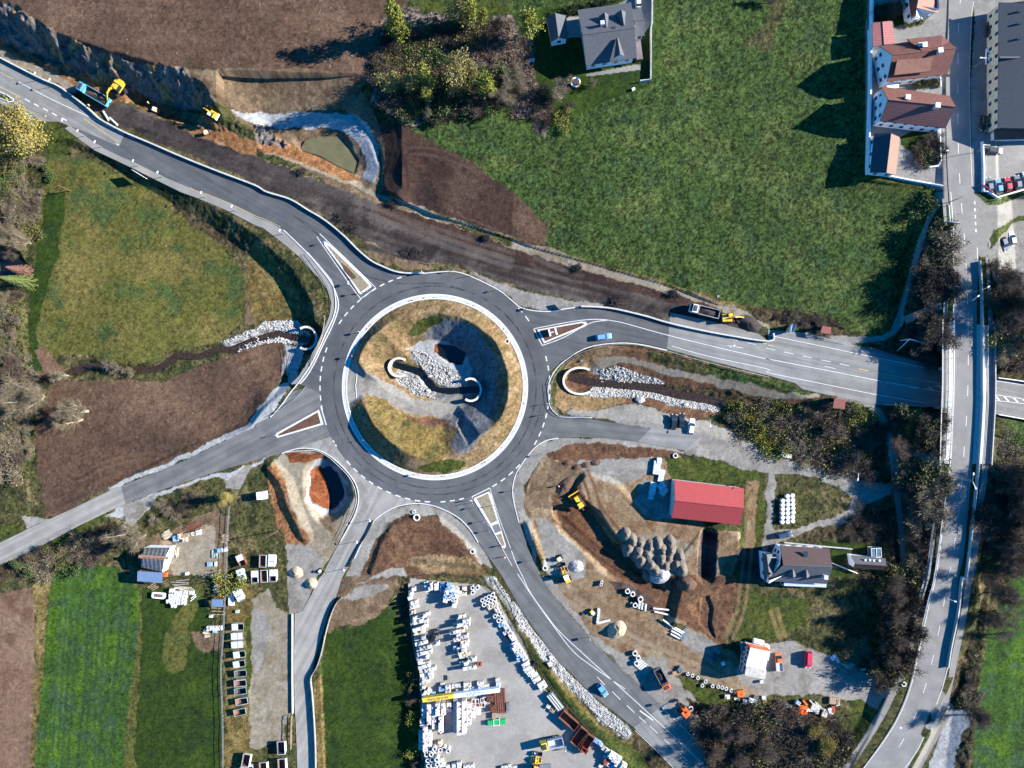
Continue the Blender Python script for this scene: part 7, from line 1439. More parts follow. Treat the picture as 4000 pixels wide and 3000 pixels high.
def roller(x,y,deg,label,s=.8):
    e=empty('small_roller',G(x,y,.02),math.radians(deg),label,'roller'); mb=MB(); mb.box(-.3*s,0,.5*s,1.6*s,1.1*s,.7*s,top=(.9,.9)); mb.build('body',PY,e)
    for xx in (-1,1): mb=MB(); mb.tube((xx*s,-.6*s,.45*s),(xx*s,.6*s,.45*s),.45*s,n=14); mb.build('drum',DKM,e)
    mb=MB(); mb.box(0,0,1.9*s,1.1*s,1.1*s,.08); 
    for a,b in ((-1,-1),(1,-1),(1,1),(-1,1)): mb.tube((a*.5*s,b*.5*s,1.1*s),(a*.5*s,b*.5*s,1.9*s),.04,n=4)
    mb.build('canopy',PW,e); return e
roller(*T(0,0,[(1795,1155)])[0],20,'small yellow roller on the orange soil below the excavator'); roller(*T(0,0,[(1360,962)])[0],-20,'small yellow and white machine at the mouth of the trench',1.0); roller(*UM((270,90))[0],30,'small white and yellow machine above the wheel loader',.9); roller(*UM((680,760))[0],-35,'small yellow compactor beside the concrete edge blocks'); roller(*T(1,2,[(560,1610)])[0],45,'small yellow roller at the verge of the south lane',.6)
# people at work
SKIN=mat('skin',(.45,.27,.19),.6); VEST=mat('hi_vis_vest',(.75,.3,.02),.7); TRS=mat('work_trousers',(.04,.045,.06),.9); HELM=mat('helmet',(.8,.78,.7),.4)
def person(x,y,deg,label,vest=VEST,dz=0):
    """one skinned body, arms slightly forward"""
    V=[((0,0,.95),.15),((0,0,1.2),.155),((0,0,1.42),.14),((0,0,1.54),.06),((.01,0,1.68),.105),((.01,0,1.76),.08),((0,.19,1.42),.06),((.08,.27,1.15),.045),((.28,.25,.98),.035),((0,-.19,1.42),.06),((.06,-.27,1.14),.045),((.24,-.27,.96),.035),((0,.1,.88),.1),((.06,.11,.5),.065),((.02,.12,.08),.045),((.16,.12,.04),.04),((0,-.1,.88),.1),((-.04,-.11,.5),.065),((-.1,-.12,.08),.045),((.04,-.12,.04),.04)]
    E=[(0,1),(1,2),(2,3),(3,4),(4,5),(2,6),(6,7),(7,8),(2,9),(9,10),(10,11),(0,12),(12,13),(13,14),(14,15),(0,16),(16,17),(17,18),(18,19)]
    me=bpy.data.meshes.new('body'); me.from_pydata([v[0] for v in V],E,[]); o=bpy.data.objects.new('tmp',me); SC.collection.objects.link(o); md=o.modifiers.new('s','SKIN')
    for i,v in enumerate(V): me.skin_vertices[0].data[i].radius=(v[1],v[1])
    me.skin_vertices[0].data[0].use_root=True; o.modifiers.new('u','SUBSURF').levels=1
    dg=bpy.context.evaluated_depsgraph_get(); m2=bpy.data.meshes.new_from_object(o.evaluated_get(dg)); bpy.data.objects.remove(o)
    m2.materials.clear()
    for m in (TRS,vest,SKIN): m2.materials.append(m)
    for f in m2.polygons: z=f.center.z; f.material_index=0 if z < .95 else (2 if z > 1.5 or abs(f.center.y) > .2 and z < 1.02 else 1)
    b=bpy.data.objects.new('person',m2); link(b); b.location=G(x,y,.01+dz); b.rotation_euler=(0,0,math.radians(deg)); tag(b,label,'person')
    mb=MB(); mb.tube((.01,0,1.7),(.01,0,1.8),.125,.07,n=10); mb.tube((.03,0,1.695),(.03,0,1.71),.15,n=10); mb.build('helmet',HELM,b); return b
person(*T(1,2,[(2125,1392)])[0],200,'person in orange and red vest standing at the tip of the south east splitter island',mat('red_vest',(.8,.06,.03),.7),.2); person(*T22((402,878))[0],30,'person in red vest walking above the bulldozer',mat('red_vest',(.8,.06,.03),.7)); person(*T(0,0,[(792,925)])[0],150,'person in orange vest beside the parapet below the blue truck'); person(*T(0,0,[(1300,900)])[0],10,'person in yellow vest standing in the trench',mat('yellow_vest',(.7,.65,.03),.7)); person(*T(1,2,[(2150,1490)])[0],90,'person in orange vest on the south east road below the island'); person(*T(2,3,[(262,855)],1.27)[0],60,'person in blue beside the lime yellow truck',mat('blue_jacket',(.05,.2,.5),.8))
# ---------------------------------------------------------------- street furniture
LHEAD=mat('lamp_head',(.75,.76,.77),.4,.05,2); SIGNW=mat('sign_white',(.75,.76,.78),.4,.05,2); SIGNB=mat('sign_back',(.35,.37,.4),.5,.1,2); SIGNR=mat('sign_red',(.6,.03,.03),.4,.05,2); SIGNBL=mat('sign_blue',(.02,.12,.45),.4,.05,2)
LAMPP={}
def lamp(x,y,h,deg,label,arm=1.2,group=None,z=None):
    p=G(x,y) if z is None else P(x,y,z)
    e=empty('street_lamp',p,math.radians(deg),label,'street lamp',group); mb=MB(); mb.tube((0,0,-.1),(0,0,h),.09,.05,n=6); 
    if arm > .3: mb.tube((0,0,h-.05),(arm,0,h+.15),.045,n=5)
    mb.build('pole',STEEL,e); mb=MB(); mb.box(arm,0,h+.12,.75,.34,.14,top=(.8,.8)); mb.build('lamp_head',LHEAD,e)
for (c,r,x,y),lb in zip(((0,0,372,690),(0,0,495,745),(0,0,602,1088),(0,0,732,1178),(0,0,878,1272),(0,0,1203,1432),(0,0,1410,1530),(0,1,1780,44),(0,1,2040,160),(1,1,236,364)),('on the parapet, first from the left','on the parapet behind the blue truck','first on the south verge of the north west road','second on the south verge','third on the south verge','fourth on the south verge','fifth on the south verge by the white signboard','sixth on the south verge','seventh on the south verge','last on the south verge before the roundabout')): lamp(*T(c,r,[(x,y)])[0],3.6,60,'low street lamp '+lb,.35,'street lamps of the north west road')
for (x,y),lb in (((1005,1172),'beside the dark barrier of the south lane, top'),((895,1355),'beside the dark barrier of the south lane, middle'),((786,1592),'at the foot of the dark barrier on the south lane')): lamp(*T(1,2,[(x,y)])[0],3.2,100,'low street lamp '+lb,.35,'street lamps of the south lane')
for (c,r,x,y,h,dg,z),lb in (((3,1,1610,965,8,40,6.1),'tall street lamp leaning over the bridge approach, north'),((3,1,1690,880,8,30,6.1),'tall street lamp with long arm over the lane, north of the bridge'),((3,2,1608,800,8,85,6.1),'tall street lamp beside the bridge end, arm pointing up'),((3,2,1612,812,8,-70,6.1),'tall street lamp beside the bridge end, arm pointing down'),((3,2,682,745,7,-100,None),'street lamp over the track beside the timber pile'),((2,2,1655,300,7,-88,None),'street lamp standing by the white parked car'),((3,0,1772,585,6,180,None),'street lamp on the shaded village pavement'),((3,0,1798,1315,6,180,None),'street lamp at the end of the village shade')): lamp(*T(c,r,[(x,y)])[0],h,dg,lb,1.8,z=z)
for (x,y),lb in (((815,75),'street lamp west of the curve, level with the hedge'),((555,680),'street lamp west of the lower curve')): p=T(3,3,[(x,y)],1.27)[0]; lamp(*p,7,-20,lb,2.2)
for (c,r,x,y),lb in (((3,0,1522,1315),'white bollard lamp at the village kerb'),): lamp(*T(c,r,[(x,y)])[0],1.2,0,lb,.1)
def sign(x,y,deg,h,kind,label,group=None,dz=.02):
    e=empty('road_sign',G(x,y,dz),math.radians(deg),label,'road sign',group); mb=MB(); mb.tube((0,0,-.1),(0,0,h),.05,n=5); mb.build('pole',STEEL,e); mb=MB()
    if kind == 'disc': mb.tube((.04,0,h-.35),(.08,0,h-.35),.38,n=16); mm=SIGNR
    elif kind == 'blue': mb.tube((.04,0,h-.35),(.08,0,h-.35),.38,n=16); mm=SIGNBL
    elif kind == 'rect': mb.box(.05,0,h-.9,.05,.8,.9); mm=SIGNW
    else: mb.box(.05,0,h-1.3,.06,2.2,1.3); mm=SIGNB
    mb.build('panel',mm,e)
SG='small signs around the roundabout'
for i,((c,r,x,y),k,lb) in enumerate((((1,1,1440,697),'rect','at the end of the north parapet'),((1,1,1706,682),'blue','first on the north kerb'),((1,1,1866,724),'blue','second on the north kerb'),((1,1,2108,846),'blue','third on the north kerb'),((1,1,812,795),'rect','on the west edge of the north west island'),((1,1,872,876),'disc','at the lower left corner of the north west island'),((1,1,966,862),'disc','at the lower right corner of the north west island'),((1,1,928,732),'rect','on the east edge of the north west island'),((1,1,600,442),'blue','at the sharp tip of the north west island'),
    ((2,1,178,1000),'rect','on the kerb north of the east entry'),((2,1,458,985),'board','on the gravel north of the east entry'),((1,2,1862,1000),'rect','at the top left of the south east island'),((1,2,1868,1025),'disc','just below the top left one of the south east island'),((1,2,1908,1062),'disc','on the left edge of the south east island'),((1,2,1972,1182),'blue','by the middle of the south east island'),((1,2,2018,1264),'blue','near the paved part of the south east island'),((1,2,180,440),'blue','at the tip of the west island'),
    ((1,2,2060,1045),'disc','on the right edge of the south east island'),((2,2,258,605),'blue','on the footpath east of the roundabout'),((2,2,182,1520),'disc','beside the long brown mound'),((2,2,30,915),'blue','on the kerb left of the bulldozer'),((2,2,305,170),'rect','upper of two beside the east lane mouth'),((2,2,290,262),'rect','lower of two beside the east lane mouth'),((1,2,1420,772),'disc','on the bottom kerb of the centre island'),((1,1,842,1418),'disc','on the left kerb of the centre island'),((1,1,905,1212),'rect','on the upper left kerb of the centre island'),((1,2,935,480),'disc','on the lower left kerb of the centre island'),
    ((0,0,20,820),'disc','no-entry sign on the green island at the left edge'))): sign(*T(c,r,[(x,y)])[0],30+37*i % 360,2.4,k,'small '+{'rect': 'white plate','disc': 'red disc','blue': 'blue disc','board': 'grey board'}[k]+' sign '+lb,SG)
for (x,y),lb in (((383,302),'slim sign post on the verge of the south east road'),((750,628),'sign post on the right verge of the south east road'),((243,440),'sign post on the white stone strip')): sign(*T(2,3,[(x,y)],1.27)[0],20,2.6,'rect',lb)
def board(x,y,deg,w,h,hz,m,label,name='signboard'):
    e=empty(name,G(x,y),math.radians(deg),label,'signboard'); 
    for s in (-1,1): mb=MB(); mb.tube((s*w*.4,0,-.2),(s*w*.4,0,hz+h),.07,n=5); mb.build('post',STEEL,e)
    mb=MB(); mb.box(0,0,hz,w,.1,h); mb.build('panel',m,e)
board(*T(0,0,[(1240,1525)])[0],-32,4,2.2,1.2,SIGNW,'large white direction board beside the north west road'); board(*T(0,0,[(270,1085)])[0],15,2.6,1.8,1,SIGNW,'white signboard beside the golden willow'); board(*T(0,0,[(205,1050)])[0],40,2,1.6,1,SIGNBL,'small blue and white sign by the golden willow')
board(*T(3,1,[(172,1185)])[0],78,2.4,1.8,.8,SIGNW,'white information board by the footpath'); board(*T(3,1,[(210,1175)])[0],72,2.2,1.4,.8,SIGNBL,'narrow blue board right of the white one'); board(*T(3,1,[(1560,282)])[0],-8,3.6,1.4,1.6,SIGNB,'grey direction sign across the footway at the village end')
board(*T(3,1,[(1972,70)])[0],15,1,.8,.8,SIGNW,'small white sign below the car park wall'); board(*T(3,0,[(1880,1640)])[0],-36,4,.8,.5,SIGNR,'red and white advertising banner at the car park corner')
# the gantry frame beside the main road
p=P(*T(3,1,[(1190,1345)])[0],0); e=empty('sign_gantry',(p[0],p[1],gz(p[0],p[1])),math.radians(-14),'white steel frame of a big direction sign seen from behind','sign gantry')
for s in (-1,1): mb=MB(); mb.tube((s*2.2,-1.5,-.3),(s*2.2,1.6,4.6),.09,n=5); mb.tube((s*2.2,1.6,-.3),(s*2.2,1.6,5.2),.11,n=5); mb.build('post',LHEAD,e)
mb=MB(); mb.tube((-2.2,1.6,5.0),(2.2,1.6,5.0),.09,n=5); mb.tube((-2.2,1.6,2.4),(2.2,1.6,2.4),.09,n=5); mb.tube((-2.2,1.6,2.4),(2.2,1.6,5),.06,n=5); mb.build('brace',LHEAD,e); mb=MB(); mb.box(0,1.75,2.3,4.6,.08,2.8); mb.build('panel',SIGNB,e)
# H shaped sign on the east island
p=T(2,1,[(350,1215)])[0]; e=empty('direction_sign',G(*p,.2),math.radians(12),'white H shaped pair of direction boards on the east island','road sign')
for s in (-1,1): mb=MB(); mb.box(s*.95,0,1.0,.45,2.0,.9,rz=math.radians(3)); mb.build('board',SIGNW,e)
mb=MB(); mb.box(0,0,1.5,1.9,.18,.18); mb.tube((0,0,0),(0,0,1.5),.08,n=6); mb.build('crossbar',SIGNW,e)
# power pole
def pole(x,y,h,label,bars=2): 
    e=empty('power_pole',G(x,y),.5,label,'pole'); mb=MB(); mb.tube((0,0,-.2),(0,0,h),.14,.09,n=6); mb.build('pole',WOOD,e)
    for k in range(bars): mb=MB(); mb.box(0,0,h-.4-k*.7,2.2-k*.5,.12,.12); mb.build('crossarm',WOOD,e)
pole(*T(2,2,[(2000,850)])[0],7,'wooden power pole behind the red barn'); pole(*UL((1195,70))[0],7,'wooden power pole at the edge of the skip yard'); pole(*T(3,1,[(1562,90)])[0],6,'slim pole at the top of the footway',1); pole(*T(0,1,[(610,-10)])[0],6,'slim pole with a square shadow in the west meadow',1); pole(*T(1,1,[(620,912)])[0],3,'short post on the outer west kerb',0)
# manhole rings
RING=mat('concrete_ring',(.52,.52,.5),.8,.1,2); HOLE=mat('ring_shadow_soil',(.12,.09,.07),.95)
def ring(x,y,ro,h,label,group=None,name='concrete_ring',z=None):
    mb=MB(); mb.ring((0,0,0),ro,ro*.66,h,20); o=mb.build(name,RING,loc=G(x,y,-.02) if z is None else P(x,y,z)); return tag(o,label,'concrete ring',group)
for (c,r,x,y,s,ro,h),lb in (((1,1,2170,1290,2.212,.75,.4),'concrete ring on the right edge of the centre island'),((1,2,1366,1102,2.212,.5,.4),'small concrete ring, upper of a pair south of the roundabout'),((1,2,1390,1152,2.212,1.0,.5),'large concrete ring, lower of a pair south of the roundabout'),((1,2,1870,1445,2.212,.75,.5),'concrete ring at the end of the curved footpath'),((2,2,1410,618,2.212,.75,.5),'concrete ring at the end of the east lane footpath'),((2,2,285,1588,2.212,.75,.5),'concrete ring at the foot of the long brown mound'),((2,3,885,655,1.27,.75,.6),'concrete ring beside the orange digger'),((3,3,672,535,1.27,.7,.4),'concrete ring on the verge beside the footpath'),((3,3,1032,390,1.27,.45,.3),'small white cap at the edge of the far right field'),((3,2,1970,1285,2.212,.4,.3),'small white cap in the eastern wood'),((2,1,600,1460,2.212,.25,.3),'tiny white cap on the brown bank'),((2,1,1780,902,2.212,.3,.3),'tiny white cap in the meadow beside the pale strip')): ring(*T(c,r,[(x,y)],s)[0],ro,h,lb)
for (x,y,ro,h),lb in (((790,385,.42,1.0),'upper small ring left of the pipe stack'),((783,415,.42,1.0),'lower small ring left of the pipe stack'),((1108,495,.72,1.2),'first big ring of the pipe stack'),((1172,530,.72,1.2),'second big ring of the pipe stack'),((1268,592,.8,1.3),'third big ring of the pipe stack')): ring(*UM((x,y))[0],ro,h,lb,'rings on the site')
UP=lambda *l: U(2000,2250,1.27,list(l))
for (x,y,ro,h),lb in (((609,141,.7,1.0),'ring left of the three standing pipes'),((591,133,.3,.6),'tiny ring beside the pipe stack'),((608,379,.75,1.0),'upper ring of the three beside the road'),((624,402,.7,1.0),'middle ring of the three beside the road'),((616,428,.75,1.0),'lower ring of the three beside the road')): ring(*UP((x,y))[0],ro,h,lb,'rings on the site')
# pipes, kerb blocks, beams
def pipe(x,y,deg,L,r,label,group,z=0,name='concrete_pipe',m=RING,hollow=True):
    mb=MB()
    if hollow: mb.ring((-L/2,0,r),r,r*.72,L,14,axis='x')
    else: mb.box(0,0,0,L,r*2,r*1.6)
    return tag(mb.build(name,m,loc=G(x,y,z),rz=math.radians(deg)),label,'pipe' if hollow else 'beam',group)
for i,(x,y) in enumerate(((629,143),(643,147),(660,154))): pipe(*UP((x,y))[0],-98,2.0,.33,'short pale pipe, '+('left','middle','right')[i]+' of three below the big rings','short pipes')
for i,(x,y,d,L) in enumerate(((738,163,-6,4.6),(742,184,-12,4.4),(771,233,-35,3.6),(820,262,-28,4.4),(814,284,-28,3.4),(818,270,-28,3.6),(808,298,-28,3.0))): pipe(*UP((x,y))[0],d,L,.26,'long white concrete pipe, '+('first','second','third','fourth','fifth','sixth','seventh')[i]+' from the top of the row','long white pipes on the site')
for i in range(4): pipe(*UP((628+i*8,430+i*7))[0],42,2.6,.2,'grey beam, '+('first','second','third','fourth')[i]+' from the left below the three rings','grey beams below the rings',hollow=False,name='concrete_beam')
for i,(x,y,d,L) in enumerate(((427,198,82,4),(453,224,14,4),(428,160+8,84,1.2))): pipe(*UP((x,y))[0],d,L,.35,'white L shaped edge element, '+('upright one','lying one','small one')[i]+' by the sand heap','edge elements',hollow=False,name='edge_element',m=CONC)
for i,(x,y,d) in enumerate(((920,1005,-58),(985,1052,-42))): pipe(*T(0,0,[(x,y)])[0],d,3.2,.28,'white pipe lying beside the parapet, '+('upper','lower')[i]+' of two','white pipes by the parapet')
# heaps
def pile(x,y,rx,ry,h,m,label,rz=0,group=None,name='gravel_pile',cat='pile'):
    r=random.Random(int(x*7+y)); mb=MB(); v=[(0,0,h)]; nr,na=7,18
    for i in range(1,nr+1):
        for j in range(na): a=2*math.pi*j/na; t=i/nr; k=1+r.uniform(-.09,.09); v.append((math.cos(a)*rx*t*k,math.sin(a)*ry*t*k,h*(1-t**1.1)*(1+r.uniform(-.2,.2))-.35*t**6))
    f=[(0,1+j,1+(j+1) % na) for j in range(na)]
    for i in range(nr-1):
        for j in range(na): a=1+i*na; f.append((a+j,a+na+j,a+na+(j+1) % na,a+(j+1) % na))
    mb.add(v,f); o=mb.build(name,m,loc=G(x,y,-.1),rz=rz,smooth=True); return tag(o,label,cat,group)
GP=[(985,1300),(1040,1350),(1110,1380),(1190,1400),(1260,1380),(1370,1360),(1010,1420),(1090,1450),(1170,1470),(1300,1440),(1370,1440),(1120,1520),(1200,1560),(1290,1510),(1360,1500),(1450,1490),(1240,1620),(1330,1570),(1420,1560),(1470,1600),(1180,1640)]
words=['first','second','third','fourth','fifth','sixth','seventh','eighth','ninth','tenth','eleventh','twelfth','thirteenth','fourteenth','fifteenth','sixteenth','seventeenth','eighteenth','nineteenth','twentieth','twenty-first','twenty-second','twenty-third','twenty-fourth','twenty-fifth','twenty-sixth','twenty-seventh','twenty-eighth','twenty-ninth','thirtieth']
for i,(x,y) in enumerate(GP): pile(*T22((x,y))[0],1.9,2.7,1.45+.3*math.sin(i*2.1),GRV,'tan gravel heap, '+words[i]+' of the dumped cluster counted from the top left',.35*math.sin(i*1.7),'dumped gravel heaps')
pile(*T22((1285,1650))[0],3.4,2.6,1.8,mat('grey_gravel',(.3,.3,.3),.95,.2,1,bump=.1),'larger grey gravel heap below the tan cluster',.3)
pile(*UP((520,265))[0],3.4,2.8,2.6,SANDP,'smooth pale sand heap beside the edge elements',.6,name='sand_pile'); pile(*UM((480,200))[0],2.6,2.4,1.1,mat('grey_gravel',(.3,.3,.3),.95),'grey gravel heap right of the wheel loader'); pile(*T(1,3,[(480,65)])[0],2.2,2.0,1.6,SANDP,'round sand heap beside the south lane',name='sand_pile'); pile(*T(1,2,[(350,1630)])[0],2.4,2.2,1.4,SANDP,'tan sand heap above the round one',name='sand_pile')
pile(*T(2,1,[(2050,1140)])[0],4.5,2.6,1.4,EARTHD,'dark earth heap in front of the yellow excavator',-.5,name='earth_pile'); pile(*T22((460,880))[0],4.5,2.4,1.2,EARTH,'brown earth heap pushed up by the bulldozer',.8,name='earth_pile'); pile(*UP((870,40))[0],3,2.5,1.8,EARTH,'brown earth heap at the end of the brown cut',name='earth_pile')
for i in range(6): pile(*T(2,1,[(1700+i*62,1000+i*30)])[0],1.2,.8,.7,EARTHD,'small dark spoil heap, '+words[i]+' in the line above the white truck',-.4,'spoil line','spoil_heap')
for i,(x,y) in enumerate(((480,680),(560,720),(640,700),(720,680))): pile(*T22((x,y))[0],2.2,1.2,.7,EARTH,'low brown spoil heap, '+words[i]+' from the left under the footpath',.2,'low spoil heaps','spoil_heap')
# trampoline, garden things
e=empty('trampoline',G(*T20((548,720))[0]),0,'round trampoline with white, blue and yellow rim on the lawn','trampoline'); mb=MB()
for k,m in enumerate((0,1,0,2,0,1,0,2)): mb.ring((0,0,.75),1.45,1.1,.06,4,m,a0=k*math.pi/4,a1=(k+1)*math.pi/4)
mb.build('rim',[SIGNW,SIGNBL,PY],e); mb=MB(); mb.tube((0,0,.72),(0,0,.76),1.1,n=24); mb.build('mat',DKM,e)
for k in range(6): mb=MB(); a=k*math.pi/3; mb.tube((math.cos(a)*1.3,math.sin(a)*1.3,0),(math.cos(a)*1.3,math.sin(a)*1.3,.75),.04,n=4); mb.build('leg',STEEL,e)
def slats(x,y,deg,w,l,h,m,label,name,cat,n=6):
    mb=MB(); 
    for i in range(n): mb.box(0,(-l/2+l*(i+.5)/n),h,w,l/n*.75,.05)
    for s in (-1,1): mb.box(s*w*.4,0,0,.1,l*.9,h)
    return tag(mb.build(name,m,loc=G(x,y),rz=math.radians(deg)),label,cat)
slats(*T20((170,530))[0],5,1.6,.9,.8,PS,'blue grey garden bench in the reeds','garden_bench','bench'); slats(*T20((200,245))[0],5,1.5,.9,.8,WALLW,'white garden bench below the golden birch','garden_bench','bench')
mb=MB(); mb.box(0,0,0,.8,.6,.7); mb.box(0,0,.7,.85,.65,.08); tag(mb.build('white_box',WALLW,loc=G(*T20((1046,776))[0]),rz=.5),'small white box on the lawn edge south of the farmhouse','box')
# trailer frame by barn, tarps and scrap
TARP=mat('pale_tarpaulin',(.42,.46,.5),.6,.15,1.2)
for i,(x,y,w,l,d,h) in enumerate(((1250,720,2.0,4.0,80,.9),(1290,790,1.6,3.6,75,.7),(1215,900,1.8,3.6,78,.9),(1290,880,2.0,2.4,35,.7),(1200,970,1.6,1.8,75,.6),(1305,925,2.4,2.0,-40,.6),(1270,660,1.4,1.6,85,1))):
    e=empty('formwork_stack',G(*T22((x,y))[0]),math.radians(d),'pale blue grey formwork panels, '+words[i]+' bundle of the pile west of the barn','panel stack','formwork bundles west of the barn')
    for k in range(3): mb=MB(); mb.box(.05*(k % 2),.04*k,h/3*k,l,w,h/3*.8,rz=.03*k); mb.build('panel',TARP,e)
# white boards left of mounds; small white sheds at left bottom
for i,(x,y,w,l,lb) in enumerate(((570,1068,2.4,2.6,'white box trailer on rough grass by the power line'),)):
    pass
# ---------------------------------------------------------------- stone yard
BLKW=mat('white_blocks',(.5,.49,.46),.8,.12,1.6,stripes=(2,.25,.82)); BLKG=mat('grey_blocks',(.42,.42,.41),.8,.15,1.6,stripes=(2,.2,.8)); BLKT=mat('tan_blocks',(.5,.43,.33),.8,.15,1.6,stripes=(2,.2,.8)); BLKB=mat('blue_wrapped',(.22,.36,.55),.5,.12,1.2); BRICK=mat('perforated_white_brick',(.56,.53,.51),.8,.14,2.2,col2=(.5,.42,.41)); RUSTS=mat('rusty_steel',(.13,.045,.025),.85,.25,2); REDB=mat('red_brown_fill',(.25,.06,.035),.9,.2,2); PALW=mat('pallet_wood',(.3,.22,.14),.9,.15,3)
_pk={}
def stack(x,y,deg,w,l,h,m,label,group,tiers=2,name='block_pallet',cat='pallet',z=None,seed=0):
    key=(round(w,1),round(l,1),round(h,1),m.name,seed % 3)
    p=G(x,y,.0)
    if key in _pk: o=copy_tree(_pk[key],p,math.radians(deg)); return tag(o,label,cat,group)
    r=random.Random(str(key)); e=empty(name,p,math.radians(deg),label,cat,group)
    mb=MB()
    for s in (-1,0,1): mb.box(0,s*l*.4,0,w,.12,.1)
    for s in range(5): mb.box(-w*.42+s*w*.21,0,.1,w*.14,l,.03)
    mb.build('pallet',PALW,e); mb=MB(); ny=max(2,round(l/.42)); nx=max(2,round(w/.42))
    hh=(h-.14)
    for i in range(nx):
        for j in range(ny):
            k=hh*(1 if r.random() < .75 else r.uniform(.72,.95)); mb.box(-w/2+w*(i+.5)/nx,-l/2+l*(j+.5)/ny,.14,w/nx*.95,l/ny*.95,k)
    mb.build('block_stack',m,e); _pk[key]=e; return e
UA=lambda *l: U(1560,2240,2.538,list(l))
def rows(frame,data,where,w=1.15,l=1.05,ang=12,group=None,s=2.538):
    k=0
    for ri,row in enumerate(data):
        x,y,n=row[:3]; dx,dy=(row[3],row[4]) if len(row) > 4 else (38,-8); h0=row[5] if len(row) > 5 else 1.9; mm=row[6] if len(row) > 6 else BLKW
        for i in range(n):
            r=random.Random(ri*31+i); h=h0*r.choice((.6,.85,1,1,1.15)); m=mm if r.random() < .7 else r.choice((BLKG,BLKW,BLKT))
            stack(*frame((x+dx*i,y+dy*i))[0],ang+r.uniform(-4,4),w,l,h,m,f'white block pallet, {words[i]} from the left in {words[min(ri, 29)]} row of the {where}',group,seed=k); k += 1
rows(UA,[(150,140,1),(268,92,1,0,0,1.2,BLKG),(272,122,1,0,0,1.4,BLKB),(282,150,1),(318,95,1,0,0,2.2),(318,128,1,0,0,2.2),(372,98,1),(372,132,1),(122,188,1),(112,228,1),(128,278,2,40,-8),(136,320,2,42,-4,1.5,BLKG),(142,375,1),(152,432,5,34,-11,2.1),(156,470,3,34,-9),(270,460,1),(160,542,4,36,-12),(166,578,2,36,-9,1.6,BLKT),(240,552,1),(172,638,3,38,-10,1.7,BLKG),(182,682,3,42,-12),(192,738,6,38,-13,2.0),(196,778,4,38,-8),(200,822,3,38,-8)],'west stacks',group='block pallets of the west stacks')
rows(UA,[(212,862,1),(252,882,2,40,-10),(216,908,3,38,-9),(226,945,4,40,-8),(232,985,3,40,-9),(242,1020,3,40,-9),(250,1060,2,36,-8,1.5,BLKG)],'south west stacks',group='block pallets of the south west stacks')
rows(UA,[(602,415,2,38,-4,1.3,BLKT),(592,455,4,31,-4,2.3),(590,490,4,31,-4,2.3),(556,502,1),(525,568,1),(558,558,1),(594,552,2,36,-4),(658,530,1,0,0,1.2,BLKT),(590,598,1),(628,612,2,36,-12,2.2),(550,637,1),(586,632,1),(630,668,2,42,-12,2.4),(630,702,2,40,-10,2.2),(560,722,1,0,0,1.2,BLKB),(596,730,1),(642,738,1,0,0,2.2),(606,772,2,42,-4),(682,785,1,0,0,1,BLKT),(616,812,2,38,-8),(704,832,2,40,-4),(622,876,2,42,-4,2.2),(656,916,3,44,-5,2)],'middle stacks',group='block pallets of the middle stacks')
stack(*UA((795,893))[0],5,1.4,1.1,1,REDB,'red brown pallet at the right end of the middle stacks',None)
for ci,(col,mm) in enumerate((([(492,112),(480,160),(468,205),(466,240)],BLKW),([(536,142),(528,184),(517,222)],BLKW),([(575,150),(568,190),(562,238),(554,288)],BLKW),([(434,112),(430,148)],BLKB),([(648,145),(648,182)],BLKT),([(612,185)],BLKW))):
    for i,(x,y) in enumerate(col): stack(*UA((x,y))[0],-14 if ci < 3 else 0,1.35,1.5,2.5 if ci < 3 else 1.5,BLKB if (ci == 0 and i in (0,2)) or (ci == 1 and i == 1) else mm,f'tall block stack, {words[i]} from the top of {words[ci]} column at the north yard edge','tall stacks at the north yard edge',seed=i)
for i,(x,y) in enumerate(((728,132),(776,130),(730,180),(825,255),(858,238),(890,220),(928,200),(840,300),(873,280),(908,262),(945,245),(950,412),(990,392),(985,455),(1018,435))): ring(*UA((x,y))[0],.62,1.3,f'pale concrete ring, {words[i]} from the top of the yard ring stacks','concrete rings in the stone yard')
for i,(x,y,w,l,m,h) in enumerate(((890,325,1,1.6,BLKT,1.2),(925,306,1,1.6,BLKT,1.2),(955,290,1,1.6,BLKT,1.2),(966,346,1.2,1.4,BLKW,1.2),(1036,480,1.2,1.2,BLKG,1.2),(1002,502,1.3,1.2,BLKB,1.0),(1060,522,1.4,1.4,BLKG,1),(1050,580,1.2,1.1,BLKG,1),(1088,564,1.2,1.2,BLKW,1.2),(1110,602,1.5,1.3,BLKW,1.4),(1078,628,1.2,1.2,REDB,.9),(1132,636,1.4,1.2,BLKW,1.4),(1148,682,1.6,1.5,BLKW,1.8),(1118,702,1,1.4,BLKB,1.2),(1160,755,1.3,3,BLKW,1.6),(1192,735,1.3,3,BLKW,1.6),(1185,828,1.4,1.8,BLKB,1.3),(1225,800,1.5,2.8,BLKW,1.7))): stack(*UA((x,y))[0],32,w,l,h,m,f'stone pallet, {words[i]} from the north in the row along the eastern yard fence','pallets along the eastern yard fence')
for i,(x,y) in enumerate(((10,352),(30,378),(48,395),(68,432),(76,456),(92,474),(108,487),(121,509),(149,536))): stack(*U(2000,2250,1.27,[(x,y)])[0],32,2.3,1.25 if i < 8 else 2.2,1.1,BLKW,f'white slab pack, {words[i]} from the north in the diagonal row','white slab packs in the diagonal row')
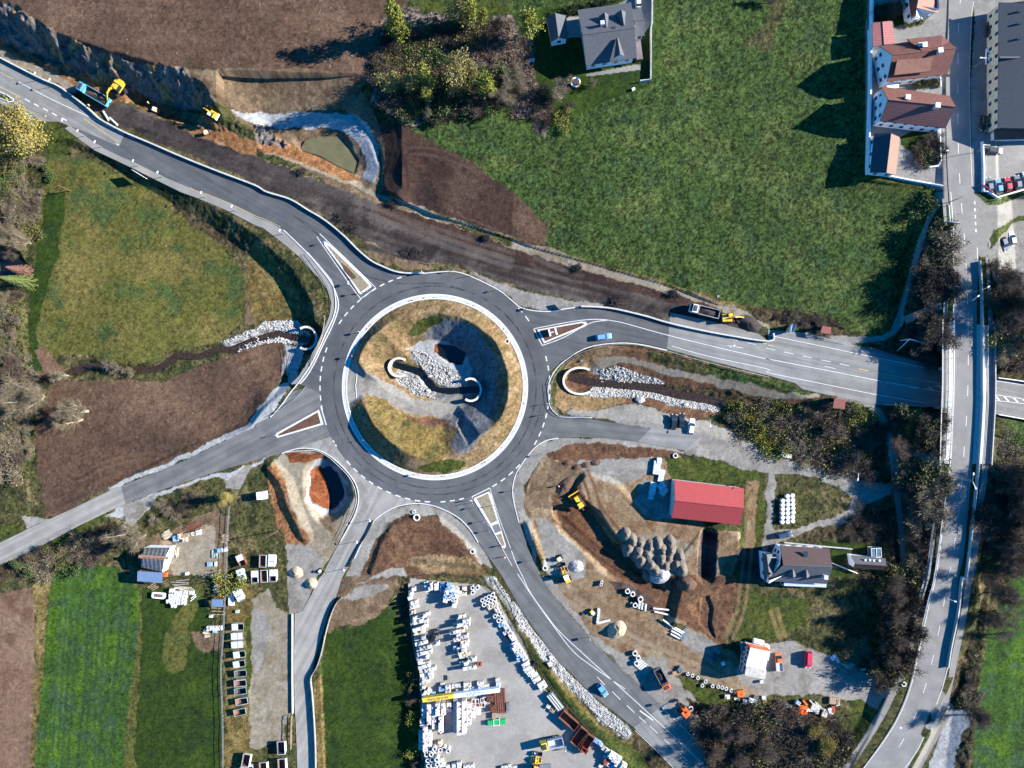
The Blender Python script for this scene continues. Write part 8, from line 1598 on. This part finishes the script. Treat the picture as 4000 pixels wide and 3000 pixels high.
for i,(x,y,w,l,a,m,h) in enumerate(((310,160,1.3,.7,5,BLKT,.8),(300,205,1.5,1.4,0,BLKB,1.2),(325,195,1.2,1.2,5,BLKB,1.2),(362,182,1.4,1.4,5,BLKW,1.8),(362,235,1.4,1.4,5,BLKW,1.8),(436,175,2.6,1.2,4,BLKW,1.2),(540,162,2.2,1.3,3,BLKW,1.6),(541,214,2.2,1.3,3,BLKW,1.6),(660,155,1.9,1.4,3,BLKW,1.5),(670,192,1.8,1.4,3,BLKW,1.5),(720,178,1.4,1.1,3,BLKW,1.2),(818,120,1.1,1,3,BLKW,1.2),(825,162,1.2,1.4,3,BLKW,1.4),(470,222,2.4,.9,5,BLKG,.8),(612,200,1.7,1,3,BLKB,.9),(155,252,1.7,1.6,-35,BLKW,1.3),(183,225,1.4,1.2,-35,BLKW,1.2),(135,192,1,1.1,5,BLKT,.9),(225,245,1.2,.8,10,BLKB,.8))): stack(*UY((x,y))[0],a,w,l,h,m,f'slab stack, {words[i]} of the bay north of the long banner','slab stacks north of the banner')
BK=[]
for x,y0,y1,h in ((140,372,450,1.4),(188,352,520,2.0),(236,352,548,2.0),(270,335,430,2.6),(298,460,600,2.6),(322,338,415,2.3),(372,335,372,2.2),(372,395,430,1.2),(430,322,590,1.5),(466,320,600,2.8),(512,312,600,2.8),(556,345,500,2.4),(592,372,480,2.2),(640,385,440,1.2),(625,415,430,1)):
    y=y0
    while y <= y1: BK.append((x,y,h)); y += 38
for x,y0,y1 in ((125,490,545),(112,585,735),(152,560,745),(192,590,735)):
    y=y0
    while y <= y1: BK.append((x,y,2.1)); y += 37
BK.sort(key=lambda q: (q[0] > 215 or q[1] < 470,round(q[0]/40),q[1])); ci={}; cols=sorted({round(b[0]) for b in BK})
for i,(x,y,h) in enumerate(BK):
    c=cols.index(round(x)); ci[c]=ci.get(c,-1)+1
    stack(*UY((x,y))[0],3,1.28,1.2,h,BRICK,f'white perforated brick stack, {words[ci[c]]} from the top of {words[c]} column south of the banner','brick stacks south of the banner',name='brick_pallet',seed=i)
def crate(x,y,deg,w,l,h,m,fill,label,group=None,name='open_crate',cat='crate',wall=.08,taper=1.0,z=0):
    e=empty(name,G(x,y,z),math.radians(deg),label,cat,group); mb=MB()
    mb.box(0,0,.05,w*taper,l*taper,.08)
    for s in (-1,1): 
        mb.box(s*(w/2-wall/2),0,.1,wall,l,h-.1); mb.box(0,s*(l/2-wall/2),.1,w-2*wall-.01,wall,h-.1)
    mb.build('tub',m,e)
    if fill: mb=MB(); mb.box(0,0,.14,w-2*wall-.02,l-2*wall-.02,h*.62,top=(.94,.94)); mb.build('contents',fill,e)
    return e
for i,(x,y) in enumerate(((598,322),(627,320),(632,358),(678,312),(683,352),(700,300))): crate(*UY((x,y))[0],3,1.15,1.3,1.1,SIGNW,REDB,f'white crate filled red brown, {words[i]} of six below the banner','white crates with red brown contents')
stack(*UY((750,292))[0],2,1.9,1.9,1.4,RUSTS,'rusty square stack beside the steel beams, upper',None,name='rusty_stack',cat='stack'); stack(*UY((770,385))[0],2,1.5,1.9,1.2,RUSTS,'rusty square stack beside the steel beams, lower',None,name='rusty_stack',cat='stack')
for i,x in enumerate((800,822,842,862,884)):
    mb=MB(); a=7.2; mb.box(0,0,.1,a,.5,.06); mb.box(0,0,.16,a,.07,.45); mb.box(0,0,.61,a,.5,.06); tag(mb.build('steel_beam',RUSTS,loc=G(*UY((x,322))[0]),rz=math.radians(-86)),f'long rusty steel beam, {words[i]} from the left of five','beam','rusty steel beams')
stack(*UY((916,375))[0],3,1.0,2.4,.9,PG,'dark grey grid stack right of the rusty beams',None,name='grid_stack',cat='stack'); stack(*UY((786,455))[0],3,1.1,1.7,.9,PALW,'stack of empty wooden pallets below the rusty stacks',None,name='pallet_pile',cat='stack')
e=empty('green_bench_stack',G(*UY((810,514))[0]),math.radians(5),'long bright green stack with white frame in the open yard','stack')
for k in range(5): mb=MB(); mb.box(0,-.55+k*.27,.1,5.2,.22,.9); mb.build('board',PGN,e)
mb=MB(); mb.box(-.9,0,0,.1,1.7,1.1); mb.box(.8,0,0,.1,1.7,1.1); mb.box(-.05,.85,1.05,1.8,.08,.08); mb.box(-.05,-.85,1.05,1.8,.08,.08); mb.build('frame',SIGNW,e)
for i,(x,y,h) in enumerate(((156,775,1.5),(163,808,1.5),(197,756,1.6),(240,740,2.4),(248,772,1.5),(290,762,1.7),(326,752,1.7),(365,762,2.2),(207,800,1.8),(175,860,1.6),(215,850,1.8),(260,838,2.4),(180,908,1.6),(220,905,1.8),(264,885,2.2),(272,918,1.4),(188,946,1.4),(230,944,1.5))): ring(*UY((x,y))[0],.66,h,f'standing concrete pipe, {words[i]} of the corner cluster beside the brick stacks','standing concrete pipes in the yard corner','concrete_pipe')
for i,(x,y,w,l,m,h) in enumerate(((286,705,1.1,1.6,BLKT,1.6),(300,868,1.2,1.4,BLKW,1),(312,905,1.4,1.3,BLKW,1.2),(360,930,1.2,1.5,BLKW,1),(416,920,1.2,1.6,BLKG,1.2),(465,905,1.3,1.8,BLKW,1.4),(530,928,1.6,1.5,BLKW,1.4),(576,922,1.5,1.6,BLKW,1.4),(490,946,1,.7,REDB,.8),(880,935,1.8,1,BLKG,.8),(925,920,1.2,1,BLKG,.8),(970,938,2,1,BLKG,.8))): stack(*UY((x,y))[0],8,w,l,h,m,f'mixed stone pallet, {words[i]} from the left along the bottom edge of the yard','pallets along the bottom edge')
UR=lambda *l: U(2060,2600,2.38,list(l))
for i,(x,y,d,L,W_,lb) in enumerate(((382,492,-41,6.0,2.5,'rust brown open container, northern of three beside the yard bank'),(475,640,53,5.4,2.6,'rust brown open container, middle of three'),(545,700,56,5.2,2.3,'rust brown open container with orange frame, southern of three'))): crate(*UR((x,y))[0],d,L,W_,1.7,RUSTS,None,lb,None,'open_container','container',.1)
mb=MB(); mb.box(0,0,.1,2.2,1.6,.1); mb.box(-.9,0,.2,.1,1.6,1.6); mb.box(.9,0,.2,.1,1.6,1.6); mb.box(0,.7,1.7,2,.1,.1); mb.box(0,-.7,1.7,2,.1,.1); tag(mb.build('red_rack',mat('rust_red_paint',(.35,.06,.03),.6),loc=G(*UR((525,765))[0]),rz=math.radians(-32)),'orange red metal rack at the end of the brown containers','rack')
e=empty('flatbed_trailer',G(*UR((255,320))[0]),math.radians(-52),'grey flatbed trailer loaded with beams beside the yard bank','trailer'); mb=MB(); mb.box(0,0,.8,6,2.3,.15); mb.build('bed',PG,e)
for s in (-.7,0,.7): mb=MB(); mb.box(.2*s,s,.95,5.4,.35,.35); mb.build('beam',CONC,e)
for s in (-1,1): wheel(e,-1.2,s*1.0,.45,.3); wheel(e,-2.2,s*1.0,.45,.3)
for i,(x,y,w,l,m,h) in enumerate(((195,372,1.2,1,BLKG,.8),(233,408,1.4,1.2,PALW,.8),(650,695,2.6,1.1,BLKB,1),(680,725,1.2,1,BLKG,.8),(712,762,1.6,1.2,BLKG,.9),(745,785,1.4,1.2,BLKW,1),(785,820,2.2,2,BLKW,1.6),(815,862,2.2,1.6,BLKW,1.4),(845,845,1.8,1.2,BLKW,1.2),(720,880,1.4,1.6,REDB,1.2),(725,840,1.2,1,BLKB,.8),(790,920,2.2,1.4,BLKB,1),(760,905,1.4,1.4,BLKG,1),(840,900,1.8,1.8,BLKW,1.4),(885,920,1.6,2.2,BLKW,1.6),(680,925,1.2,1,BLKG,.7))): stack(*UR((x,y))[0],-32,w,l,h,m,f'stone pallet, {words[i]} of the south east corner of the yard','pallets in the south east yard corner')
ring(*UR((60,818))[0],.55,.6,'white concrete ring above the yellow pipe pieces')
for i,(x,y,s) in enumerate(((40,868,80),(78,866,60))): pipe(*UR((x,y))[0],s,1.5,.3,'yellow pipe piece, '+('left','right')[i]+' of two','yellow pipe pieces',m=PY)
mb=MB(); mb.ring((0,0,0),.75,.3,.5,18); tag(mb.build('cable_reel',PY,loc=G(*UR((108,880))[0])),'yellow cable reel beside the wheel loader','reel')
mb=MB(); mb.box(0,0,0,3.4,1.5,.5); mb.box(0,0,.5,3.2,.1,.1); tag(mb.build('dark_grid',PG,loc=G(*UR((168,935))[0]),rz=.05),'dark metal grid at the bottom of the yard','grid')
for i,(x,y) in enumerate(((340,108),(348,118))): pass
mb=MB(); mb.box(-.3,0,0,.2,1.6,.25); mb.box(.25,0,0,.2,1.4,.25); mb.box(0,.1,.05,.7,.15,.2); tag(mb.build('steel_bracket',DKM,loc=G(*UY((342,112))[0])),'small dark steel bracket lying alone north of the slab stacks','bracket')
# yard walls and fences
mb=MB(); strip(mb,GW(T(1,3,[(1322,60),(1335,300),(1352,500),(1385,700),(1405,760)]),-1.2),.3,h=2.0); tag(mb.build('retaining_wall',CONCD),'dark retaining wall on the west side of the stone yard','wall')
mb=MB(); strip(mb,GW(T(1,3,[(1420,860),(1440,1050)]),-.5),.3,h=1.9); tag(mb.build('retaining_wall',CONC),'short white wall between the yard bushes','wall')
rail_run('wire_fence',T(1,3,[(1340,-5),(1700,-25),(1950,30),(2100,150),(2212,330)])+UP((120,430),(230,590),(330,700),(420,800),(560,950)),1.2,'thin wire fence round the east side of the stone yard',step=3,m=DKM)
rail_run('wire_fence',T(0,2,[(1992,1060),(1975,1350),(1968,1659)])+T(0,3,[(1955,200),(1942,500),(1922,800),(1935,1200),(1938,1659)]),1.4,'long wire fence between lumber yard and skips',step=2.5,w=.06)
mb=MB(); strip(mb,GW(T(1,3,[(317,325),(317,600),(317,900),(320,1180)])),.3,h=.7); tag(mb.build('white_barrier',WHITE),'low white barrier on the west side of the south lane','barrier')
rail_run('timber_fence',T(1,3,[(320,1190),(315,1300),(312,1480)]),1.5,'timber post fence on the west side of the south lane',step=1.2,m=PALW,w=.09)
mb=MB(); strip(mb,GW(T(1,3,[(745,180),(700,230),(650,340),(610,480),(570,660),(530,780),(480,875),(490,1000),(505,1200),(518,1450),(522,1700)])),.16,h=1.15); tag(mb.build('noise_barrier',CONCD),'long solid barrier casting a blue shadow on the south lane','barrier')
parapet(T(1,2,[(1014,1176),(960,1290),(880,1420),(797,1575)]),.5,.3,'low black barrier on the kerb of the south lane',m=mat('black_paint',(.02,.02,.022),.5),name='low_barrier',cat='barrier')
# ---------------------------------------------------------------- bales
BAL=mat('bale_wrap',(.7,.71,.72),.35,.05,1.2,bump=.015); n=0
for c,col in enumerate(([(118,1005),(116,1042),(116,1077),(116,1112),(116,1150),(113,1188)],[(158,965),(162,1002),(162,1038),(160,1075),(160,1112),(160,1150),(158,1187)],[(200,960),(203,1000),(203,1035),(205,1068),(207,1105),(203,1145),(203,1180)])):
    for i,q in enumerate(col):
        if n == 0: mb=MB(); v=[(.5,-.0),(.6,.12),(.62,.5),(.6,.98),(.5,1.12)]; 
        mb=MB(); mb.tube((0,0,0),(0,0,.12),.52,.62,n=20); mb.tube((0,0,.12),(0,0,1.02),.62,n=20,caps=False); mb.tube((0,0,1.02),(0,0,1.15),.62,.5,n=20); n += 1
        tag(mb.build('hay_bale',BAL,loc=G(*T(3,2,[q])[0],.0),smooth=False),f'white wrapped bale, {words[i]} from the top of the {("left", "middle", "right")[c]} column','bale','white wrapped bales')
# ---------------------------------------------------------------- skips, lumber and sheds lower left
SKG=mat('pale_green_steel',(.32,.42,.36),.6,.15,1.5); SKW=mat('pale_grey_steel',(.5,.52,.52),.6,.12,1.5); RSTF=mat('rust_interior',(.13,.065,.045),.9,.25,1.5)
def skip(x,y,deg,L,W_,h,m,fill,lid,label,group):
    e=empty('skip',G(x,y),math.radians(deg),label,'skip',group); mb=MB(); prof_b,prof_t=L*.36,L/2; w=W_/2
    o_=[(-prof_b,-w,.1),(prof_b,-w,.1),(prof_b,w,.1),(-prof_b,w,.1),(-prof_t,-w,h),(prof_t,-w,h),(prof_t,w,h),(-prof_t,w,h)]; k=.1
    i_=[(-prof_b+k,-w+k,.2),(prof_b-k,-w+k,.2),(prof_b-k,w-k,.2),(-prof_b+k,w-k,.2),(-prof_t+k,-w+k,h),(prof_t-k,-w+k,h),(prof_t-k,w-k,h),(-prof_t+k,w-k,h)]
    mb.add(o_+i_,[(3,2,1,0),(0,1,5,4),(1,2,6,5),(2,3,7,6),(3,0,4,7),(4,5,13,12),(5,6,14,13),(6,7,15,14),(7,4,12,15)]); mb.build('tub',m,e)
    mb=MB(); mb.add(i_,[(0,1,2,3),(4,5,1,0),(5,6,2,1),(6,7,3,2),(7,4,0,3)]); mb.v=[(a*.995,b_*.995,c_+.01 if c_ < 1 else c_-.02) for a,b_,c_ in mb.v]; mb.build('lining',fill,e)
    if lid:
        mb=MB(); mb.box(-L*.22,0,h+.01,L*.5,W_*.96,.06); 
        if lid == 2: mb.box(L*.26,0,h+.01,L*.36,W_*.96,.06)
        mb.build('lid',SKW,e)
for i,(x,y,a,m,f,lid) in enumerate(((905,305,-65,RUSTS,RSTF,1),(1085,311,-92,SKW,RSTF,0),(1157,306,-92,SKW,SKG,2),(906,426,-70,SKG,SKG,2),(1018,440,-88,SKW,DKM,1),(1096,435,-88,SKW,RSTF,0),(1168,430,-88,SKW,DKM,1),(885,592,-60,SKW,TARP,2))): skip(*UL((x,y))[0],a,3.6,2.0,1.5,m,f,lid,'steel skip, '+words[i]+' of the upper cluster beyond the long fence','skips of the upper cluster')
for i,(x,y,a,m,f,lid) in enumerate(((2068,428,2,SKG,DKM,1),(2062,508,4,SKW,TARP,2),(2064,580,5,SKW,TARP,2),(2082,664,8,SKG,DKM,1),(2080,746,10,SKG,DKM,1),(2092,828,6,SKG,DKM,0),(2090,912,6,SKW,RSTF,0),(2092,980,8,SKG,DKM,0),(2102,1068,10,SKW,RSTF,0),(2086,1160,12,SKG,RSTF,0))): skip(*T(0,3,[(x,y)])[0],a,3.6,1.9,1.3,m,f,lid,'steel skip, '+words[i]+' from the north in the long row by the fence','skips in the long row')
for i,((x,y),a) in enumerate((((1105,2911),93),((1108,2978),93),((1036,2992),93),((969,2960),80),((972,2998),5))): skip(x,y,a,3.8,2.2,1.7,SKW,RSTF if i else DKM,0,'pale skip, '+words[i]+' of the group at the bottom edge left of the south lane','skips at the bottom edge')
stack(*UL((815,636))[0],0,1.7,3.6,.5,SKW,'flat white plate stack beside the tarpaulin skip',None,name='plate_stack',cat='stack')
e=empty('box_trailer',G(*T(1,2,[(68,955)])[0]),.1,'white box trailer on the rough grass beside the tan mound','trailer'); mb=MB(); mb.box(0,0,.5,2.6,2.2,2.0,top=(.98,.98)); mb.build('box',WALLW,e); mb=MB(); mb.box(1.9,0,.5,1.4,.1,.1); mb.build('drawbar',STEEL,e); wheel(e,0,1.1,.3,.2); wheel(e,0,-1.1,.3,.2)
for i,(x,y) in enumerate(((330,560),(370,577),(402,573),(446,573),(492,576),(325,598),(360,605),(396,602),(438,604),(325,628),(350,632),(386,633),(430,631),(340,658),(384,659),(428,659),(346,683),(305,646))): stack(*UL((x,y))[0],-8+(i % 3)*5,1.25,1.1,1.1,TARP if i % 4 == 2 else BLKW,'white wrapped bundle, '+words[i]+' of the cluster beside the open shed','wrapped bundles by the open shed',name='wrapped_bundle',cat='bundle')
e=empty('white_boat',G(*UL((222,598))[0]),math.radians(-5),'white boat shaped trough left of the wrapped bundles','boat'); mb=MB(); loft(mb,[(-2.0,.45,.2,.9,.6),(-1.6,.75,.05,.95,.9),(1.5,.75,.05,.95,.9),(2.0,.4,.2,.9,.55)]); mb.build('hull',WALLW,e); mb=MB(); mb.box(0,0,.9,2.6,.9,.07); mb.build('seat_well',RSTF,e)
for i,(x,y,w,l,a,m,h,lb) in enumerate(((398,112,1,1.6,5,BLKT,1.3,'tan lumber pallet, first of the diagonal row'),(434,104,1.1,1.2,8,PALW,1.2,'lumber pallet, second of the diagonal row'),(468,98,1.1,1.2,10,PALW,1.2,'lumber pallet, third of the diagonal row'),(508,90,1.1,1.2,10,BLKT,1.2,'lumber pallet, fourth of the diagonal row'),(552,78,1.2,1.4,10,BLKW,1.4,'white pallet at the upper end of the diagonal row'),(438,138,1.3,1.2,5,BLKT,1,'tan pallet below the diagonal row'),(360,130,1.6,1.7,5,BLKB,.8,'blue covered pallet left of the diagonal row'),(762,222,1.5,1.2,10,BLKW,1,'white bundle beside the long fence'),(722,228,1.2,1.2,10,BLKB,.9,'blue bundle beside the long fence'),(640,344,1.6,1.2,3,BLKB,.5,'dark blue sheet stack in the lumber yard'),(688,340,.6,1.4,3,BLKT,.7,'narrow tan bundle right of the blue sheets'),(452,420,.9,.9,3,BLKW,.8,'small white box south of the workshop'),(680,868,4.4,1.3,2,BLKW,1,'long white wrapped bundle by the long fence'),(680,900,1.2,.8,2,BLKB,.6,'small blue bundle below the long white one'),(648,772,1,.8,0,BLKW,.6,'small white box beside the small shed'),(703,515,1.5,1.3,-10,PALW,1,'open tan crate beside the lumber'),(272,430,1.2,1.2,0,PO,.6,'orange box at the corner of the workshop'),(865,733,1.0,.9,0,PGN if False else SKG,.6,'small pale green box beyond the long fence'))): stack(*UL((x,y))[0],a,w,l,h,m,lb,None,name='lumber_pallet' if 'lumber' in lb else 'bundle',cat='bundle')
def planks(x,y,deg,n,L,label,m=PALW,spread=.5,seed=0):
    r=random.Random(seed+int(x)); e=empty('plank_pile',G(x,y),math.radians(deg),label,'plank pile')
    for i in range(n): mb=MB(); mb.box(r.uniform(-.4,.4),(i-n/2)*spread,.03+.12*(i % 3),L*r.uniform(.6,1),.22,.1,rz=r.uniform(-.18,.18)); mb.build('plank',m,e)
planks(*UL((285,98))[0],20,12,3,'jumbled pale planks north of the workshop',BLKT,.2); planks(*UL((500,35))[0],15,10,6,'long rusty red beams on the ground above the pallets',RUSTS,.28); planks(*UL((270,185))[0],5,12,4,'scattered timbers behind the workshop',PALW,.22); planks(*UL((345,245))[0],95,6,3,'short boards right of the workshop',BLKT,.35); planks(*UL((760,130))[0],0,9,2.4,'brown timber pile beside the long fence',PALW,.3); planks(*UL((680,255))[0],88,6,2.6,'green and tan scaffold timbers in the lumber yard',SKG,.35); planks(*UL((400,495))[0],-3,4,6,'long grey timbers on the grass above the bundles',CONCD,.6); planks(*UL((415,540))[0],-4,3,6,'long tan beams just above the wrapped bundles',BLKT,.35); planks(*UL((690,545))[0],10,10,2,'chaotic offcuts beside the lumber yard track',BLKT,.25); planks(*UL((495,618))[0],48,2,2.8,'two white battens right of the wrapped bundles',SIGNW,.4); planks(*UL((700,720))[0],2,3,4.5,'thin rails south of the small shed',PALW,1.0); planks(*UL((160,530))[0],30,4,3,'leaning poles at the open shed',PALW,.5); planks(*UL((610,905))[0],10,10,1.8,'scattered firewood by the dark patch',BLKT,.3)
# ---------------------------------------------------------------- scrap row and site stores
for i,(x,y,w,l,a,m,h,lb) in enumerate(((20,610,.9,1,0,DKM,.8,'black drum'),(72,630,1.6,1.4,10,PO,.9,'orange machine part'),(40,680,1.6,.6,-8,CONC,.4,'grey slab'),(112,696,1,.9,0,SIGNW,.8,'white box'),(180,690,2,1.1,-15,SIGNW,.8,'long white crate'),(232,715,1.4,.9,-10,SIGNW,.7,'white bin'),(215,660,1.4,.9,-20,PG,.7,'grey crate'),(282,665,1,1,0,SIGNW,1,'white sack stack'),(296,708,1.2,1,10,PY,.9,'yellow machine part'),(235,750,2.2,.5,-8,SKG,.3,'green pipe bundle'),(310,760,2.4,.6,-12,PR,.3,'red beam bundle'),(378,782,1,.9,0,SIGNW,.8,'white box'),(255,776,1.6,.3,-8,PO,.2,'orange batten'),(428,700,.9,.9,20,PALW,.8,'wooden box'),(430,742,.9,.9,20,PG,.7,'grey box'),(484,730,1.2,1.4,5,PG,1.1,'dark generator'),(522,744,1,1,5,PG,.8,'small dark tank'),(480,785,4,.3,-20,RUSTS,.2,'rusty rail'),(475,818,2.4,.45,-22,PO,.35,'orange trough'),(594,706,1.3,1,-35,BLKB,1.1,'blue grey cover'),(636,770,2.6,2,-15,PO,1.5,'large orange hopper'),(676,765,1.1,.6,0,SIGNW,1.7,'white tank'),(660,706,2,.5,-50,PO,.9,'orange chute'),(760,765,2.6,2.6,-22,CONC,.5,'wide grey panel stack'),(846,808,1.6,2.4,-18,CONC,.5,'narrow grey panel stack'),(740,722,3.2,.4,-45,CONC,.5,'leaning grey panel'),(790,735,3,.4,-45,CONC,.5,'second leaning grey panel'),(893,786,1,2,20,SIGNW,.8,'white oval tank'),(922,770,1,2,0,mat('rust_red_paint',(.35,.06,.03)),.6,'red beams'),(930,690,3,1.9,-4,PALW,.9,'brown timber bin'),(957,720,1.2,.8,20,BLKT,1,'tan box'))): stack(*UC((x,y))[0],a,w,l,h,m,lb+f', {words[min(i, 29)]} from the left in the scrap row',None,name=lb.replace(' ','_').replace('second_',''),cat=lb.split()[-1])
for i,(x,y) in enumerate(((870,483),(893,490),(920,502),(942,540),(958,520),(993,543),(1020,546),(1040,550),(1060,556),(1085,565))): ring(*UP((x,y))[0],.5,.7,f'small pale ring, {words[i]} from the left along the grassy edge','rings along the grassy edge')
for i,(x,y,w,l,a,m,h,lb) in enumerate(((835,460,1.6,1.6,-30,PG,.8,'dark grey crate at the corner of the grassy edge'),(1003,398,1,2.2,-10,DKM,1,'black plate stack on the gravel by the tracks'),(1045,432,1,.8,20,SIGNW,.8,'small white box on the gravel west of the offices'),(805,478,1.2,1,10,PALW,.6,'wooden box near the grassy edge'),(1065,595,1.4,1.2,0,BLKW,.8,'white crate below the ring row'),(1130,575,2,1.6,10,PO,.9,'orange machine at the west end of the scrap row'),(186,432,1.4,1,-60,BLKT,1,'tan box on the white stone strip'),(192,402,1.1,.7,-60,SIGNW,.7,'white box on the white stone strip'),(848,290,1.6,3,-28,PG,.5,'dark grid at the end of the white pipes'))): stack(*UP((x,y))[0],a,w,l,h,m,lb,None,name='site_box',cat='box')
for i,(x,y,s) in enumerate(((940,290,.9),(965,310,.8),(925,315,.7),(975,335,.7),(910,300,.6))): pile(*UC((x,y))[0],s,s*.9,s*1.1,SIGNW,'white sack, '+words[i]+' of the pile beside the planks',i,'white sacks','white_sack','sack')
planks(*UC((1050,352))[0],-22,7,4.4,'tan planks beside the white sacks',BLKT,.3); stack(*UC((1155,395))[0],-20,1.1,1,.7,REDB,'red brown box right of the planks',None,name='site_box',cat='box'); stack(*UC((1198,408))[0],5,1.5,.5,.4,SKW,'thin pale batten right of the red brown box',None,name='site_box',cat='box')
mb=MB(); mb.tube((-1.5,0,1.0),(1.5,0,1.0),.75,n=16); mb.box(-.8,0,0,.2,1,.4); mb.box(.8,0,0,.2,1,.4); tag(mb.build('gas_tank',WALLW,loc=G(*UC((228,145))[0]),rz=math.radians(-14)),'white cylindrical tank north of the site offices','tank')
stack(*UC((308,188))[0],0,1.1,1.2,1.6,WALLW,'white portable cabinet right of the white tank',None,name='cabinet',cat='cabinet'); stack(*UC((85,200))[0],8,.8,3.4,1.2,PG,'grey steel stair at the west side of the offices',None,name='steel_stair',cat='stairs'); stack(*UC((262,515))[0],10,1,.9,.9,SKW,'small grey unit at the south corner of the offices',None,name='cabinet',cat='cabinet')
for i,(x,y,w,l) in enumerate(((113,595,1.0,2.2),(130,615,.7,1.1),(156,620,.9,1.2),(182,623,.9,1.2))): stack(*T(3,2,[(x,y)])[0],-12,w,l,.8,CONC if i else TARP,f'pale grey bench block, {words[i]} of the group by the track bend','bench blocks')
planks(*T(3,2,[(745,748)])[0],-5,5,4,'white poles and battens beside the street lamp by the track',SIGNW,.35)
crate(*T(2,3,[(120,432)],1.27)[0],40,1.2,1.2,.8,DKM,None,'small dark box on the yard bank');
